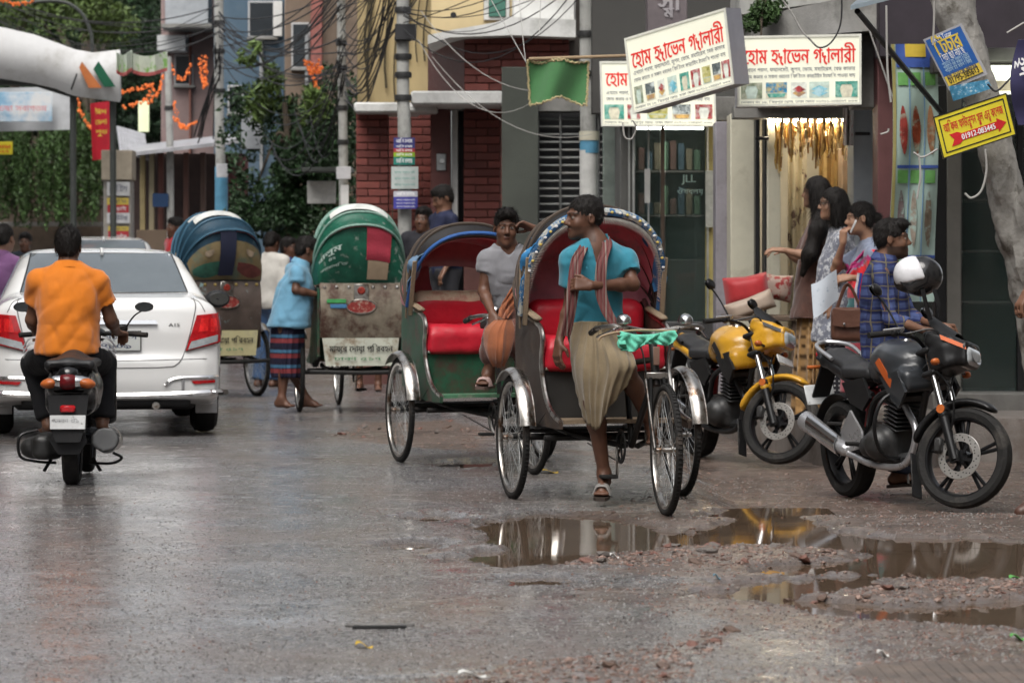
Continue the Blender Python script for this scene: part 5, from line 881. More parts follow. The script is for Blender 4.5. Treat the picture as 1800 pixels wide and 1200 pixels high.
    def build(s, beard=0, brow=1, lips=None):
        s.torso(s.S, -.008); V, f, mi = s.S.verts(); c = np.tile(np.array(s.skin), (len(V), 1)); q = (V - s.hc) @ s.HR / s.hs; n = fbm(V * 30, 3, 4)[:, None]; c *= .86 + .28 * n
        fr = q[:, 1] < -.03
        for x in (-1, 1):
            ex = (q[:, 0] - x * .031) / .0135; ez = (q[:, 2] - .003) / .0055; e = fr & (ex ** 2 + ez ** 2 < 1); c[e] = np.array((.3, .26, .23)) * (.5 + .5 * min(1, s.skin[0] * 5)); ir = fr & (((q[:, 0] - x * .031) / .0062) ** 2 + ((q[:, 2] - .004) / .0065) ** 2 < 1); c[ir] = (.01, .007, .005)
            lid = fr & (np.abs(q[:, 0] - x * .031) < .018) & (np.abs(q[:, 2] - .0115) < .003); c[lid] = np.array(s.skin) * .45
            if brow: b = fr & (np.abs(q[:, 0] - x * .034) < .023) & (np.abs(q[:, 2] - .029 + np.abs(q[:, 0] - x * .03) * .18) < .0045); c[b] = c[b] * .25 + np.array((.009, .006, .004))
        lp = fr & (q[:, 1] < -.075) & (((q[:, 0]) / .021) ** 2 + ((q[:, 2] + .0665) / .012) ** 2 < 1); c[lp] = lips if lips is not None else np.array(s.skin) * (.85, .6, .62)
        sl = fr & (q[:, 1] < -.08) & (np.abs(q[:, 2] + .0665) < .0025) & (np.abs(q[:, 0]) < .015); c[sl] = np.array(s.skin) * .4
        nn = fr & (q[:, 1] < -.1) & (np.abs(np.abs(q[:, 0]) - .009) < .0045) & (np.abs(q[:, 2] + .042) < .004); c[nn] *= .35
        if beard:
            bz = (q[:, 2] < -.045) & (q[:, 1] < .03) & (q[:, 2] > -.135) & ~lp; c[bz] = c[bz] * (1 - beard) + np.array((.012, .009, .007)) * beard
            mu = fr & (np.abs(q[:, 2] + .05) < .006) & (np.abs(q[:, 0]) < .028); c[mu] = c[mu] * .35
        me = qmesh('person', V, f, col=np.clip(c, 0, 1)); o = link('person', me, skinmat(), None, s.root); tag(o, s.label, 'person'); s.o = o; return o
    def hair(s, style='short', col=(.012, .01, .009), name='hair', vol=1.0):
        k = s.hs; T = s.T; S = SDF(max(.005, s.h * .9)); A = lambda c, r, kk=.02, op=1: S.ell(T(*c), np.array(r) * k, s.HR, kk, op)
        A((0, .016, .042), (.08 * vol, .1 * vol, .087 * vol))
        if style == 'short': A((0, .055, -.01), (.07, .055, .06)); A((0, -.03, .085), (.06, .06, .035 * vol))
        elif style == 'crop': A((0, .05, .0), (.068, .058, .055))
        elif style == 'quiff': A((0, -.055, .092), (.056, .05, .035)); A((0, .05, .0), (.07, .06, .06)); A((-.035, -.05, .085), (.03, .04, .03))
        elif style in ('long', 'loose'):
            A((0, .04, -.03), (.085, .07, .12))
            for x in (-1, 1): S.cone(T(x * .068, .015, .03), T(x * .07, .02, -.13), .032 * k, .03 * k, .03)
            if style == 'long': S.chain([T(0, .06, -.05), T(.0, .085, -.2), T(.0, .11, -.34), T(0, .11, -.47)], [.085, .088, .08, .045], .04)
            else: S.chain([T(0, .05, -.05), T(0, .07, -.19)], [.088, .07], .04)
        elif style == 'bun': A((0, .045, -.01), (.074, .06, .07)); A((0, .125, -.005), (.04, .036, .042), .02)
        S.ell(T(0, -.085, -.045), np.array((.075, .06, .085)) * k, s.HR, .012, -1); S.ell(T(0, -.112, .012), np.array((.07, .05, .052)) * k, s.HR, .012, -1)
        if style not in ('long', 'loose'):
            S.plane(T(0, .0, -.085), s.HR @ np.array((0, .2, -1)))
            for x in (-1, 1): S.ell(T(x * .085, -.0, -.03), np.array((.03, .045, .04)) * k, s.HR, .01, -1)
        ho = sdfobj(S, name, M('hair_black', (.009, .007, .006), .55, var=.3, scale=60, bump=.6, bscale=200, spec=.22, stretch=(1, 1, .25)), s.o, lambda V, N: (fbm(V * np.array((95, 95, 45)), 2, 8) - .5) * .011); s.strands(ho, 1500 if style in ('short', 'crop', 'quiff') else 2600, .02 if style == 'crop' else .034 if style in ('short', 'quiff', 'bun') else .09, style); return ho
    def strands(s, ho, n, ln, style):      # fine tufts that break up the outline
        me = ho.data; V = np.empty(len(me.vertices) * 3, np.float32); me.vertices.foreach_get('co', V); V = V.reshape(-1, 3); Nn = np.empty(len(V) * 3, np.float32); me.vertices.foreach_get('normal', Nn); Nn = Nn.reshape(-1, 3)
        k = RNG.integers(0, len(V), n); p = V[k]; nn = Nn[k]; ce = s.hc + s.HR @ np.array((0, 0, .1)); d = p - ce; d = d - nn * (d * nn).sum(1)[:, None]; d /= np.linalg.norm(d, axis=1)[:, None] + 1e-6
        if style in ('long', 'loose'): d = d * .3 + np.array((0, 0, -1.0))
        d = d + nn * RNG.uniform(.05, .5, (n, 1)) + RNG.normal(size=(n, 3)) * .28; d /= np.linalg.norm(d, axis=1)[:, None]; L_ = ln * RNG.uniform(.5, 1.2, (n, 1)); sd = np.cross(d, nn); sd /= np.linalg.norm(sd, axis=1)[:, None] + 1e-6; w = .0016
        VV = np.stack((p - sd * w, p + sd * w, p + d * L_ + nn * .003), 1).reshape(-1, 3); o = link('strands', qmesh('strands', VV, np.arange(n * 3).reshape(-1, 3)), _M['hair_black'], ho); tag(o, kind='stuff')
    # --- clothes
    def shirt(s, name, mat, hem, sleeve=(.55, .55), g=.016, collar=True, neck=.075, disp=.007, loose=0.0, hemn=(0, 0, -1), seed=1, vneck=0, cuff=.012, col=None, h=None, collar_mat=None, flare=0.0):
        J = s.J; S = SDF(h or s.h * 1.3); s.torso(S, g, .07)
        if loose: ch = J['pel'] + (J['nek'] - J['pel']) * .5; S.cone(ch, J['pel'] + (hem[2] - J['pel'][2]) * np.array((0, 0, 1)), .13 * s.fat + loose, .14 * s.fat + loose + flare, .08)
        for q, t in zip('LR', sleeve):
            a, e, w = J['sh' + q], J['el' + q], J['wr' + q]
            if t <= .0: continue
            if t <= 1: S.cone(a + (e - a) * .06, a + (e - a) * t, .046 * s.fat + g * .6, .05 * s.fat + cuff, .035, flat=1)
            else: S.cone(a + (e - a) * .06, e, .046 * s.fat + g * .5, .042 * s.fat + cuff, .03); S.cone(e, e + (w - e) * (t - 1), .043 * s.fat + cuff, .033 * s.fat + cuff, .02, flat=1)
        S.plane(hem, hemn); up = nrm(s.hc - J['nek']); Rc = frame(J['shL'] - J['shR'], J['nek'] - J['pel'])
        S.cone(J['nek'] + up * .0, J['nek'] + up * .12, neck * .92, neck * 1.05, .012, -1)
        if vneck: S.cone(J['nek'] + Rc @ np.array((0, -.075, .03)), J['nek'] + Rc @ np.array((0, -.125, -vneck)), .058 if vneck > .1 else .045, .014, .008, -1)
        def dp(V, N):
            Q = V + np.stack((.35 * V[:, 2], .2 * V[:, 2], 0 * V[:, 2]), 1); w1 = fbm(Q * np.array((3, 3, 8)) + seed, 2, seed) - .5; w2 = np.abs(fbm(Q * np.array((9, 9, 2.4)) + 5 + seed, 2, seed + 9, .35) - .5); w3 = np.abs(fbm((V - np.stack((.8 * V[:, 2], 0 * V[:, 2], 0 * V[:, 2]), 1)) * np.array((6, 6, 4)) + seed, 2, seed + 4, .35) - .5)
            w4 = np.abs(fbm(Q * np.array((4.5, 4.5, 13)) + seed + 3, 2, seed + 14, .35) - .5)
            disp_ = disp * 1.35; return disp_ * (1.9 * w1 + 1.0 * (np.minimum(w4, .14) - .09) * 2.0 + 1.5 * (np.minimum(w2, .2) - .12) * 2 + 1.7 * (np.minimum(w3, .15) - .1) * 3)
        o = sdfobj(S, name, mat, s.o, dp, col)
        if collar:
            mb = MB(); n = 21; fwd = -Rc[:, 1]
            for sg in (1, -1):
                pts = []
                for i in range(n):
                    a = sg * math.pi * .84 * (i / (n - 1)) ; base_ = J['nek'] + Rc @ np.array((math.sin(a) * neck * 1.02, math.cos(a) * neck * .95, .012 - .03 * (1 - math.cos(a)) / 2)); pts.append((base_, a))
                V = []
                for bse, a in pts:
                    out_ = Rc @ np.array((math.sin(a), math.cos(a), 0)); pt = .045 + .03 * ((1 - math.cos(a)) / 2) ** 6
                    V += [bse - out_ * .004, bse + np.array(up) * .03, bse + np.array(up) * .034 + out_ * .01, bse + out_ * (.022 + .01 * ((1 - math.cos(a)) / 2)) + np.array(up) * (.034 - pt)]
                mb.raw(V, [(i * 4 + k, i * 4 + k + 1, i * 4 + 5 + k, i * 4 + 4 + k) for i in range(n - 1) for k in range(3)])
            mb.build('collar', collar_mat or mat, o, sharp=60)
        return o
    def pants(s, name, mat, top, g=.014, cuffs=(1, 1), disp=.007, wide=.03, col=None):
        J = s.J; S = SDF(s.h * 1.5); Rp = frame(J['hiL'] - J['hiR'], J['nek'] - J['pel']); S.ell(J['pel'], np.array((.155, .115, .12)) * s.fat + g, Rp, .05)
        for q, t in zip('LR', cuffs):
            a, kn, an = J['hi' + q], J['kn' + q], J['an' + q]; S.cone(a, kn, .085 * s.fat + g, .06 * s.fat + g, .05); e = kn + (an - kn) * t; S.cone(kn, e, .06 * s.fat + g, .042 + wide, .04, flat=1)
        S.plane(top, (0, 0, 1)); return sdfobj(S, name, mat, s.o, lambda V, N: disp * 2.2 * (fbm(V * np.array((10, 10, 8)) + 3, 3, 6) - .5), col)
def skirt(per, name, mat, chains, plane=None, disp=.012, fold=(16, 16, 3), seed=2, k=.09, col=None, top=None, h=None):   # wrapped cloth: thick chains joined, vertical folds
    S = SDF(h or per.h * 1.2)
    for pts, rs in chains: S.chain(pts, rs, k)
    if top is not None: S.plane(top, (0, 0, 1))
    if plane: S.plane(*plane)
    def dp(V, N):
        Q = V + np.stack((.45 * V[:, 2], .3 * V[:, 2], 0 * V[:, 2]), 1); w = fbm(Q * np.array(fold) + seed, 2, seed, .4); r = np.abs(2 * (w - .5)); w2 = fbm(V * 5 + seed, 2, seed + 3) - .5; w3 = np.abs(2 * fbm(Q * np.array(fold) * np.array((1.9, 1.9, 1.1)) + 7, 2, seed + 6, .4) - 1); return disp * (.9 * (w - .5) * 2 + 1.2 * (np.minimum(r, .5) - .3) + .8 * w2 + .9 * (np.minimum(w3, .3) - .2))
    return sdfobj(S, name, mat, per.o, dp, col)
def ringcloth(name, mat, parent, rings, n=120, m=44, amp=.01, freq=13, twist=3.0, t=.006, seed=1):      # draped cloth lofted through closed rings of control points
    K = len(rings[0]); R3 = []
    for r in rings:
        r = np.asarray(r, float); q = np.concatenate((r[-2:], r, r[:2])); R3.append(bez(q, 24)[48:48 + K * 24])
    R3 = np.array(R3); R3 = R3[:, np.linspace(0, K * 24, n, endpoint=False).astype(int)]; Q = np.stack([bez(R3[:, i], 16) for i in range(n)], 1); Q = Q[np.linspace(0, len(Q) - 1, m).astype(int)]
    th = np.arange(n) / n * 2 * np.pi; tt = np.linspace(0, 1, m)[:, None]; ph = freq * th[None] + twist * tt + 3.5 * (fbm(np.stack(np.broadcast_arrays(np.cos(th)[None] * 2, np.sin(th)[None] * 2, tt * 1.5), -1), 2, seed) - .5); w = 1 - np.abs(np.sin(ph / 2)) ** .8 * 2; am = amp * (.35 + .65 * tt) * (.5 + 1.0 * vnoise(np.stack(np.broadcast_arrays(np.cos(th)[None] * 3 + 5, np.sin(th)[None] * 3, tt * 2), -1), seed + 3))
    gu = np.gradient(Q, axis=0); gv = np.roll(Q, -1, 1) - np.roll(Q, 1, 1); N = np.cross(gu, gv); N /= np.linalg.norm(N, axis=2)[..., None] + 1e-9; c = Q.mean(1, keepdims=True); sg = np.sign(((Q - c) * N).sum()); N = N * sg; Q = Q + N * (am * w)[..., None]
    V = np.concatenate((Q.reshape(-1, 3), (Q - N * t).reshape(-1, 3))); i, j = np.meshgrid(np.arange(m - 1), np.arange(n), indexing='ij'); j2 = (j + 1) % n; f = np.stack((i * n + j, i * n + j2, (i + 1) * n + j2, (i + 1) * n + j), -1).reshape(-1, 4); b = m * n; f2 = f[:, ::-1] + b; j = np.arange(n); j2 = (j + 1) % n; e = np.stack(((m - 1) * n + j, (m - 1) * n + j2, b + (m - 1) * n + j2, b + (m - 1) * n + j), -1)
    return link(name, qmesh(name, V, np.concatenate((f, f2, e))), mat, parent)
def strip(name, mat, parent, pts, w, ax, t=.006, fold=.01, n=10, org=None):      # a scarf-like band along pts, width vector ax
    p = bez(pts, n); ax = np.asarray(ax, float); m = len(p); mb = MB()
    ax = np.array([ax] * m) if ax.ndim == 1 else np.array([[np.interp(i / (m - 1), np.linspace(0, 1, len(ax)), ax[:, c]) for c in range(3)] for i in range(m)])
    d = np.gradient(p, axis=0); nn = np.cross(d, ax); nn /= np.linalg.norm(nn, axis=1)[:, None] + 1e-9; W = np.broadcast_to(np.asarray(w, float), (m,)) if np.ndim(w) == 0 else np.interp(np.linspace(0, 1, m), np.linspace(0, 1, len(w)), w)
    def f(u, v):
        i = min(int(round(u * (m - 1))), m - 1); return p[i] + ax[i] * (v - .5) * W[i] + nn[i] * fold * math.sin(v * 13 + u * 7)
    mb.sheet(f, m, 11, t); return mb.build(name, mat, parent, sharp=70)
def sandal(per, side, mat, strap):
    an, to = per.J['an' + side], per.J['to' + side]; hor = nrm((to - an) * (1, 1, 0)); sl = (to[2] - (an[2] - .07)); x = np.cross(hor, (0, 0, 1)); mb = MB(); a0 = an - hor * .075 + (0, 0, -.078); b0 = to + hor * .02 + (0, 0, -.02); d = b0 - a0; pl = []
    for t, w in ((0, .025), (.12, .036), (.4, .034), (.7, .046), (.9, .042), (1, .026)): pl.append((t, w))
    poly = [(t, w) for t, w in pl] + [(t, -w) for t, w in pl[::-1]]; mb.prism(poly, -.018, lambda u, v, w: a0 + d * u + x * v + np.array((0, 0, w))); o = mb.build('sandal', mat, per.o)
    for t in (.62, .76): c = a0 + d * t; MB().tube(bez([c + x * .045, c + x * .03 + (0, 0, .042), c + (0, 0, .052), c - x * .03 + (0, 0, .042), c - x * .045], 4), .008, 6, flat=(1.0, 1.6)).build('strap', strap, o)
    return o
cot = lambda n, c, **k: M(n, c, k.pop('rough', .85), var=k.pop('var', .1), scale=k.pop('scale', 12), bump=k.pop('bump', .2), bscale=k.pop('bscale', 220), sheen=.25 if max(c) > .08 else 0, spec=.25, **k)
def patmat(name, build, rough=.85):      # cloth with a procedural pattern
    if name in _M: return _M[name]
    m = bpy.data.materials.new(name); m.use_nodes = True; t = m.node_tree; b = t.nodes['Principled BSDF']; b.inputs['Roughness'].default_value = rough; b.inputs['Specular IOR Level'].default_value = .25
    tc = t.nodes.new('ShaderNodeTexCoord'); build(t, b, tc.outputs['Object']); _M[name] = m; return m
def bandnode(t, vec, axis, freq, w, soft=.02, off=0.0):      # 1 inside stripes
    s = t.nodes.new('ShaderNodeSeparateXYZ'); t.links.new(vec, s.inputs[0]); a = t.nodes.new('ShaderNodeMath'); a.operation = 'MULTIPLY_ADD'; t.links.new(s.outputs[axis], a.inputs[0]); a.inputs[1].default_value = freq; a.inputs[2].default_value = 100 + off
    f = t.nodes.new('ShaderNodeMath'); f.operation = 'FRACT'; t.links.new(a.outputs[0], f.inputs[0]); r = t.nodes.new('ShaderNodeMapRange'); r.inputs[1].default_value = w; r.inputs[2].default_value = w - soft; t.links.new(f.outputs[0], r.inputs[0]); return r.outputs[0]
def mixn(t, f, a, b, mode='MIX'):
    n = t.nodes.new('ShaderNodeMix'); n.data_type = 'RGBA'; n.blend_type = mode
    for k, v in ((0, f), (6, a), (7, b)):
        if isinstance(v, tuple): n.inputs[k].default_value = (*v, 1)
        elif isinstance(v, float): n.inputs[k].default_value = v
        else: t.links.new(v, n.inputs[k])
    return n.outputs[2]
# --- 1 the rickshaw driver standing on the pedals of the front rickshaw
RM = np.array((.49, 19.5, 0.)); TH = 13.5
p = Person('man in a turquoise shirt and khaki lungi riding the front rickshaw, head turned aside', (.5, 18.8, 0), 18.8, SK1, .006)
p.j(nek=(1047, 424), shR=(1004, 449, -.03), shL=(1098, 452, .05), elR=(1003, 534, .02), wrR=(983, 598, -.04), elL=(1113, 500, -.03), wrL=(1040, 502, -.22), pel=(1047, 580, .06), hiR=(1026, 592, .04), hiL=(1068, 592, .08), knR=(1043, 706, -.09), anR=(1062, 832, .02), toR=(1056, 868, -.16), knL=(1100, 648, -.2), anL=(1146, 748, .02), toL=(1150, 778, -.12))
p.head(1027, 383, .0, -68, 2); p.arm('R').arm('L').leg('R').leg('L')
p.hand('R', (-.1, -.15, -1), (.75, .5, 0), .3); p.hand('L', (-1, -.2, .12), (.1, .95, -.3), .95, .0); p.build(beard=.35); p.hair('crop', vol=.985)
tq = cot('turquoise_shirt', (.03, .19, .26)); sh_ = p.shirt('shirt', tq, P(1047, 574, 18.85) - p.root, (.62, .62), .02, True, .07, .009, vneck=.14, cuff=.018, hemn=(.06, 0, -1))
gam = patmat('gamcha', lambda t, b, v: t.links.new(mixn(t, bandnode(t, v, 0, 52, .45), mixn(t, bandnode(t, v, 0, 19, .3), (.13, .06, .055), (.2, .16, .14)), (.12, .035, .035)), b.inputs['Base Color']))
c = lambda x, y, d=0: P(x, y, 18.8 + d) - p.root
strip('scarf', gam, p.o, [c(1032, 426, .0), c(1024, 438, -.11), c(1014, 458, -.165), c(1008, 500, -.2), c(1003, 545, -.2), c(994, 590, -.17)], [.05, .06, .065, .05], (1, .25, 0), .008, .004)
strip('scarf', gam, p.o, [c(1062, 416, .02), c(1067, 432, -.09), c(1058, 462, -.18), c(1056, 510, -.2), c(1066, 545, -.21), c(1085, 575, -.22), c(1103, 600, -.24)], [.055, .055, .06, .055, .045], (1, .15, .12), .008, .004)
for bx_, by_ in ((1032, 470), (1031, 500)): q_ = c(bx_, by_, -.155); MB().cyl(q_, q_ + (0, -.006, 0), .006, 10).build('button', tq, sh_)
W8 = lambda l, r, f, bk, y, dy=0: [c(l, y, 0), c((2 * l + r) / 3 - 3, y + dy * .5, f * .85), c((l + r) / 2, y + dy, f), c((l + 2 * r) / 3 + 3, y + dy * .5, f * .85), c(r, y, 0), c((l + 2 * r) / 3, y, bk), c((l + r) / 2, y, bk * 1.1), c((2 * l + r) / 3, y, bk)]
ringcloth('lungi', cot('khaki_lungi', (.2, .155, .095), var=.25, scale=5), p.o, [W8(1003, 1086, -.13, .16, 566), W8(1000, 1092, -.15, .17, 590), [c(1004, 640, 0), c(1022, 645, -.17), c(1052, 650, -.22), c(1084, 640, -.3), c(1116, 634, -.22), c(1108, 646, .05), c(1070, 650, .16), c(1024, 645, .13)], [c(1016, 695, 0), c(1028, 702, -.15), c(1050, 704, -.2), c(1076, 684, -.28), c(1114, 654, -.24), c(1104, 668, .03), c(1062, 690, .13), c(1032, 698, .11)], [c(1028, 736, -.02), c(1036, 748, -.12), c(1050, 754, -.16), c(1070, 720, -.22), c(1110, 668, -.24), c(1100, 680, .02), c(1062, 724, .08), c(1040, 742, .06)]], amp=.009, freq=17, twist=6.5)
S = SDF(.009); S.ell(c(1046, 570, .02), (.15, .12, .03)); sdfobj(S, 'waist_knot', _M['khaki_lungi'], p.o, lambda V, N: .012 * (fbm(V * 18, 2, 3) - .5))
sandal(p, 'R', M('sandal_dark', (.035, .025, .02), .7), M('sandal_strap', (.2, .19, .18), .5))
# --- 2 youth sitting on the second rickshaw
p = Person('youth in a grey t-shirt sitting on the open rickshaw, one hand raised to his ear', (.0, 21.9, 0), 21.9, SK1, .0065)
c = lambda x, y, d=0: P(x, y, 21.9 + d) - p.root
p.j(nek=(892, 434), shR=(858, 452), shL=(926, 450, .02), elR=(850, 512, -.02), wrR=(866, 552, -.22), elL=(958, 448, -.06), wrL=(940, 402, -.04), pel=(902, 556, .1), hiR=(888, 560, .08), hiL=(915, 560, .08), knR=(876, 590, -.26), anR=(858, 655, -.2), toR=(846, 674, -.34), knL=(930, 600, -.22), anL=(930, 680, -.1), toL=(926, 696, -.24))
p.head(890, 400, -.02, 4, 4, 3); p.arm('R').arm('L').leg('R').leg('L'); p.hand('R', (.1, -.5, -.8), (.3, .3, -.5), .8); p.hand('L', (-1, -.1, .35), (-.2, -.4, -.8), .6); p.build(); p.hair('quiff')
p.shirt('t_shirt', cot('grey_tee', (.2, .2, .215), var=.14, scale=9), c(900, 545), (.5, .45), .02, False, .082, .008, vneck=.03, seed=5)
rust = cot('rust_cloth', (.26, .085, .035), var=.3, scale=8)
skirt(p, 'lungi', cot('maroon_lungi', (.09, .035, .025), var=.3), [([c(903, 545, .1), c(900, 570, .06)], [.125, .135]), ([c(892, 570, .02), c(876, 592, -.22), c(866, 622, -.22)], [.105, .075, .07]), ([c(912, 570, .04), c(928, 604, -.2), c(925, 640, -.14)], [.105, .08, .065]), ([c(880, 590, -.15), c(915, 594, -.12)], [.075, .075])], disp=.014, fold=(15, 11, 3), top=c(900, 540)); sandal(p, 'R', M('sandal_brown', (.09, .06, .05), .7), M('sandal_pink', (.4, .28, .26), .5))
strip('waist_cloth', rust, p.o, [c(918, 488, -.12), c(905, 515, -.16), c(892, 540, -.16), c(884, 562, -.2)], [.05, .09, .1, .06], (1, .1, .2), .008, .012)
c = lambda x, y, d=0: P(x, y, 21.45 + d)
W8 = lambda l, r, f, bk, y, dy=0: [c(l, y, 0), c((2 * l + r) / 3 - 2, y + dy * .5, f * .85), c((l + r) / 2, y + dy, f), c((l + 2 * r) / 3 + 2, y + dy * .5, f * .85), c(r, y, 0), c((l + 2 * r) / 3, y, bk), c((l + r) / 2, y, bk * 1.1), c((2 * l + r) / 3, y, bk)]
bg2 = ringcloth('cloth_bundle', rust, None, [W8(870, 900, -.04, .04, 562), W8(852, 904, -.08, .06, 580), W8(850, 902, -.1, .06, 606, 3), W8(856, 896, -.08, .05, 628, 5), W8(866, 888, -.03, .02, 643, 4)], amp=.006, freq=8, twist=3, seed=4)
tag(bg2, 'rust orange cloth bundle hanging at the handlebar of the open rickshaw', 'cloth')
# --- 3 scooter rider from behind
p = Person('man in a bright orange polo shirt riding the black scooter away from the camera', (-2.62, 20.9, 0), 20.9, SK2, .0095, fat=1.12)
c = lambda x, y, d=0: P(x, y, 20.9 + d) - p.root
p.j(nek=(120, 470), shL=(70, 490, .02), shR=(172, 490, .02), elL=(56, 562, .1), wrL=(66, 585, .36), elR=(194, 560, .1), wrR=(205, 584, .36), pel=(120, 618, -.02), hiL=(95, 622, 0), hiR=(145, 622, 0), knL=(62, 640, .48), anL=(84, 735, .4), toL=(80, 756, .62), knR=(180, 640, .48), anR=(180, 735, .4), toR=(184, 756, .62))
p.head(120, 434, .04, 180, 4); p.arm('L').arm('R').leg('L').leg('R'); p.hand('R', (.3, .9, -.1), (0, .2, -1), 1.0); p.hand('L', (-.1, 1, -.1), (0, .2, -1), 1.0); p.build(); p.hair('short', vol=1.03)
p.shirt('polo_shirt', cot('orange_polo', (.6, .17, .012), var=.07, scale=6), c(120, 623), (.62, .62), .022, True, .066, .009, seed=8, cuff=.016, loose=.012)
def trk(t, b, v):
    t.links.new(mixn(t, bandnode(t, v, 2, 26, .45), (.012, .012, .015), (.55, .56, .58)), b.inputs['Base Color'])
p.pants('track_pants', cot('black_trackpants', (.012, .012, .014)), c(120, 600)); pw = M('stripe_white', (.6, .6, .62), .7)
for x0 in (196, 43):
    for i in range(3): q0 = c(x0 + (3 * i if x0 > 100 else 3 * i), 588 + 9 * i, .2 if 1 else 0); strip('white_stripe', pw, p.o, [c(x0 - 18 if x0 > 100 else x0 + 22, 592 + 9 * i, -.04), c(x0 - 4 if x0 > 100 else x0 + 8, 596 + 9 * i, .03), c(x0 + 8 if x0 > 100 else x0 - 2, 610 + 9 * i, .2)], .012, (0, .1, 1), .006, 0)
# --- 4 purple shirt man at the left edge
p = Person('balding man in a purple shirt at the left edge of the picture', (-4.45, 28.2, 0), 28.2, SK2, .012, fat=1.15)
c = lambda x, y, d=0: P(x, y, 28.2 + d) - p.root
p.j(nek=(-2, 448), shL=(-48, 466), shR=(36, 464), elL=(-66, 530), wrL=(-50, 560, .3), elR=(44, 522), wrR=(20, 560, .3), pel=(-10, 580), hiL=(-30, 582), hiR=(12, 582), knL=(-50, 600, .4), anL=(-50, 690, .3), toL=(-50, 705, .5), knR=(22, 604, .4), anR=(24, 690, .3), toR=(24, 705, .5))
p.head(8, 420, .02, 160); p.arm('L').arm('R').leg('L').leg('R'); p.hand('R', (0, 1, 0), (0, 0, -1), .9); p.hand('L', (0, 1, 0), (0, 0, -1), .9); p.build(); p.hair('crop', vol=.96)
p.shirt('shirt', cot('purple_shirt', (.16, .07, .17)), c(-5, 590), (.6, .6), .022, True, .07, .008); p.pants('trousers', cot('dark_trousers', (.03, .03, .035)), c(0, 585))
# --- 5 man in blue shirt pushing the green rickshaw
p = Person('barefoot man in a light blue shirt and dark striped lungi leaning on the green rickshaw', (-1.95, 30.2, 0), 30.2, SK1, .0105)
c = lambda x, y, d=0: P(x, y, 30.2 + d) - p.root
p.j(nek=(529, 462), shL=(512, 474, .18), shR=(522, 474, -.14), elL=(536, 512, .2), wrL=(566, 510, .1), elR=(520, 510, -.18), wrR=(560, 518, -.1), pel=(508, 570), hiL=(503, 575, .07), hiR=(503, 575, -.07), knL=(508, 640, .1), anL=(538, 700, .12), toL=(566, 712, .1), knR=(500, 640, -.08), anR=(495, 700, -.08), toR=(516, 713, -.12))
p.head(540, 440, 0, 110, 14); p.arm('L').arm('R').leg('L').leg('R'); p.hand('R', (1, 0, 0), (0, 1, 0), .5); p.hand('L', (1, 0, 0), (0, -1, 0), .5); p.build(); p.hair('short')
p.shirt('shirt', cot('sky_shirt', (.13, .3, .43)), c(508, 576), (.62, .62), .024, True, .07, .01, loose=.03, flare=.02)
lg = patmat('striped_lungi', lambda t, b, v: t.links.new(mixn(t, bandnode(t, v, 2, 7.5, .22), mixn(t, bandnode(t, v, 2, 7.5, .3, off=.35), (.014, .013, .03), (.2, .035, .04)), (.05, .13, .22)), b.inputs['Base Color']))
W8 = lambda l, r, f, bk, y, dy=0: [c(l, y, 0), c((2 * l + r) / 3 - 3, y, f * .85), c((l + r) / 2, y, f), c((l + 2 * r) / 3 + 3, y, f * .85), c(r, y, 0), c((l + 2 * r) / 3, y, bk), c((l + r) / 2, y, bk * 1.1), c((2 * l + r) / 3, y, bk)]
ringcloth('lungi', lg, p.o, [W8(478, 536, -.16, .16, 566), W8(476, 534, -.17, .17, 600), W8(476, 530, -.16, .16, 640), W8(478, 528, -.15, .15, 664)], amp=.011, freq=12, twist=1)
# --- 6 rider of the black motorcycle
p = Person('bearded young man in a blue plaid shirt with his hands on the black motorcycle', (2.34, 20.85, -.1), 20.85, SK2, .009)
c = lambda x, y, d=0: P(x, y, 20.85 + d) - p.root
p.j(nek=(1556, 452, .02), shR=(1548, 478, -.17), shL=(1560, 476, .17), elR=(1566, 560, -.24), wrR=(1622, 580, -.5), elL=(1600, 556, .12), wrL=(1650, 572, -.2), pel=(1560, 628, .1), hiR=(1562, 632, .04), hiL=(1566, 632, .2), knR=(1590, 720, .26), anR=(1580, 830, .3), toR=(1612, 842, .3), knL=(1600, 720, .4), anL=(1590, 828, .42), toL=(1622, 840, .42), bend=(1556, 452, 0)); p.J['bend'] = np.array((-.02, 0, 0))
p.head(1568, 420, .0, 84, 0); p.arm('R').arm('L').leg('R').leg('L'); p.hand('R', (.95, -.1, -.15), (.1, .3, -1), .9); p.hand('L', (.95, .2, -.1), (.1, -.2, -1), .9); p.build(beard=.75); p.hair('quiff')
def plaid(t, b, v):
    nz_ = t.nodes.new('ShaderNodeTexNoise'); nz_.inputs['Scale'].default_value = 7; t.links.new(v, nz_.inputs['Vector']); ad_ = t.nodes.new('ShaderNodeMix'); ad_.data_type = 'VECTOR'; ad_.inputs[0].default_value = .035; t.links.new(v, ad_.inputs[4]); t.links.new(nz_.outputs['Color'], ad_.inputs[5]); v = ad_.outputs[1]
    base_ = mixn(t, bandnode(t, v, 2, 14, .5, .05), (.022, .03, .1), (.05, .07, .17)); base_ = mixn(t, bandnode(t, v, 0, 13, .45, .05), base_, mixn(t, .5, base_, (.012, .012, .04))); base_ = mixn(t, bandnode(t, v, 2, 14, .1, .02, .3), base_, (.11, .095, .06)); t.links.new(mixn(t, bandnode(t, v, 0, 13, .1, .02, .7), base_, (.12, .105, .07)), b.inputs['Base Color'])
p.shirt('plaid_shirt', patmat('plaid', plaid), c(1560, 642), (1.55, 1.55), .022, True, .068, .011, seed=12, loose=.012); p.pants('jeans', cot('dark_jeans', (.025, .032, .055)), c(1560, 596)); 
for q_ in 'LR': sandal(p, q_, M('sandal_dark'), M('sandal_strap'))
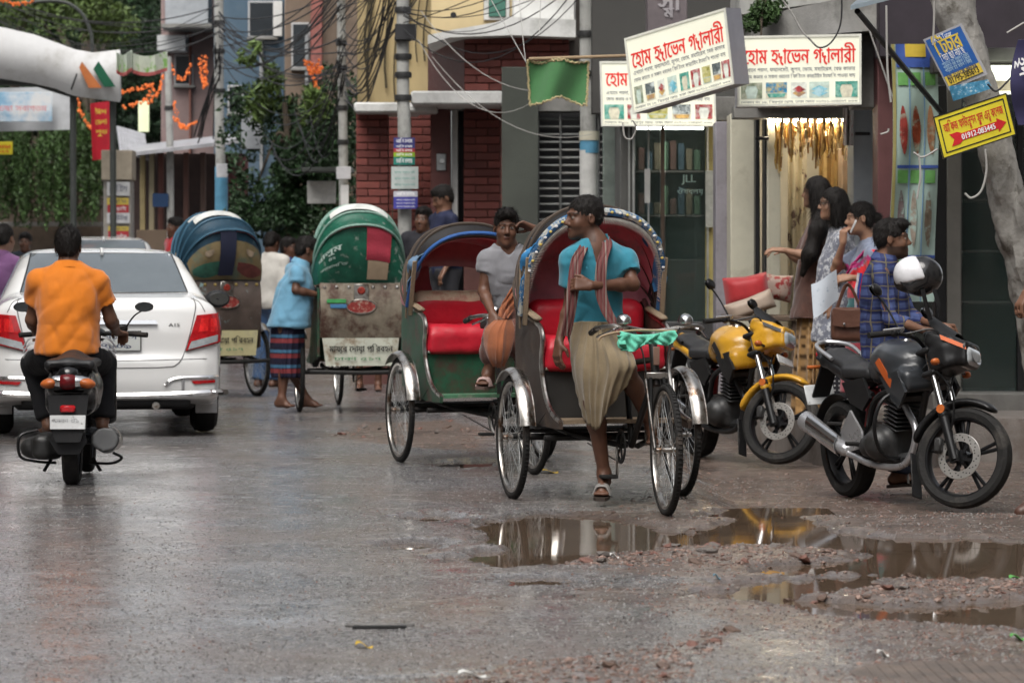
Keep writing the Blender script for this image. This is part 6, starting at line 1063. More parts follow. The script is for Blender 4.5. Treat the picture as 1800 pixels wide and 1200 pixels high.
# --- 7 three women
def woman(label, px, D, sk, **k): return Person(label, (P(px, 455, D)[0], D, .2), D, sk, .0098, hs=.96, fat=.92)
p = woman('woman with long loose black hair in a dark brown tunic reaching for the door frame', 1440, 25.4, SK3); c = lambda x, y, d=0: P(x, y, 25.4 + d) - p.root
p.j(nek=(1444, 382, .04), shR=(1432, 400, .16), shL=(1446, 400, -.14), elR=(1402, 455, .16), wrR=(1380, 440, .1), elL=(1420, 450, -.16), wrL=(1378, 440, -.18), pel=(1438, 520), hiR=(1438, 525, .08), hiL=(1438, 525, -.08), knR=(1434, 640, .08), anR=(1436, 742, .08), toR=(1416, 750, .06), knL=(1434, 640, -.08), anL=(1438, 742, -.08), toL=(1418, 752, -.1))
p.head(1434, 338, 0, -118, 0); p.arm('R').arm('L').leg('R').leg('L'); p.hand('L', (-1, 0, .05), (-.1, .3, -.9), .35); p.hand('R', (-1, 0, 0), (0, 0, -1), .5); p.build(); p.hair('loose')
S = SDF(.008); S.chain([c(1446, 372, -.02), c(1438, 404, -.2), c(1424, 446, -.24), c(1410, 482, -.22)], [.07, .06, .05, .02], .05); S.chain([c(1452, 366, .0), c(1462, 420, -.0), c(1464, 470, .0)], [.08, .08, .04], .05); sdfobj(S, 'loose_locks', _M['hair_black'], p.o, lambda V, N: (fbm(V * np.array((60, 60, 8)), 2, 8) - .5) * .016)
p.shirt('tunic', cot('brown_tunic', (.085, .04, .03), var=.35, scale=16), c(1438, 560), (.5, .95), .02, False, .06, .008, loose=.03, flare=.05)
W8 = lambda l, r, f, bk, y, dy=0: [c(l, y, 0), c((2 * l + r) / 3 - 3, y, f * .85), c((l + r) / 2, y, f), c((l + 2 * r) / 3 + 3, y, f * .85), c(r, y, 0), c((l + 2 * r) / 3, y, bk), c((l + r) / 2, y, bk * 1.1), c((2 * l + r) / 3, y, bk)]
ringcloth('skirt', cot('ochre_skirt', (.25, .14, .05), var=.15), p.o, [W8(1404, 1472, -.15, .15, 540), W8(1398, 1474, -.17, .17, 620), W8(1390, 1480, -.2, .2, 744)], amp=.016, freq=14, twist=.6)
MB().lathe([(.036, -.03), (.039, -.03), (.039, .03), (.036, .03)], 16, p.J['elL'] + (p.J['wrL'] - p.J['elL']) * .12, p.J['wrL'] - p.J['elL']).build('sleeve_trim', M('silver_trim', (.5, .45, .4), .4, metal=.3), p.o)
p = woman('woman with glasses in a grey patterned tunic, middle of the three', 1470, 25.0, SK3); c = lambda x, y, d=0: P(x, y, 25.0 + d) - p.root
p.j(nek=(1478, 402, .02), shR=(1470, 420, .16), shL=(1478, 420, -.15), elR=(1455, 480, .16), wrR=(1450, 530, .12), elL=(1470, 480, -.17), wrL=(1462, 535, -.15), pel=(1474, 530), hiR=(1474, 535, .08), hiL=(1474, 535, -.08), knR=(1470, 645, .08), anR=(1470, 745, .08), toR=(1450, 752, .06), knL=(1470, 645, -.08), anL=(1472, 745, -.08), toL=(1452, 754, -.1))
p.head(1464, 358, 0, -84, 2); p.arm('R').arm('L').leg('R').leg('L'); p.hand('L', (0, 0, -1), (0, 1, 0), .4); p.hand('R', (0, 0, -1), (0, -1, 0), .4); p.build(); p.hair('loose')
gp = M('grey_print', (.15, .16, .2), .85, var=.2, scale=8, dirt=(.45, .46, .48), dscale=26, dlo=.5, dhi=.56, sheen=.2)
p.shirt('tunic', gp, c(1472, 600), (1.3, 1.3), .02, False, .062, .008, loose=.03, flare=.04)
chk = patmat('dotted_trousers', lambda t, b, v: t.links.new(mixn(t, bandnode(t, v, 2, 30, .35), (.02, .02, .025), mixn(t, bandnode(t, v, 0, 30, .4), (.02, .02, .025), (.4, .4, .4))), b.inputs['Base Color']))
p.pants('trousers', chk, c(1474, 560), .03)
gmb = MB(); T = p.T
for x in (-1, 1): gmb.tube([T(x * .031 + .02 * math.cos(a), -.104, .004 + .016 * math.sin(a)) for a in np.linspace(0, 2 * math.pi, 14, endpoint=False)], .0022, 5, closed=True); gmb.tube([T(x * .05, -.102, .008), T(x * .08, -.0, .01)], .0022, 5)
gmb.tube([T(-.011, -.106, .006), T(.011, -.106, .006)], .002, 5); gmb.build('glasses', blackm, p.o)
p = woman('woman with a bun in a red and teal dress, phone at her face', 1525, 24.5, SK3); c = lambda x, y, d=0: P(x, y, 24.5 + d) - p.root
p.j(nek=(1530, 422, .03), shR=(1518, 440, .15), shL=(1534, 442, -.16), elR=(1468, 474, .1), wrR=(1482, 428, -.04), elL=(1542, 494, -.2), wrL=(1496, 488, -.26), pel=(1530, 545), hiR=(1530, 550, .08), hiL=(1530, 550, -.08), knR=(1520, 655, .08), anR=(1518, 752, .08), toR=(1498, 762, .06), knL=(1520, 655, -.08), anL=(1522, 752, -.08), toL=(1502, 764, -.1))
p.head(1512, 384, 0, -86, 4); p.arm('R').arm('L').leg('R').leg('L'); p.hand('R', (.05, -.05, 1), (.6, .5, 0), .8); p.hand('L', (-1, -.1, -.1), (0, .6, -.6), .7); p.build(); p.hair('bun')
def dress(V):
    x, y, z = V.T; n = fbm(V * 6, 2, 31) - .5; c_ = np.tile((.2, .23, .31), (len(V), 1)); zz = z + .3 * n; xx = x + .25 * n
    c_[((zz > 1.09) & (zz < 1.22) & (xx > -.0)) | ((zz > .97) & (zz < 1.1) & (xx < -.03) & (xx > -.16))] = (.6, .02, .03); c_[(np.abs(zz - 1.13) < .02) & (xx < 0)] = (.4, .03, .16); c_[(zz > .93) & (zz < .99) & (xx > -.02)] = (.03, .12, .14)
    c_[z < .9] = (.02, .14, .15); c_[(z < .92) & (z > .885)] = (.45, .02, .04); c_[z < .56] = (.35, .05, .07); c_ *= (.7 + .6 * fbm(V * 55, 2, 7))[:, None]; return c_
p.shirt('dress', M('dress_cloth', vc=True, rough=.85, var=.15, scale=30, bump=.15, sheen=.2), c(1526, 690), (.55, .75), .02, False, .066, .008, loose=.02, flare=.07, col=dress)
rs = M('stole_red', (.48, .02, .04), .8, var=.15); bs = M('stole_blue', (.03, .05, .25), .8, var=.15)
for k_, (m_, w_) in enumerate(((rs, .07), (bs, .022), (M('stole_white', (.45, .42, .45), .8), .01))): strip('stole', m_, p.o, [c(1520 - [0, 8, 11][k_], 480, -.34 - .01 * k_), c(1516 - [0, 9, 12][k_], 520, -.36 - .01 * k_), c(1518 - [0, 9, 12][k_], 575, -.34 - .01 * k_), c(1522 - [0, 9, 12][k_], 596, -.33 - .01 * k_)], w_, (1, .1, 0), .008, .006)
strip('stole', M('stole_magenta', (.38, .03, .14), .8), p.o, [c(1536, 428, .05), c(1522, 440, -.1), c(1500, 464, -.12), c(1486, 486, -.05)], .07, (.5, -.2, .8), .006, .006)
p.pants('trousers', M('red_trousers', (.4, .05, .07), .85, var=.3, scale=20), c(1528, 640), .02)
ph = MB().box((P(1500, 398, 24.36) - p.root), (.012, .06, .1), rot(10, 24, 0), .006); tag(ph.build('mobile_phone', M('phone_white', (.5, .5, .5), .3), None, loc=p.root), 'white mobile phone held to the face of the woman with the bun', 'phone')
pa = MB(); pa.sheet(lambda u, v: P(1426 + 4 * v + 44 * u, 500 - 24 * u + 60 * v - 8 * u * v + 2 * math.sin(u * 5), 24.1 - .04 * math.sin(u * 3 + v)), 10, 8, .003); tag(pa.build('paper_sheet', M('paper_sheet', (.55, .6, .66), .6, var=.08, dirt=(.35, .42, .5), dscale=18, dlo=.58, dhi=.62)), 'white printed sheet of paper held low by the woman in red and teal', 'paper')
hb = empty('handbag', P(1490, 605, 24.0), 0, 'brown leather handbag hanging beside the woman in red and teal', 'handbag'); S = SDF(.008); S.box(P(1492, 570, 24.0) - P(1490, 605, 24.0), (.125, .06, .12), .04); bm_ = M('brown_leather', (.1, .045, .03), .45, var=.2, bump=.2); sdfobj(S, 'bag', bm_, hb, lambda V, N: .01 * (fbm(V * 12, 2, 2) - .5))
o_ = P(1490, 605, 24.0); mb = MB(); mb.sheet(lambda u, v: P(1464 + 56 * u, 542 + 30 * v + 3 * math.sin(u * 3.1), 23.915) - o_, 10, 5, .012); mb.build('flap', bm_, hb); MB().box(P(1484, 570, 23.9) - o_, (.018, .012, .02)).build('clasp', M('chrome', (.6, .6, .6), .15, metal=1, var=.1), hb); MB().tube(bez([P(1470, 545, 24) - o_, P(1490, 500, 24.05) - o_, P(1515, 545, 24) - o_], 6), .01, 6, flat=(1.6, .6)).build('strap', bm_, hb)
# --- 8 bystanders
def bystander(label, px, D, head, yaw, sc_, skin, shirt_c, pant_c, nm, pitch=0, z0=0.0, sleeve=.6, lean=0, hairst='short', h=.014, bare=False):
    """an upright figure of height sc_ whose head centre sits at pixel head"""
    r0 = np.array((P(px, 455, D)[0], D, z0)); p = Person(label, r0, D, skin, h); hcp = P(head[0], head[1], D) - r0; k = sc_ / 1.65; ca, sa = math.cos(R(yaw)), math.sin(R(yaw)); dz = hcp[2] - 1.535 * k
    W = lambda x, y, z: np.array(((x * ca - y * sa) * k + hcp[0] * (z / 1.535 if z < 1.5 else 1), (x * sa + y * ca) * k, z * k + dz * (1 if z > .3 else 0)))
    for n_, v in dict(nek=(0, .01, 1.4), pel=(0, .02, .9)).items(): p.J[n_] = W(*v)
    for q, s_ in (('L', 1), ('R', -1)):
        for n_, v in dict(sh=(.165, 0, 1.365), el=(.2, .03, 1.1), wr=(.2, -.1, .9), hi=(.09, 0, .88), kn=(.1, -.02, .48), an=(.1, .03, .07), to=(.11, -.14, .02)).items(): p.J[n_ + q] = W(v[0] * s_, v[1], v[2])
    p.hc = hcp; p.head(head[0], head[1], 0, yaw, pitch); p.arm('L').arm('R').leg('L').leg('R')
    for q in 'LR': p.hand(q, p.J['wr' + q] - p.J['el' + q], W(0, 1, 0) - W(0, 0, 0), .4)
    p.build(); 
    if hairst: p.hair(hairst)
    p.shirt('shirt', cot(nm, shirt_c), p.J['pel'] + (0, 0, -.08), (sleeve, sleeve), .02, True, .068, .008); p.pants('trousers', cot(nm + '_p', pant_c), p.J['pel'] + (0, 0, .02), cuffs=(.55, .55) if bare else (1, 1)); return p
bystander('young man with glasses in a navy shirt looking down behind the open rickshaw', 786, 31.6, (778, 349), -62, 1.72, SK2, (.018, .022, .05), (.03, .03, .035), 'navy_shirt', pitch=22, sleeve=1.7, z0=.2)
bystander('dark haired person whose head top shows above the hood of the open rickshaw', 744, 32.2, (744, 386), -20, 1.6, SK1, (.02, .02, .025), (.03, .03, .03), 'black_shirt', z0=0)
bystander('man in a red shirt at the roadside behind the white car', 303, 40, (308, 400), -60, 1.62, SK1, (.38, .012, .02), (.05, .05, .06), 'red_shirt')
bystander('man in dark clothes walking far off at the left behind the scooter rider', 45, 42, (44, 426), 0, 1.6, SK1, (.02, .025, .035), (.03, .03, .035), 'charcoal_shirt', sleeve=1.8)
bystander('man in a white shirt leaning beside the blue rickshaw', 470, 36.5, (478, 428), 150, 1.62, SK1, (.5, .48, .44), (.05, .1, .2), 'offwhite_shirt', pitch=25, sleeve=1.7)
bystander('person in a dark blue hooded wrap beyond the man in the blue shirt', 505, 39, (508, 436), 60, 1.62, SK1, (.02, .035, .13), (.02, .03, .1), 'deep_blue', sleeve=1.8)
bystander('barefoot person standing beyond the green rickshaw, only the legs showing', 648, 35.2, (648, 415), 0, 1.6, SK1, (.1, .09, .08), (.06, .05, .045), 'drab_shirt', bare=True)
# man at the right edge: arm, trousers and shoe
p = bystander('man cut off by the right edge, with dark trousers and brown shoe', 1868, 18.6, (1878, 300), -60, 1.72, SK2, (.09, .08, .08), (.045, .042, .042), 'grey_shirt_edge', z0=-.06, h=.013)
for q in 'LR':
    a, t_ = p.J['an' + q], p.J['to' + q]; S = SDF(.007); hor = nrm((t_ - a) * (1, 1, 0)); S.chain([a + (0, 0, .03), a - hor * .02 + (0, 0, -.03), t_ + (0, 0, .03), t_ + hor * .05 + (0, 0, .018)], [.055, .05, .042, .036], .04); S.plane((0, 0, .0), (0, 0, -1)); sdfobj(S, 'shoe', M('shoe_brown', (.07, .035, .025), .4, var=.2), p.o)
# ------------------------------------------------------------------ cycle rickshaws (local frame: x forward, y left, z up, rear axle above the origin)
chrome = M('chrome', (.6, .6, .6), .15, metal=1, var=.1); rchrome = M('worn_chrome', (.48, .46, .43), .3, metal=1, var=.3, scale=14, dirt=(.14, .085, .055), dscale=9, dlo=.5, dhi=.64)
rub = M('tyre_rubber', (.011, .0105, .01), .8, var=.3, scale=20, bump=.3, dirt=(.07, .055, .045), dscale=5, dlo=.55, dhi=.75); fr_ = M('frame_black', (.009, .0085, .008), .5, var=.3, dirt=(.045, .025, .017), dscale=8, dlo=.58, dhi=.7); wood = M('old_wood', (.2, .15, .1), .7, var=.3, stretch=(2, 10, 10), scale=8)
redv = M('red_vinyl', (.4, .012, .025), .38, var=.2, scale=7, bump=.35, bscale=22, dirt=(.3, .02, .03), dscale=5); creamv = M('cream_vinyl', (.5, .4, .28), .4, var=.15, scale=9, dirt=(.35, .08, .07), dscale=6)
pinkv = M('pink_lining', (.58, .24, .28), .7, var=.3, scale=4, dirt=(.3, .28, .28), dscale=2.2, dlo=.55, dhi=.66); pinkd = M('dark_pink_lining', (.4, .09, .1), .6, var=.3, scale=5)
_wd = {}
def wheel(root, c, r=.35, ang=0.0, tw=.02, name='rear_wheel', sp=32):
    w = bpy.data.objects.new(name, None); COL.objects.link(w); w.parent = root; w.location = c; w.rotation_euler = (0, 0, ang)
    if (r, tw) not in _wd:
        t = MB().tube([((r - tw) * math.cos(a), 0, (r - tw) * math.sin(a)) for a in np.linspace(0, 2 * math.pi, 48, endpoint=False)], tw, 10, closed=True).build('tyre', rub, w)
        tr = MB()
        for k in range(90): a = k / 90 * 2 * math.pi; tr.bar(((r + .001) * math.cos(a), -.012, (r + .001) * math.sin(a)), ((r + .001) * math.cos(a), .012, (r + .001) * math.sin(a)), .008, .004, up=(math.cos(a), 0, math.sin(a)))
        td = tr.build('tread', rub, w, smooth=False)
        rim = MB().lathe([(r - 2 * tw + .004, -.014), (r - 2 * tw - .012, -.013), (r - 2 * tw - .016, 0), (r - 2 * tw - .012, .013), (r - 2 * tw + .004, .014)], 48, (0, 0, 0), (0, 1, 0)).build('rim', rchrome, w)
        s_ = MB(); rr = r - 2 * tw - .014
        for k in range(sp):
            a = k / sp * 2 * math.pi; b = a + (.5 if k % 2 else -.5); y = .03 if (k // 2) % 2 else -.03; s_.tube([(.022 * math.cos(b), y, .022 * math.sin(b)), (rr * math.cos(a), y * .2, rr * math.sin(a))], .0018, 4)
        s_ = s_.build('spokes', steel, w); hb_ = MB().lathe([(.004, -.06), (.014, -.055), (.016, -.034), (.028, -.032), (.028, -.026), (.014, -.022), (.014, .022), (.028, .026), (.028, .032), (.016, .034), (.014, .055), (.004, .06)], 14, (0, 0, 0), (0, 1, 0)).build('hub', rchrome, w); _wd[(r, tw)] = (t.data, td.data, rim.data, s_.data, hb_.data)
    else:
        for n_, d in zip(('tyre', 'tread', 'rim', 'spokes', 'hub'), _wd[(r, tw)]): o = bpy.data.objects.new(n_, d); COL.objects.link(o); o.parent = w
    return w
def fender(root, c, r, a0, a1, w, mat, name='mudguard', edge=True):
    mb = MB(); f = lambda u, v: np.array(c) + np.array(((r + .02 * math.cos((v - .5) * 3.0)) * math.cos(R(a0 + (a1 - a0) * u)), (v - .5) * w, (r + .02 * math.cos((v - .5) * 3.0)) * math.sin(R(a0 + (a1 - a0) * u))))
    mb.sheet(f, 30, 9, .003); o = mb.build(name, mat, root)
    for v in (0, 1): MB().tube([f(u, v) for u in np.linspace(0, 1, 30)], .005, 5).build('rolled_edge', mat, o)
    return o
def rickshaw(label, loc, head, cfg):
    rt = empty('cycle_rickshaw', loc, head, label, 'rickshaw', 'cycle rickshaws on the street'); A = lambda n_, mb, m, p=None, **k: mb.build(n_, m, p or rt, **k); pc = cfg['paint']; st = cfg.get('steer', 0)
    wb_ = 1.48
    for y in (-.5, .5):
        wheel(rt, (0, y, .35)); fender(rt, (0, y, .35), .375, 12, 128, .085, rchrome)
        A('fender_stay', MB().tube([(.0, y * .9, .36), (.1, y * .9, .7)], .006, 5), fr_); A('spring', MB().tube(bez([(-.3, y * .72, .5), (0, y * .72, .4), (.3, y * .72, .5)], 8), .014, 6, flat=(.5, 1.6)), fr_)
    A('axle', MB().tube([(0, -.5, .35), (0, .5, .35)], .02, 10), fr_); A('cross_bar', MB().tube([(.34, -.4, .36), (.34, .4, .36)], .017, 8), fr_); A('bumper_bar', MB().tube(bez([(-.5, -.45, .37), (-.53, 0, .36), (-.5, .45, .37)], 6), .02, 8), fr_)
    for y in (-.3, .3): A('chassis_rail', MB().tube(bez([(-.5, y, .38), (.0, y, .42), (.4, y * .8, .38), (.72, y * .12, .33)], 6), .016, 8), fr_)
    # body sides
    prof = [(-.42, .5), (-.44, .86), (-.42, 1.1), (-.34, 1.12), (-.2, 1.04), (.02, 1.0), (.14, .97), (.19, .9), (.16, .8), (.19, .68), (.29, .56), (.44, .49), (.6, .46), (.6, .42), (.2, .42), (-.2, .46)]
    for y in (-.38, .36):
        sp_ = A('side_panel', MB().prism(prof, .02, lambda u, v, w: (u, y + w, v)), pc); e = [(u, y + .01, v) for u, v in prof[3:13]]
        A('edge_trim', MB().tube(bez(e, 4), .015, 8), rchrome, sp_); A('armrest', MB().box((-.08, y + .01, 1.045), (.34, .05, .03), rot(0, 9, 0), .012), wood, sp_)
    A('footboard', MB().prism([(.12, -.35), (.12, .35), (.5, .34), (.74, .2), (.74, -.2), (.5, -.34)], .022, lambda u, v, w: (u, v, .44 + w + .06 * max(0, u - .45))), cfg.get('floor', wood)); A('seat_front', MB().box((.14, 0, .62), (.02, .72, .34)), cfg['front'])
    A('front_rail', MB().tube([(.17, -.35, .74), (.17, .35, .74)], .01, 6), rchrome)
    S = SDF(.016); S.box((-.09, 0, .85), (.27, .35, .065), .05); S.box((.15, 0, .8), (.045, .35, .075), .035, k=.03); A_ = sdfobj(S, 'seat_cushion', redv, rt, lambda V, N: .03 * (np.abs(fbm(V * np.array((9, 4, 9)), 2, 3) - .5)) + .012 * (fbm(V * 12, 2, 7) - .5))
    S = SDF(.016); S.box((-.3, 0, 1.0), (.085, .35, .13), .08); sdfobj(S, 'backrest', [redv, creamv] if cfg.get('cream') else redv, rt, lambda V, N: .014 * (fbm(V * np.array((5, 4, 6)), 2, 5) - .5))
    if cfg.get('cream'):
        S = SDF(.016); S.box((-.31, 0, 1.07), (.09, .345, .075), .07); sdfobj(S, 'backrest_roll', creamv, rt)
    # back side
    bk = A('back_panel', MB().sheet(lambda u, v: np.array((-.445 - .05 * math.sin(v * 3.14), -.36 + .72 * u, .67 + cfg.get('bh', .43) * v)), 10, 10, .012), cfg['back']); lw = A('lower_back_panel', MB().prism([(-.31, .42), (.31, .42), (.34, .665), (-.34, .665)], .015, lambda u, v, w: (-.44 - w - .06 * (.7 - v), u, v)), cfg['lower'])
    rr_ = lambda u, v, w: (-.497 - w, .41 - u, .72 + v)
    if cfg.get('rear'):
        A('plaque', MB().box((-.5, 0, 1.06), (.012, .13, .16), None, .01), rchrome, bk); A('reflector', MB().lathe([(.001, .014), (.026, .012), (.034, .004), (.036, 0)][::-1], 20, (-.506, 0, 1.08), (-1, 0, 0)), M('reflector_red', (.22, .03, .02), .3, var=.4, scale=40), bk)
        if not cfg.get('art'):
            for i, (y, m) in enumerate(((.22, M('sticker_green', (.05, .26, .08), .5, var=.3)), (.2, M('sticker_blue', (.05, .16, .3), .5, var=.3)))): A('sticker', MB().box((-.506, y, .99 - .045 * i), (.006, .17 - .02 * i, .035)), m, bk)
        el = lambda r_, w: MB().prism([(r_ * 1.25 * math.cos(a), r_ * .55 * math.sin(a)) for a in np.linspace(0, 6.283, 28, endpoint=False)], w, lambda u, v, w: (-.503 - w, u, .94 + v)); A('oval_badge', el(.1, .008), M('badge_red', (.2, .025, .02), .5, var=.5, scale=40, dirt=(.3, .25, .2), dscale=40, dlo=.55, dhi=.6), bk); A('badge_ring', MB().tube([(-.507, .128 * math.cos(a), .94 + .06 * math.sin(a)) for a in np.linspace(0, 6.283, 28, endpoint=False)], .007, 6, closed=True), rchrome, bk)
        for i in range(7): A('boss', MB().lathe([(.001, .012), (.014, .008), (.018, 0)][::-1], 10, (-.47, -.32 + i * .107, 1.11), (-1, 0, 0)), cfg.get('bosses', rchrome), bk)
        text('মায়ের দোয়া পরিবহন', blackm, lw, lambda u, v, w: (-.478 - w, .3 - u, .545 + v), .02, .0, .075, .56, bold=.03); text('ঢাকা ৫১৭', M('faded_green', (.08, .2, .1), .6), lw, lambda u, v, w: (-.484 - w, .3 - u, .47 + v), .06, 0, .04, .42, bold=.02)
    # hood: arches fanned round a pivot
    px_, pz_, Lh = -.16, cfg.get('pz', 1.04), cfg.get('len', .62); hw = .41; a0, a1 = cfg.get('fan', (68, 158)); nr = cfg.get('ribs', 4)
    def arch(s, L): t = (2 * s - 1) * math.pi / 2; return hw * np.sign(t) * abs(math.sin(t)) ** .86, L * max(0, math.cos(t)) ** .66
    def hood(u, s, dl=0.0):
        ph = R(a0 + (a1 - a0) * u); sag = cfg.get('sag', .035) * abs(math.sin(math.pi * u * nr)); y, l = arch(s, Lh + dl); l = max(0, l - sag * min(1, l * 3)); return np.array((px_ + l * math.cos(ph), y * (1 - sag * .6), pz_ + l * math.sin(ph)))
    nu = nr * 8 + 1; hd = A('hood', MB().sheet(hood, nu, 41, .006), cfg['hood'], sharp=60); A('hood_lining', MB().sheet(lambda u, s: hood(u, s, -.016), nu, 31, .004), cfg['lining'], hd, sharp=60)
    for k in range(nr + 1):
        u = k / nr; c_ = [hood(u, s, .006) for s in np.linspace(0, 1, 33)]; A('hood_rib', MB().tube(c_, .012, 6), cfg.get('rib', wood), hd)
    if cfg.get('topcap'): A('hood_patch', MB().sheet(lambda u, s: hood(.3 + u * .3, .3 + s * .4, .02), 14, 20, .004), cfg['topcap'], hd, sharp=60)
    # back curtain of the hood
    def curtain(u, v):
        t = 2 * u - 1; y, l = arch(u, Lh - .02); ph = R(a1 - 2); top = np.array((px_ + l * math.cos(ph), y, pz_ + l * math.sin(ph))); bot = np.array((-.45, y * .9, pz_ + .02)); q_ = top * (1 - v) + bot * v; return q_ - np.array((.05 * math.sin(v * 3.14), 0, 0))
    for u0, u1 in (((0, .4), (.64, 1)) if cfg.get('hole') else ((0, 1),)):
        lean = (lambda u, v: u0 + (u1 - u0) * u + (.1 * (1 - v) * (1 - u) if cfg.get('hole') and u0 > .5 else 0))
        bc = A('back_curtain', MB().sheet(lambda u, v: curtain(lean(u, v), v), 31, 14, .006), cfg.get('curtain', cfg['hood']), hd, sharp=60); A('curtain_lining', MB().sheet(lambda u, v: curtain(lean(u, v), v) + (.014, 0, 0), 31, 14, .003), cfg['lining'], hd, sharp=60)
    if cfg.get('hoodtext'):
        cm = lambda u, v, w: curtain(.5 + (u - .45) / .98, .9 - v / .56) - np.array((.012 + w, 0, 0)) if False else curtain(.96 - u * 1.02, .92 - v * 1.5) - np.array((.012 + w, 0, 0))
        wtx = M('hood_paint_white', (.4, .5, .45), .6, var=.3)
        text('হালুম', wtx, bc, cm, .08, .36, .1, .24, bold=.03); text('৪২', wtx, bc, cm, .2, .27, .06, bold=.02); text('শাহারাস্তি'.replace('্', ''), wtx, bc, cm, .08, .17, .05, .28, bold=.02); text('ভা', wtx, bc, cm, .74, .36, .1, bold=.03); text('২৫', wtx, bc, cm, .78, .25, .06, bold=.02); text('মোঃ', wtx, bc, cm, .76, .15, .06, bold=.02)
        A('red_patch', MB().sheet(lambda u, v: curtain(.3 + .18 * u, -.03 + .62 * v) - (.016 + .006 * math.sin(v * 9), 0, 0), 8, 16, .004), M('red_patch', (.3, .03, .05), .7, var=.2, bump=.3), bc); A('cream_patch', MB().sheet(lambda u, v: curtain(.31 + .16 * u, .6 + .32 * v) - (.018, 0, 0), 8, 8, .004), M('cream_patch', (.42, .32, .22), .7, var=.2), bc)
    if cfg.get('art'):
        A('painted_panel', MB().sheet(lambda u, v: curtain(.1 + .8 * u, .2 + .76 * v) - (.014, 0, 0), 12, 10, .004), cfg['art'], bc)
        for i, (u0, v0, du, dv, m) in enumerate(((.14, .62, .3, .3, M('art_red', (.12, .035, .03), .6, var=.5, scale=14)), (.5, .6, .36, .32, M('art_green', (.03, .1, .07), .6, var=.5, scale=14)), (.3, .34, .08, .14, M('art_face', (.26, .2, .14), .6, var=.5, scale=20)), (.62, .34, .08, .14, M('art_face')))): A('painted_figure', MB().sheet(lambda u, v: curtain(u0 + du * u, v0 + dv * v * (1 - .5 * (2 * u - 1) ** 2)) - (.019 + .002 * i, 0, 0), 8, 6, .002), m, bc)
        A('cloth_strip', MB().sheet(lambda u, v: curtain(.47 + .1 * u, -.02 + .9 * v) - (.03, 0, 0), 6, 14, .006), M('navy_strip', (.015, .018, .04), .7), bc)
    if cfg.get('trim'):
        c_ = np.array([hood(0, s, .022) for s in np.linspace(0, 1, 90)]); A('hood_band', MB().tube(c_, .024 if cfg.get('fringe') else .013, 8), cfg['trim'], hd)
        if cfg.get('fringe'):
            fr2 = MB(); cc = c_.mean(0) - (0, 0, .1); fm = M('fringe_silver', (.5, .48, .44), .45, var=.3, scale=30)
            d2 = np.array([hood(0, s, -.01) for s in np.linspace(0, 1, 150)])
            for i in range(2, 148):
                t_ = nrm(d2[i + 1] - d2[i - 1]); inn = nrm(cc - d2[i]); b_ = np.cross(t_, inn); fr2.raw([d2[i] - t_ * .007 + (.012, 0, 0), d2[i] + t_ * .007 + (.012, 0, 0), d2[i] + inn * .045 + np.array((.02, 0, 0)), d2[i] + inn * .015 + np.array((.026, 0, 0))], [(0, 1, 3), (1, 2, 3), (2, 0, 3), (0, 2, 1)])
            A('fringe', fr2, fm, hd, smooth=False)
            for i in range(2, 88, 3): q_ = c_[i] + np.array((.026, 0, 0)); A('diamond', MB().raw(ico * (.006, .011, .009) + q_, [tuple(x) for x in icf]), M('trim_yellow', (.5, .38, .1), .5) if i % 2 else M('trim_white', (.55, .55, .55), .5), hd)
    for k, y in enumerate((-.405, .405)): A('hood_strut', MB().bar((-.1, y, .98), (px_ + .36 * math.cos(R(a0)), y, pz_ + .36 * math.sin(R(a0))), .03, .012), wood, hd); A('hood_strut', MB().bar((-.2, y * 1.01, .96), (px_ + .3 * math.cos(R(a0 + 30)), y * 1.01, pz_ + .3 * math.sin(R(a0 + 30))), .025, .01), wood, hd)
    if cfg.get('drape'): A('side_drape', MB().sheet(lambda u, v: hood(.0 + .3 * u, .03 + .17 * v, .035) + np.array((.0, -.03 * math.sin(v * 9 + u * 4), 0)), 12, 12, .006), cfg['drape'], hd); A('side_drape', MB().sheet(lambda u, v: hood(.0 + .3 * u, .97 - .2 * v, .035) + np.array((0, .03 * math.sin(v * 9 + u * 4), 0)), 12, 12, .006), cfg['drape'], hd)
    # cycle part
    A('frame', MB().tube([(.72, 0, .33), (.58, 0, .86)], .017, 8).tube([(.6, 0, .78), (1.17, 0, .82)], .017, 8).tube([(.72, 0, .33), (1.19, 0, .74)], .018, 8).tube([(.72, .03, .33), (0.0, .05, .35)], .012, 6).tube([(.72, -.03, .33), (0.0, -.05, .35)], .012, 6).tube([(1.15, 0, .9), (1.22, 0, .68)], .024, 10), fr_)
    S = SDF(.01); S.chain([(.48, 0, .92), (.62, 0, .93), (.74, 0, .915)], [.075, .05, .03], .04); S.plane((0, 0, .9), (0, 0, -1)); sdfobj(S, 'saddle', M('saddle_black', (.02, .02, .02), .5), rt)
    fk = bpy.data.objects.new('fork', None); COL.objects.link(fk); fk.parent = rt; fk.location = (1.2, 0, 0); fk.rotation_euler = (0, 0, R(st))
    for y in (-.05, .05): A('fork_blade', MB().tube(bez([(.03, y * .7, .74), (.12, y, .5), (.28, y * 1.2, .35)], 6), np.linspace(.016, .01, 13), 8), fr_, fk)
    A('fork_crown', MB().box((.025, 0, .735), (.05, .12, .035)), rchrome, fk); w_ = wheel(fk, (.28, 0, .35), name='front_wheel')
    hbm = A('handlebar', MB().tube(bez([(-.26, .3, .96), (-.14, .29, .985), (-.03, .2, 1.0), (-.06, 0, .97), (-.03, -.2, 1.0), (-.14, -.29, .985), (-.26, -.3, .96)], 6), .012, 8).tube([(-.06, 0, .97), (-.04, 0, .88)], .014, 8), rchrome, fk)
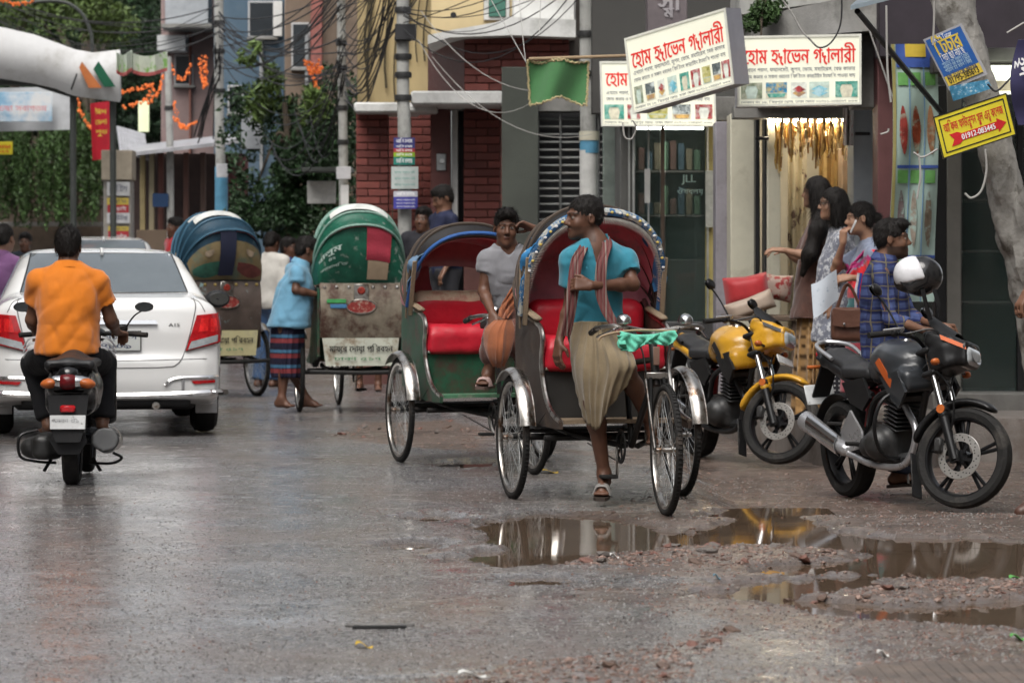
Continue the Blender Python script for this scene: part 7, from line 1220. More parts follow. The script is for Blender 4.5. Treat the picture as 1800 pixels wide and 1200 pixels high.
    for y in (-1, 1):
        A('grip', MB().tube([(-.27, y * .3, .958), (-.15, y * .292, .984)], .017, 10), M('grip_black', (.02, .02, .02), .6), fk); b_ = MB().lathe([(.001, .045), (.02, .042), (.036, .028), (.042, .008), (.042, 0), (.001, 0)], 20, (-.02, y * .17, 1.02), (.3, 0, 1)); A('bell', b_, chrome, fk); A('brake_lever', MB().tube(bez([(-.02, y * .2, .99), (.02, y * .24, .98), (-.1, y * .3, .94)], 5), .006, 6), chrome, fk)
        A('brake_rod', MB().tube(bez([(-.02, y * .14, .99), (.0, y * .07, .86), (.08, y * .055, .62)], 5), .005, 5), fr_, fk)
    A('number_plate_tag', MB().box((.03, 0, .84), (.006, .035, .1)), M('tag_rusty', (.2, .12, .09), .6), fk); A('front_stay', MB().tube([(.28, .062, .35), (.1, .075, .72)], .005, 5).tube([(.28, -.062, .35), (.1, -.075, .72)], .005, 5), rchrome, fk)
    ca = R(cfg.get('crank', 80)); cr = A('chainring', MB().lathe([(.07, -.003), (.095, -.003), (.095, .003), (.07, .003), (.07, -.003)], 28, (.72, -.06, .33), (0, 1, 0)), fr_)
    for k in range(5): a = k * 1.2566; A('ring_arm', MB().bar((.72, -.06, .33), (.72 + .075 * math.cos(a), -.06, .33 + .075 * math.sin(a)), .012, .005), fr_, cr)
    for sg in (-1, 1):
        e = (.72 + sg * .165 * math.cos(ca), -sg * -.085 * -1, .33 - sg * .165 * math.sin(ca)); y = -.085 * sg; A('crank', MB().bar((.72, y, .33), (e[0], y, e[2]), .02, .012, up=(0, 1, 0)), rchrome, cr); A('pedal', MB().box((e[0], y + (-.05 * sg), e[2]), (.085, .09, .02)), rub, cr)
    A('chain', MB().tube([(.72, -.06, .425), (.0, -.06, .39)], .004, 5).tube([(.72, -.06, .235), (.0, -.06, .31)], .004, 5), fr_); return rt
def heading(dx, dy): return math.atan2(dy, dx)
gpaint = M('green_body', (.016, .07, .038), .45, var=.45, scale=8, dirt=(.06, .035, .026), dscale=5, dlo=.48, dhi=.62); bpaint = M('brown_body', (.04, .028, .022), .5, var=.45, scale=7, dirt=(.11, .075, .055), dscale=5, dlo=.55, dhi=.7)
tin = M('painted_tin', (.2, .17, .13), .5, metal=.2, var=.4, scale=9, dirt=(.07, .035, .025), dscale=5, dlo=.45, dhi=.62); pale = M('pale_lower', (.42, .43, .36), .6, var=.2, scale=7, dirt=(.2, .15, .1), dscale=6, dlo=.5, dhi=.66)
bluet = M('hood_blue_print', (.03, .11, .24), .65, var=.5, scale=18, dirt=(.4, .4, .36), dscale=22, dlo=.49, dhi=.54); greenh = M('hood_green', (.009, .085, .052), .42, var=.45, scale=6, bump=.5, bscale=14, dirt=(.16, .2, .17), dscale=11, dlo=.57, dhi=.64); blueh = M('hood_blue', (.01, .036, .06), .5, var=.45, scale=5, bump=.5, bscale=14, dirt=(.15, .2, .2), dscale=9, dlo=.6, dhi=.7); blackh = M('hood_black', (.01, .009, .01), .6, var=.3, bump=.4, bscale=16); silver = M('hood_silver', (.6, .61, .58), .35, metal=.1, var=.25, scale=9)
hx = lambda th: heading(math.sin(R(th)), -math.cos(R(th)))
rick1 = rickshaw('front cycle rickshaw with blue fringed hood, ridden by the man in turquoise', RM, hx(13.5), dict(paint=bpaint, front=M('dark_front', (.03, .028, .026), .6, var=.3), back=tin, lower=pale, hood=blackh, lining=pinkv, trim=bluet, fringe=1, drape=M('drape_blue', (.04, .2, .42), .6, var=.3, dirt=(.4, .45, .45), dscale=12, dlo=.58, dhi=.62), steer=-4, crank=86, fan=(66, 150), rib=M('rib_dark', (.06, .045, .035), .7, var=.3)))
rick2 = rickshaw('open cycle rickshaw with green footwell and cream topped red seat, behind the front one', (-.27, 23.0, 0), hx(16), dict(paint=gpaint, front=gpaint, back=tin, lower=pale, hood=blackh, lining=pinkd, curtain=pinkv, cream=1, trim=M('hood_rim_blue', (.03, .1, .3), .5, var=.3), hole=1, drape=M('drape_pale_blue', (.12, .2, .3), .6, var=.4), floor=M('green_floor', (.06, .16, .09), .55, var=.3, dirt=(.22, .2, .17), dscale=5), crank=40, len=.56, fan=(58, 150), sag=.05, rib=M('rib_dark')))
rick3 = rickshaw('cycle rickshaw seen from behind with a closed green hood painted with white letters', (-1.40, 30.5, 0), heading(-.15, .98), dict(paint=gpaint, front=gpaint, back=tin, lower=pale, hood=greenh, lining=pinkd, rear=1, hoodtext=1, topcap=silver, rib=M('rib_green_white', (.2, .32, .27), .5, var=.4, scale=20), fan=(66, 132), len=.72, ribs=4, pz=1.12, bh=.5))
rick4 = rickshaw('cycle rickshaw with a blue hood and painted back panel beside the white car', (-2.98, 33.6, 0), heading(-.42, .9), dict(paint=bpaint, front=bpaint, back=M('painted_back', (.08, .06, .05), .5, var=.4, dirt=(.2, .3, .3), dscale=5, dlo=.58, dhi=.65), lower=M('yellow_lower', (.4, .36, .2), .6, var=.2, dirt=(.2, .2, .15), dscale=6), hood=blueh, lining=pinkd, rear=1, art=M('art_ground', (.16, .12, .06), .6, var=.4, scale=5, dirt=(.06, .12, .1), dscale=4), topcap=silver, rib=M('rib_blue', (.05, .12, .18), .5), bosses=M('brass', (.45, .33, .12), .35, metal=.8), fan=(62, 132), len=.7, pz=1.12, bh=.5))
gcl = MB()
def rag(u, v):
    x = 1088 + 100 * u; top = 586 + 5 * math.sin(u * 4.2) + 3 * u; dr = (26 - 12 * u + 6 * math.sin(u * 9)); cr = .012 * math.sin(u * 26 + 5 * v) + .01 * math.sin(u * 47 - 9 * v) * v
    return P(x + 3 * math.sin(v * 6 + u * 11), top + dr * max(0, v - .3) * 1.35, 18.06 + .05 * (1 - min(1, v / .3)) ** 2 * 2 + cr) + np.array((0, 0, .012 * math.sin(min(1, v / .3) * 3.14)))
gcl.sheet(rag, 60, 18, .004); gcl.sheet(lambda u, v: P(1085 + 12 * u + 6 * v, 590 + 26 * v, 18.05 + .02 * math.sin(v * 9)), 8, 10, .004)
tag(gcl.build('tied_cloth', cot('mint_cloth', (.1, .42, .3), var=.15), sharp=70), 'mint green rag tied over the handlebar of the front rickshaw', 'cloth')
tag(MB().tube(bez([P(1052, 598, 18.2), P(1060, 590, 18.2), P(1090, 583, 18.2), P(1130, 580, 18.15), P(1190, 582, 18.1)], 6), .007, 6).build('bamboo_stick', M('bamboo')), 'thin bent cane tied along the handlebar under the mint rag', 'stick')
# ------------------------------------------------------------------ motorcycles and scooter (local frame: x forward, y left, z up, rear wheel contact at the origin)
blk = M('satin_black', (.009, .009, .0095), .38, var=.2); plast = M('black_plastic', (.012, .012, .013), .55, var=.2, dirt=(.07, .06, .05), dscale=6, dlo=.6, dhi=.8); eng = M('engine_grey', (.05, .05, .05), .45, metal=.6, var=.3, scale=18, dirt=(.05, .045, .04), dscale=8); silv = M('silver_paint', (.45, .45, .46), .3, metal=.7, var=.12); alloy = M('alloy_dark', (.012, .012, .013), .4, metal=.5, var=.2)
lens = M('clear_lens', (.45, .48, .5), .08, var=.25, scale=18, spec=.7, metal=.3); redl = M('lamp_red', (.4, .008, .012), .15, var=.35, scale=30, spec=.6); amber = M('lamp_amber', (.38, .1, .025), .2, var=.3, scale=30); tyre2 = M('moto_tyre', (.014, .0135, .013), .85, var=.3, scale=14, bump=.4, bscale=50, dirt=(.06, .054, .048), dscale=6, dlo=.52, dhi=.72); mirr = M('mirror_glass', (.25, .27, .28), .05, metal=1, var=.1)
def mwheel(par, c, r, tw, name, stripe=None, disc=True, ns=5):
    w = bpy.data.objects.new(name, None); COL.objects.link(w); w.parent = par; w.location = c
    pr = [(r - tw * 1.25, -tw * .8), (r - tw * .55, -tw * .98), (r - tw * .15, -tw * .72), (r, -tw * .25), (r, tw * .25), (r - tw * .15, tw * .72), (r - tw * .55, tw * .98), (r - tw * 1.25, tw * .8)]
    MB().lathe(pr, 56, (0, 0, 0), (0, 1, 0)).build('tyre', tyre2, w); g = MB()
    for k in range(44):
        a = k / 44 * 6.2832; e = np.array((math.cos(a), 0, math.sin(a))); e2 = np.array((math.cos(a + .07), 0, math.sin(a + .07))); g.bar(e * (r - .003) + (0, tw * .2 * (1 if k % 2 else -1), 0), e2 * (r - tw * .32) + (0, tw * .8 * (1 if k % 2 else -1), 0), .008, .004, up=e)
    g.build('tread_groove', M('groove', (.008, .008, .008), .9), w, smooth=False); ri = r - tw * 1.22
    MB().lathe([(ri + .012, -tw * .7), (ri - .012, -tw * .66), (ri - .022, 0), (ri - .012, tw * .66), (ri + .012, tw * .7)], 48, (0, 0, 0), (0, 1, 0)).build('rim', alloy, w); sp_ = MB()
    for k in range(ns):
        for d in (-.09, .09): a = k / ns * 6.2832; sp_.bar((.035 * math.cos(a), 0, .035 * math.sin(a)), ((ri - .012) * math.cos(a + d), 0, (ri - .012) * math.sin(a + d)), .02, .022, up=(0, 1, 0), bev=.006)
    sp_.cyl((0, -.05, 0), (0, .05, 0), .042, 18); sp_.build('spokes', alloy, w)
    if stripe: 
        for y in (-1, 1): MB().tube([((ri + .012) * math.cos(a), y * tw * .74, (ri + .012) * math.sin(a)) for a in np.linspace(0, 6.283, 48, endpoint=False)], .004, 5, closed=True).build('rim_stripe', stripe, w)
    if disc:
        y = -.068 if disc == 1 else .068; d = MB().lathe([(.088, -.003), (.132, -.003), (.135, 0), (.132, .003), (.088, .003), (.088, -.003)], 60, (0, y, 0), (0, 1, 0)).build('brake_disc', M('disc_steel', (.55, .53, .5), .3, metal=.8, var=.15), w)
        h = MB()
        for k in range(40): a = k / 40 * 6.2832; rr = .1 + .022 * (k % 3) / 2; yy = y - .0036 if y < 0 else y + .0036; h.cyl((rr * math.cos(a), yy, rr * math.sin(a)), (rr * math.cos(a), yy * 1.005, rr * math.sin(a)), .0045, 6)
        h.build('disc_hole', blackm, d); c_ = MB()
        for k in range(5): a = k * 1.2566 + .3; c_.bar((.03 * math.cos(a), y, .03 * math.sin(a)), (.092 * math.cos(a + .35), y, .092 * math.sin(a + .35)), .02, .006, up=(0, 1, 0))
        c_.build('disc_carrier', alloy, d)
    return w
def mirror(par, base_, tip, yaw=0): 
    o = MB().tube(bez([base_, (np.array(base_) + tip) / 2 + (.0, 0, .03), tip], 5), .006, 6).build('mirror', blk, par); S = SDF(.01); S.ell(np.array(tip) + (.01, 0, .02), (.018, .062, .04), rot(0, 0, yaw)); sdfobj(S, 'mirror_shell', blk, o); g = MB().prism([(.055 * math.cos(a), .034 * math.sin(a)) for a in np.linspace(0, 6.283, 20, endpoint=False)], .002, lambda u, v, w: np.array(tip) + rot(0, 0, yaw) @ np.array((-.011 - w, u, .02 + v))); g.build('mirror_face', mirr, o)
def motorcycle(label, rear, ang, cfg):
    rt = empty('motorcycle', rear, ang, label, 'motorcycle'); A = lambda n_, mb, m, p=None, **k: mb.build(n_, m, p or rt, **k); pc, ac = cfg['paint'], cfg['accent']; WB, r = 1.33, .3
    rt.rotation_euler = (R(cfg.get('lean', 0)), 0, ang)
    wheel_r = mwheel(rt, (0, 0, r), r, .062, 'rear_wheel', cfg.get('stripe'), disc=cfg.get('rdisc', 0))
    A('swingarm', MB().bar((0, .09, r), (.5, .08, .38), .03, .05).bar((0, -.09, r), (.5, -.08, .38), .03, .05), blk); A('shock', MB().tube([(.3, 0, .45), (.38, 0, .68)], .035, 10), M('spring_red', (.3, .03, .03), .4)); A('chain_guard', MB().bar((0, .1, .39), (.45, .09, .45), .015, .04), plast)
    A('rear_hugger', MB().sheet(lambda u, v: np.array(((r + .04) * math.cos(R(70 + 95 * u)), (v - .5) * .14, r + (r + .04) * math.sin(R(70 + 95 * u)))), 14, 5, .006), plast)
    # engine
    S = SDF(.0125); S.box((.6, 0, .37), (.17, .11, .12), .05); S.cone((.66, -.12, .37), (.66, .12, .37), .1, .1, .03); S.cone((.52, -.11, .35), (.52, .11, .35), .075, .075, .03); sdfobj(S, 'engine', eng, rt)
    for k in range(7): A('cooling_fin', MB().box((.74 + k * .006, 0, .47 + k * .026), (.17, .2, .01), rot(0, 14, 0), .003), eng)
    A('cylinder_head', MB().box((.8, 0, .66), (.16, .18, .07), rot(0, 14, 0), .02), eng); A('clutch_cover', MB().lathe([(.001, .02), (.07, .018), (.085, 0)][::-1], 24, (.62, -.12, .37), (0, -1, 0)), silv); A('belly', MB().box((.72, 0, .27), (.4, .16, .08), rot(0, -6, 0), .03), cfg.get('belly', plast))
    A('exhaust_header', MB().tube(bez([(.86, -.05, .6), (1.0, -.06, .45), (.9, -.09, .26), (.6, -.13, .24), (.3, -.16, .3)], 6), .021, 10), cfg['pipe']); S = SDF(.0125); S.cone((.28, -.165, .32), (-.18, -.2, .48), .042, .062, .03, flat=1); sdfobj(S, 'muffler', cfg['muf'], rt)
    A('heat_shield', MB().sheet(lambda u, v: np.array((.24 - .32 * u, -.165 - .025 * u - .056 * math.cos((v - .5) * 2.2) - .004 * u, .34 + .12 * u + .07 * math.sin((v - .5) * 2.2))), 8, 8, .004), chrome); A('footpeg_plate', MB().prism([(.28, .3), (.5, .34), (.5, .44), (.36, .56), (.3, .5), (.22, .42)], .014, lambda u, v, w: (u, -.15 - w, v)), silv); A('footpeg', MB().tube([(.46, -.15, .36), (.46, -.25, .37)], .014, 8).tube([(.46, .15, .36), (.46, .25, .37)], .014, 8).tube([(.22, -.15, .47), (.2, -.24, .48)], .013, 8), rub)
    A('frame', MB().tube(bez([(1.12, 0, .86), (.98, .07, .74), (.62, .11, .64), (.45, .1, .4)], 5), .02, 8).tube(bez([(1.12, 0, .86), (.98, -.07, .74), (.62, -.11, .64), (.45, -.1, .4)], 5), .02, 8).tube([(1.1, 0, .8), (.86, 0, .32)], .022, 8).tube(bez([(.55, .1, .66), (.2, .1, .74), (-.2, .08, .86)], 4), .016, 8).tube(bez([(.55, -.1, .66), (.2, -.1, .74), (-.2, -.08, .86)], 4), .016, 8), blk)
    if cfg.get('guard'): A('crash_guard', MB().tube(bez([(.92, 0, .7), (.9, -.2, .66), (.88, -.27, .5), (.84, -.2, .32), (.8, 0, .28)], 6), .012, 8), blk); A('sari_guard', MB().tube(bez([(.42, .14, .72), (.1, .2, .7), (-.05, .2, .5), (.2, .18, .4), (.42, .15, .42)], 5), .009, 7), blk)
    # tank, side covers, seat, tail
    S = SDF(.0125); S.ell((.76, 0, .86), (.27, .155, .13), rot(0, 6, 0), .05); S.ell((.88, 0, .86), (.17, .17, .11), None, .06); S.box((.98, 0, .76), (.12, .175, .07), .05, k=.05); S.ell((.55, 0, .8), (.12, .11, .1), None, .05); S.box((.6, 0, .62), (.3, .3, .09), .01, op=-1, k=.02)
    for y in (-1, 1): S.ell((.68, y * .18, .83), (.13, .03, .06), rot(0, 14, 0), .03, -1)
    sdfobj(S, 'fuel_tank', pc, rt); A('tank_cap', MB().lathe([(.001, .012), (.03, .01), (.034, 0)][::-1], 18, (.82, 0, .985)), chrome)
    for y in (-1, 1):
        A('tank_stripe', MB().sheet(lambda u, v: np.array((.74 + .2 * u + .05 * v, y * (.172 + .004 * math.sin(u * 3)), .86 - .16 * u + .03 * v)), 6, 3, .003), ac); A('side_cover', MB().prism([(.2, .72), (.48, .76), (.56, .64), (.46, .56), (.3, .6)], .02, lambda u, v, w: (u, y * (.11 + w), v)), cfg.get('side', pc)); A('shroud', MB().prism([(.78, .78), (1.02, .82), (1.12, .7), (1.02, .6), (.9, .66)], .018, lambda u, v, w: (u, y * (.15 + w + .05 * (u - .78)), v)), cfg.get('shroud', pc))
    S = SDF(.0125); S.chain([(.56, 0, .8), (.36, 0, .765), (.18, 0, .8), (-.02, 0, .855), (-.18, 0, .88)], [.06, .065, .06, .055, .035], .05); S.box((.35, 0, .78), (.19, .125, .04), .035, k=.04); S.box((.02, 0, .845), (.16, .1, .03), .028, rot(0, 12, 0), k=.04); sdfobj(S, 'seat', M('seat_leather', (.02, .02, .021), .5, var=.2, bump=.15), rt)
    S = SDF(.0125); S.chain([(.2, .085, .76), (-.1, .075, .84), (-.28, .03, .9)], [.035, .035, .02], .03); S.chain([(.2, -.085, .76), (-.1, -.075, .84), (-.28, -.03, .9)], [.035, .035, .02], .03); sdfobj(S, 'tail_cowl', cfg.get('tail', pc), rt); A('tail_lamp', MB().box((-.29, 0, .87), (.03, .1, .05), None, .012), redl); A('grab_rail', MB().tube(bez([(.05, .11, .86), (-.15, .11, .93), (-.27, .0, .95), (-.15, -.11, .93), (.05, -.11, .86)], 5), .013, 8), cfg.get('rail', silv))
    A('rear_plate', MB().box((-.36, 0, .62), (.01, .2, .13), rot(0, -20, 0), .004), M('plate_white', (.55, .56, .56), .5, var=.15, dirt=(.2, .2, .2), dscale=20, dlo=.58, dhi=.64)); A('plate_bracket', MB().bar((-.2, 0, .82), (-.36, 0, .6), .12, .015), plast)
    for y in (-1, 1): A('indicator', MB().tube([(-.24, y * .05, .8), (-.26, y * .13, .8)], .012, 8), amber)
    A('side_stand', MB().tube([(.45, .12, .3), (.5, .3, .03)], .012, 7), blk)
    # steering assembly
    fk = bpy.data.objects.new('fork', None); COL.objects.link(fk); fk.parent = rt; fk.location = (1.1, 0, .86); rake = R(24)
    fk.rotation_euler = (Matrix.Rotation(-rake, 4, 'Y') @ Matrix.Rotation(R(cfg['steer']), 4, 'Z')).to_euler(); fl = .62
    for y in (-.095, .095):
        A('fork_tube', MB().cyl((.04, y, .05), (.04, y, -.38), .02, 14), chrome, fk); A('fork_slider', MB().cyl((.04, y, -.32), (.04, y, -fl - .02), .028, 14).box((.04, y, -fl), (.06, .03, .07)), cfg.get('slider', blk), fk); A('dust_seal', MB().cyl((.04, y, -.31), (.04, y, -.34), .031, 14), rub, fk)
        A('fork_reflector', MB().cyl((.045, y * 1.32, -.33), (.045, y * 1.38, -.33), .026, 16), amber, fk)
    for z in (.04, -.1): A('triple_clamp', MB().box((.02, 0, z), (.09, .26, .035), None, .012), blk, fk)
    mwheel(fk, (.06, 0, -fl), r - .005, .05, 'front_wheel', cfg.get('stripe'), disc=1 if cfg['steer'] > 0 else 1)
    A('caliper', MB().box((-.04, -.085, -fl + .1), (.05, .05, .09), rot(0, 20, 0), .012), eng, fk)
    S = SDF(.01)
    for k in range(12): a = R(44 + k * 8.5); S.ell((.06 + (r + .025) * math.cos(a), 0, -fl + (r + .025) * math.sin(a)), (.045, .06, .02), rot(0, 90 - math.degrees(a), 0), .03)
    S.cone((.04, -.1, -.36), (.04, .1, -.36), .03, .03, .04); fm = sdfobj(S, 'front_mudguard', cfg.get('mud', pc), fk); A('mud_flap', MB().box((-.26, 0, -fl + .0), (.01, .12, .26), rot(0, 12, 0)), plast, fk)
    S = SDF(.01); S.box((.19, 0, -.02), (.11, .105, .075), .04, rot(0, 24, 0), .03); S.box((.13, 0, .07), (.1, .12, .05), .035, rot(0, 34, 0), .04); S.box((.1, 0, -.03), (.07, .125, .07), .03, k=.04); S.plane((.29, 0, 0), (1, 0, -.25), .01); sdfobj(S, 'headlight_cowl', cfg.get('cowl', pc), fk)
    S = SDF(.01); S.box((.235, 0, -.055), (.055, .098, .062), .045, rot(0, 20, 0), .02); sdfobj(S, 'headlight', lens, fk); A('reflector_bowl', MB().lathe([(.06, .0), (.04, -.02), (.001, -.03)], 20, (.292, 0, -.06), (1, 0, 0)), chrome, fk); A('visor', MB().sheet(lambda u, v: np.array((.2 - .13 * u + .02, (v - .5) * (.22 - .06 * u), .1 + .16 * u - .3 * (v - .5) ** 2)), 8, 9, .006), cfg.get('visor', blk), fk)
    for y in (-1, 1):
        A('cowl_stripe', MB().sheet(lambda u, v: np.array((.16 + .12 * u, y * (.142 - .045 * u), .06 - .1 * u + .03 * v)), 5, 3, .004), ac, fk); A('front_indicator', MB().tube([(.12, y * .12, -.08), (.12, y * .2, -.08)], .01, 8), blk, fk); S = SDF(.0125); S.ell((.12, y * .21, -.08), (.028, .036, .022)); sdfobj(S, 'indicator_lens', amber, fk)
    A('handlebar', MB().tube(bez([(-.14, .37, .15), (-.08, .3, .16), (-.0, .14, .13), (-.0, 0, .09), (-.0, -.14, .13), (-.08, -.3, .16), (-.14, -.37, .15)], 5), .012, 8), chrome if cfg.get('cbar') else blk, fk); A('instrument', MB().box((.06, 0, .14), (.08, .16, .05), rot(0, 30, 0), .02), blk, fk)
    for y in (-1, 1):
        A('grip', MB().tube([(-.16, y * .41, .148), (-.08, y * .29, .158)], .018, 10), rub, fk); A('switchgear', MB().box((-.06, y * .27, .158), (.05, .05, .05), None, .012), blk, fk); A('lever', MB().tube(bez([(-.02, y * .26, .15), (.02, y * .32, .145), (-.06, y * .42, .14)], 4), .007, 6), silv, fk); mirror(fk, (-.03, y * .25, .16), np.array((-.08, y * .34, .4)), 0)
    if cfg.get('plate'): A('front_plate', MB().box((.2, 0, -.2), (.01, .24, .06), rot(0, 0, 0), .004), M('plate_white'), fk)
    A('cable', MB().tube(bez([(-.02, -.2, .15), (.14, -.12, .12), (.08, -.06, -.1), (-.05, -.03, -.2)], 6), .006, 5).tube(bez([(-.02, .2, .15), (.16, .12, .1), (.08, .05, -.15), (0, .03, -.25)], 6), .006, 5).tube(bez([(.06, -.1, -.08), (.14, -.13, -.25), (.1, -.12, -.42), (.0, -.09, -.52)], 6), .006, 5), blk, fk); return rt
yel = M('yellow_paint', (.5, .26, .02), .28, var=.08, coat=.5); gry = M('grey_tank', (.03, .033, .037), .3, var=.1, coat=.4); org = M('orange_decal', (.5, .1, .02), .4)
def heading2(pr, pf): return math.atan2(pf[1] - pr[1], pf[0] - pr[0])
yb_r = np.array((1.40, 25.35)); yb_f = np.array((1.86, 24.1)); blk_r = np.array((2.09, 21.05)); blk_f = np.array((2.58, 19.8))
moto1 = motorcycle('yellow motorcycle parked on the muddy shoulder with its front wheel turned', (*yb_r, gz(*yb_r) + .0), heading2(yb_r, yb_f), dict(paint=yel, accent=blackm, steer=42, pipe=blk, muf=blk, stripe=M('stripe_red', (.45, .05, .05), .4), tail=yel, side=blk, shroud=blk, visor=blk, plate=1, lean=4, rail=blk))
moto2 = motorcycle('black and grey motorcycle with silver exhaust, beside the man in plaid', (*blk_r, gz(*blk_r) + .0), heading2(blk_r, blk_f), dict(paint=gry, accent=org, steer=38, pipe=silv, muf=silv, stripe=M('stripe_copper', (.3, .13, .06), .4), tail=blk, side=blk, shroud=gry, cowl=blk, mud=blk, visor=blk, guard=1, cbar=0, lean=3, rail=silv, belly=eng))
# helmet hung on the near mirror of the black motorcycle
hp = P(1612, 484, 20.0); hm = empty('helmet', hp, 0, 'black motorcycle helmet with white visor hanging over the black motorcycle', 'helmet'); S = SDF(.01); S.ell((.03, 0, 0), (.122, .11, .115), rot(0, 12, 0)); S.ell((-.05, 0, -.06), (.1, .1, .08), None, .04); S.plane((0, 0, -.12), (-.3, 0, -1)); S.ell((-.12, -.02, -.09), (.09, .085, .06), rot(0, 20, 0), .01, -1); sdfobj(S, 'shell', M('helmet_black', (.015, .015, .016), .15, var=.1, coat=.6), hm)
S = SDF(.01); S.ell((-.01, -.01, .0), (.131, .116, .114), rot(0, 12, 0)); S.plane((.03, 0, 0), (1, 0, .35)); S.plane((0, 0, -.025), (.25, 0, -1)); sdfobj(S, 'visor', M('helmet_visor', (.62, .62, .64), .2, var=.2, scale=9), hm); MB().tube(bez([(.02, -.1, -.08), (.05, -.09, -.2), (.07, -.08, -.26)], 5), .008, 6, flat=(1.8, .5)).build('strap', blk, hm); MB().tube(bez([(.09, -.08, -.08), (.12, -.08, -.18), (.13, -.07, -.24)], 5), .008, 6, flat=(1.8, .5)).build('strap', blk, hm)
# --- scooter from behind
sp0 = G(118, 857); sr = empty('scooter', (sp0[0], sp0[1] + .24, 0), R(90 + 3), 'black scooter seen from behind with red tail lamp, ridden by the man in orange', 'scooter'); A = lambda n_, mb, m, p=None, **k: mb.build(n_, m, p or sr, **k)
wheel_s = mwheel(sr, (0, 0, .235), .235, .05, 'rear_wheel', None, 0); mwheel(sr, (1.25, 0, .235), .235, .045, 'front_wheel', None, 0)
S = SDF(.0125); S.chain([(-.3, 0, .8), (-.1, 0, .76), (.2, 0, .72), (.42, 0, .62)], [.07, .12, .15, .13], .06); S.box((.05, 0, .62), (.25, .15, .12), .08, k=.06); S.box((-.2, 0, .72), (.09, .13, .07), .05, k=.05); sdfobj(S, 'body', M('scooter_black', (.007, .007, .008), .22, var=.15, coat=.5), sr)
S = SDF(.01); S.chain([(-.2, 0, .87), (.1, 0, .88), (.4, 0, .86), (.62, 0, .84)], [.05, .075, .07, .05], .05); S.box((.08, 0, .87), (.33, .15, .035), .03, k=.05); sdfobj(S, 'seat', M('seat_leather'), sr)
S = SDF(.007); S.ell((-.33, 0, .755), (.06, .14, .055)); S.plane((-.3, 0, 0), (1, 0, 0)); sdfobj(S, 'tail_lamp_bezel', chrome, sr); S = SDF(.006); S.ell((-.345, 0, .755), (.055, .07, .06), None); S.plane((-.31, 0, 0), (1, 0, 0)); sdfobj(S, 'tail_lamp', M('lamp_deep_red', (.1, .006, .008), .2, var=.3, scale=30), sr)
for y in (-1, 1):
    S = SDF(.006); S.ell((-.335, y * .105, .745), (.055, .06, .038), rot(y * -16, 0, 0)); S.plane((-.3, 0, 0), (1, 0, 0)); sdfobj(S, 'turn_lamp', amber, sr)
A('brake_reflector', MB().box((-.36, 0, .565), (.025, .09, .05), None, .012), redl); A('plate_panel', MB().prism([(-.12, .66), (.12, .66), (.1, .42), (.07, .33), (-.07, .33), (-.1, .42)], .02, lambda u, v, w: (-.32 - w - .06 * (.66 - v), u, v)), plast); pl_ = A('number_plate', MB().box((-.365, 0, .47), (.008, .21, .1), rot(0, 8, 0), .004), M('plate_white')); text('ঢাকা ৩১', M('plate_faded', (.35, .36, .37), .6), pl_, lambda u, v, w: (-.37 - w, .09 - u, .47 + v), .01, .0, .04, .15)
A('grab_rail', MB().tube(bez([(.0, .14, .82), (-.2, .13, .86), (-.32, 0, .875), (-.2, -.13, .86), (0, -.14, .82)], 5), .014, 8), blk); A('rear_mudguard', MB().sheet(lambda u, v: np.array((.30 * math.cos(R(100 + 70 * u)), (v - .5) * (.16 - .04 * u), .235 + .30 * math.sin(R(100 + 70 * u)))), 12, 7, .01), plast); A('mud_flap', MB().prism([(-.09, .42), (.09, .42), (.11, .33), (.06, .24), (-.06, .24), (-.11, .33)], .012, lambda u, v, w: (-.29 - w, u, v)), plast)
S = SDF(.01); S.cone((.1, -.2, .28), (-.22, -.21, .34), .06, .085, .03, flat=1); sdfobj(S, 'muffler', M('muffler_grey', (.07, .07, .07), .4, metal=.5, var=.3), sr); A('muffler_shield', MB().sheet(lambda u, v: np.array((.05 - .22 * u, -.21 - .088 * math.cos((v - .5) * 2), .32 + .03 * u + .09 * math.sin((v - .5) * 2))), 6, 8, .005), rchrome); S = SDF(.01); S.box((.05, .17, .28), (.2, .06, .09), .05); S.cone((-.02, .12, .27), (-.02, .23, .27), .085, .08, .02); sdfobj(S, 'engine_cover', eng, sr)
A('crash_bar', MB().tube(bez([(-.1, .2, .4), (-.14, .3, .36), (-.14, .3, .22), (-.1, .22, .18), (0, .1, .16)], 5), .01, 7), blk); A('crash_bar', MB().tube(bez([(-.1, -.25, .24), (-.08, -.3, .2), (-.05, -.24, .16), (0, -.1, .16)], 5), .01, 7), blk); A('stand_foot', MB().tube([(.0, .12, .2), (.0, .17, .1)], .012, 6).tube([(.0, -.12, .2), (.0, -.17, .1)], .012, 6), blk)
S = SDF(.012); S.box((.78, 0, .3), (.3, .17, .04), .03); S.chain([(1.02, 0, .4), (1.1, 0, .7), (1.04, 0, .98)], [.11, .12, .09], .06); S.box((1.06, 0, .62), (.04, .2, .24), .04, k=.05); S.ell((1.0, 0, 1.05), (.09, .14, .08), None, .05); sdfobj(S, 'front_apron', _M['scooter_black'], sr)
A('handlebar', MB().tube(bez([(.92, .36, 1.05), (.97, .2, 1.06), (.97, -.2, 1.06), (.92, -.36, 1.05)], 5), .016, 8), blk)
for y in (-1, 1): A('grip', MB().tube([(.9, y * .4, 1.05), (.94, y * .27, 1.06)], .02, 10), rub); A('brake_fluid_box', MB().box((.96, y * .24, 1.1), (.07, .07, .06), None, .015), blk); mirror(sr, (.94, y * .25, 1.08), np.array((.92, y * .38, 1.24)), 0)
sr.scale = (1, 1, .84)
for ch in sr.children:
    if ch.name.startswith(('rear_wheel', 'front_wheel')): ch.scale = (1, 1, 1 / .84); ch.location.z = .235 / .84
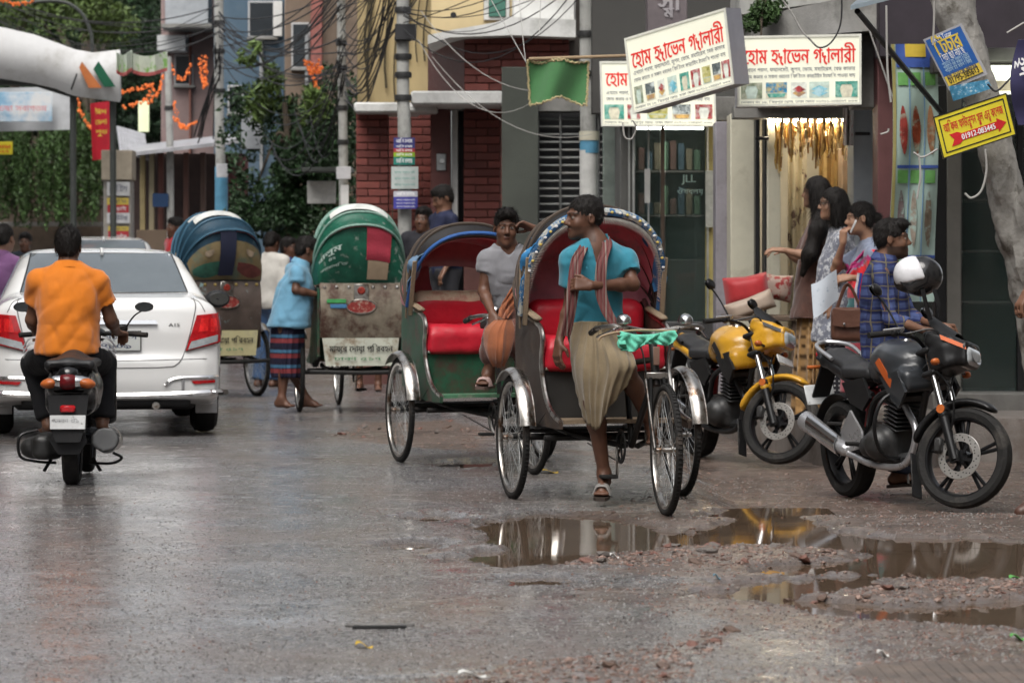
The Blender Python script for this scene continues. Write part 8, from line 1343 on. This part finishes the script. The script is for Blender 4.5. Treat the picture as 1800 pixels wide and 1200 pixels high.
# second two-wheeler under the purple man, mostly outside the frame
p2 = np.array((-4.5, 28.6)); moto3 = motorcycle('dark motorcycle under the man in purple at the left edge', (p2[0], p2[1] - .5, 0), R(97), dict(paint=blk, accent=org, steer=0, pipe=blk, muf=blk))
# ------------------------------------------------------------------ white saloon from behind (local frame: x right, y forward, z up, rear bumper at y=0)
SIDE = np.array([(.02, .3), (-.02, .42), (-.03, .58), (.03, .64), (.02, .8), (.05, .98), (.1, 1.06), (.32, 1.085), (.52, 1.1), (.85, 1.3), (1.15, 1.425), (1.5, 1.47), (2.1, 1.475), (2.55, 1.42), (3.25, 1.06), (3.4, 1.02), (4.2, .9), (4.5, .75), (4.55, .5), (4.5, .28), (4.2, .2), (.4, .2)])
FRNT = np.array([(-.8, .19), (-.845, .35), (-.85, .62), (-.845, .82), (-.80, .96), (-.735, 1.06), (-.66, 1.22), (-.585, 1.38), (-.5, 1.45), (-.3, 1.485), (.3, 1.485), (.5, 1.45), (.585, 1.38), (.66, 1.22), (.735, 1.06), (.80, .96), (.845, .82), (.85, .62), (.845, .35), (.8, .19)])
PLAN = np.array([(-.85, .6), (-.835, .25), (-.8, .1), (-.7, .03), (-.4, -.02), (0, -.035), (.4, -.02), (.7, .03), (.8, .1), (.835, .25), (.85, .6), (.85, 3.9), (.78, 4.3), (.5, 4.5), (0, 4.56), (-.5, 4.5), (-.78, 4.3), (-.85, 3.9)])
def smax(a, b, k): h = np.maximum(k - np.abs(a - b), 0) / k; return np.maximum(a, b) + h * h * k * .25
def carf(x, y, z):
    d = smax(smax(pdist(SIDE, y, z), pdist(FRNT, x, z), .13), pdist(PLAN, x, y), .07)
    for wy in (.86, 3.46): w = np.hypot(y - wy, z - .3) - .335; d = smax(d, -np.maximum(w, .62 - np.abs(x)), .02)
    return d
class CarS(SDF):
    def solve(s):
        h = s.h; ax = [np.arange(-.95, .96, h), np.arange(-.12, 4.66, h), np.arange(.1, 1.58, h)]; X, Y, Z = np.meshgrid(*ax, indexing='ij')
        S2 = pdist(SIDE, *np.meshgrid(ax[1], ax[2], indexing='ij'))[None]; F2 = pdist(FRNT, *np.meshgrid(ax[0], ax[2], indexing='ij'))[:, None]; P2 = pdist(PLAN, *np.meshgrid(ax[0], ax[1], indexing='ij'))[:, :, None]
        d = smax(smax(S2 + 0 * X, F2 + 0 * X, .13), P2 + 0 * X, .07)
        for wy in (.86, 3.46): w = np.hypot(Y - wy, Z - .3) - .335; d = smax(d, -np.maximum(w, .62 - np.abs(X)), .02)
        return ax, d, np.zeros(d.shape, np.int8)
def onback(x, z, o=.004):      # project onto the body from behind
    x = np.asarray(x, float); z = np.asarray(z, float); lo = np.full(x.shape, -.3); hi = np.full(x.shape, 1.9)
    ys_ = np.linspace(-.08, 1.6, 60); inside = np.array([carf(x, np.full(x.shape, y), z) < 0 for y in ys_]); k = inside.argmax(0); lo = ys_[np.maximum(k - 1, 0)]; hi = ys_[k]
    for _ in range(18): m = (lo + hi) / 2; c = carf(x, m, z) < 0; hi = np.where(c, m, hi); lo = np.where(c, lo, m)
    return np.stack((x, lo - o, z), -1)
def onside(y, z, sg, o=.004):
    y = np.asarray(y, float); z = np.asarray(z, float); lo = np.full(y.shape, .2); hi = np.full(y.shape, 1.0)
    for _ in range(22): m = (lo + hi) / 2; c = carf(sg * m, y, z) < 0; lo = np.where(c, m, lo); hi = np.where(c, hi, m)
    return np.stack((sg * (hi + o), y, z), -1)
def patch(name, mat, par, corners, fn, nu=20, nv=12, o=.006, t=.01):      # four corners (BL, BR, TR, TL) of a 2-D quad projected on the body
    c = np.array(corners, float); U, W = np.meshgrid(np.linspace(0, 1, nu), np.linspace(0, 1, nv), indexing='ij'); q = (c[0] * ((1 - U) * (1 - W))[..., None] + c[1] * (U * (1 - W))[..., None] + c[2] * (U * W)[..., None] + c[3] * ((1 - U) * W)[..., None]); p3 = fn(q[..., 0], q[..., 1], o)
    mb = MB(); mb.sheet(lambda a, b: p3[int(round(a * (nu - 1))), int(round(b * (nv - 1)))], nu, nv, t); return mb.build(name, mat, par)
def line(name, mat, par, pts, r, fn=onback, o=.0): p = bez(np.array([(*q, 0) for q in pts], float), 8); return MB().tube(fn(p[:, 0], p[:, 1], o), r, 6).build(name, mat, par)
cpos = P(196, 455, 26.25); car = empty('white_car', (cpos[0], 25.95, 0), R(9), 'white saloon car seen from behind on the left of the road', 'car'); cw = M('car_white', (.72, .72, .71), .22, var=.03, scale=3, coat=.8, dirt=(.45, .42, .38), dscale=2.5, dlo=.62, dhi=.9); cgl = M('car_glass', (.12, .14, .155), .05, var=.12, scale=3, spec=.8); cblk = M('car_black', (.015, .015, .016), .5); seam = M('panel_gap', (.12, .12, .12), .6); cbar = M('car_chrome', (.75, .75, .75), .12, metal=1, var=.04)
car.scale = (1.07, 1, 1); sdfobj(CarS(.028), 'body', cw, car)
rw = patch('rear_window', cgl, car, [(-.6, 1.1), (.6, 1.1), (.515, 1.4), (-.515, 1.4)], onback, 30, 16, .003, .008); line('window_seal', cblk, rw, [(-.6, 1.1), (0, 1.095), (.6, 1.1)], .007); line('window_seal', cblk, rw, [(-.515, 1.4), (0, 1.405), (.515, 1.4)], .006)
for sx in (-1, 1): line('window_seal', cblk, rw, [(sx * .6, 1.1), (sx * .55, 1.27), (sx * .515, 1.4)], .008)
MB().box((.36, .75, 1.1), (.16, .1, .15), None, .04).build('parcel_item', cblk, rw)
for sx in (-1, 1):
    tl = patch('tail_lamp', redl, car, [(sx * .56, .66), (sx * .83, .73), (sx * .8, .945), (sx * .64, .93)], onback, 22, 14, .012, .02); patch('lamp_lower_lens', lens, tl, [(sx * .575, .668), (sx * .825, .74), (sx * .822, .79), (sx * .6, .73)], onback, 14, 6, .02, .01); patch('lamp_bulb', M('lamp_bright_red', (.6, .02, .02), .15, var=.5, scale=22), tl, [(sx * .65, .8), (sx * .72, .81), (sx * .72, .91), (sx * .67, .905)], onback, 8, 8, .022, .008); patch('lamp_bulb', _M['lamp_bright_red'], tl, [(sx * .74, .8), (sx * .79, .81), (sx * .78, .91), (sx * .74, .905)], onback, 8, 8, .022, .008)
    line('lamp_rim', M('lamp_rim', (.15, .01, .01), .4), tl, [(sx * .56, .66), (sx * .83, .73)], .007, o=.014)
    patch('side_window', cgl, car, [(.95, 1.06), (2.95, 1.06), (2.35, 1.36), (1.45, 1.39)], lambda y, z, o: onside(y, z, sx, o), 24, 8, .004, .006); line('boot_seam', seam, car, [(sx * .62, 1.06), (sx * .63, .97), (sx * .56, .67), (sx * .5, .56), (sx * .4, .535), (0, .53)], .004); line('quarter_seam', seam, car, [(sx * .6, 1.06), (sx * .66, 1.03), (sx * .7, .955)], .003)
    line('chrome_trim', cbar, car, [(sx * .83, .46), (sx * .5, .45), (sx * .41, .4)], .014, o=.004); patch('bumper_reflector', redl, car, [(sx * .62, .405), (sx * .77, .415), (sx * .77, .435), (sx * .6, .43)], onback, 8, 4, .006, .01)
    for x in (.54, .78): line('trim_post', M('post_grey', (.35, .35, .36), .4, metal=.4), car, [(sx * x, .45), (sx * x, .36)], .011, o=.003)
    S = SDF(.012); S.ell((sx * .98, 2.95, 1.02), (.1, .07, .075), None); S.cone((sx * .82, 2.95, .98), (sx * .94, 2.95, 1.0), .03, .03, .03); mo = sdfobj(S, 'door_mirror', cw if sx < 0 else cblk, car); MB().prism([(.075 * math.cos(a), .05 * math.sin(a)) for a in np.linspace(0, 6.283, 20, endpoint=False)], .004, lambda u, v, w: (sx * .99 + u, 2.885 - w, 1.02 + v)).build('mirror_face', mirr, mo)
    w = mwheel(car, (sx * .74, .86, .3), .3, .095, 'rear_wheel', None, 0); w.rotation_euler = (0, 0, R(90)); w = mwheel(car, (sx * .74, 3.46, .3), .3, .095, 'front_wheel', None, 0); w.rotation_euler = (0, 0, R(90))
    MB().box((sx * .74, .55, .26), (.16, .012, .2), None, .005).build('mud_flap', M('flap_white', (.5, .5, .5), .5), car)
line('chrome_bumper_bar', cbar, car, [(-.84, .345), (-.4, .325), (0, .32), (.4, .325), (.84, .345)], .024, o=.006); line('bumper_crease', seam, car, [(-.8, .6), (0, .585), (.8, .6)], .003)
patch('boot_garnish', cbar, car, [(-.36, .862), (.36, .862), (.35, .892), (-.35, .892)], onback, 20, 4, .02, .02); np_ = patch('number_plate', M('car_plate', (.55, .57, .55), .5, var=.06), car, [(-.24, .66), (.24, .66), (.24, .81), (-.24, .81)], onback, 12, 6, .012, .008); bkf = lambda u, v, w: onback(np.array(u - .24), np.array(.66 + v), .018 + w)
for q_ in ([(-.24, .66), (.24, .66)], [(-.24, .81), (.24, .81)], [(-.24, .66), (-.24, .81)], [(.24, .66), (.24, .81)]): line('plate_border', cblk, np_, q_, .004, o=.016)
def flat_plate(u, v, w): return (-.24 + u, -.052 - w - .02, .66 + v)
text('ঢাকা মেট্রো-গ'.replace('্', '^'), ink, np_, flat_plate, .03, .09, .05, .42, bold=.03); text('৩১-৪৮০৯', ink, np_, flat_plate, .05, .02, .06, .36, bold=.03)
ya15 = float(onback(np.array(.48), np.array(.855), 0)[1]); text('A15', M('badge_chrome', (.3, .3, .3), .3, metal=.8), car, lambda u, v, w: (.44 + u, ya15 - .004 - w, .845 + v), 0, 0, .034, .08, bold=.04)
yb0 = float(onback(np.array(0.), np.array(.96), 0)[1]); MB().tube([(.055 * math.cos(a), yb0 - .006 - .0 * a, .955 + .037 * math.sin(a)) for a in np.linspace(0, 6.283, 24, endpoint=False)], .006, 6, closed=True).tube([(.02 * math.cos(a), yb0 - .006, .955 + .036 * math.sin(a)) for a in np.linspace(0, 6.283, 20, endpoint=False)], .005, 6, closed=True).tube([(.04 * math.cos(a), yb0 - .006, .975 + .016 * math.sin(a)) for a in np.linspace(0, 6.283, 20, endpoint=False)], .005, 6, closed=True).build('emblem', cbar, car)
MB().box((0, 1.4, .25), (1.3, 2.2, .1), None, .03).box((0, .35, .27), (1.2, .5, .08), None, .02).build('underbody', cblk, car); MB().tube([(.35, .05, .24), (.35, .6, .24)], .028, 10).build('exhaust_pipe', rchrome, car); MB().tube([(0, .5, 1.42), (0, .9, 1.52)] if False else [(-.9 + .9, 1.0, 1.4), (0, 1.1, 1.44)], .012, 6).build('roof_aerial', cw, car)
# pale car far ahead
c2 = copytree(car); c2.location = (P(185, 455, 43)[0], 43, 0); c2.rotation_euler = (0, 0, R(8)); c2.scale = (1, 1, 1.14); tag(c2, 'pale car far ahead showing only its roof above the white car', 'car'); c2.name = 'distant_car'
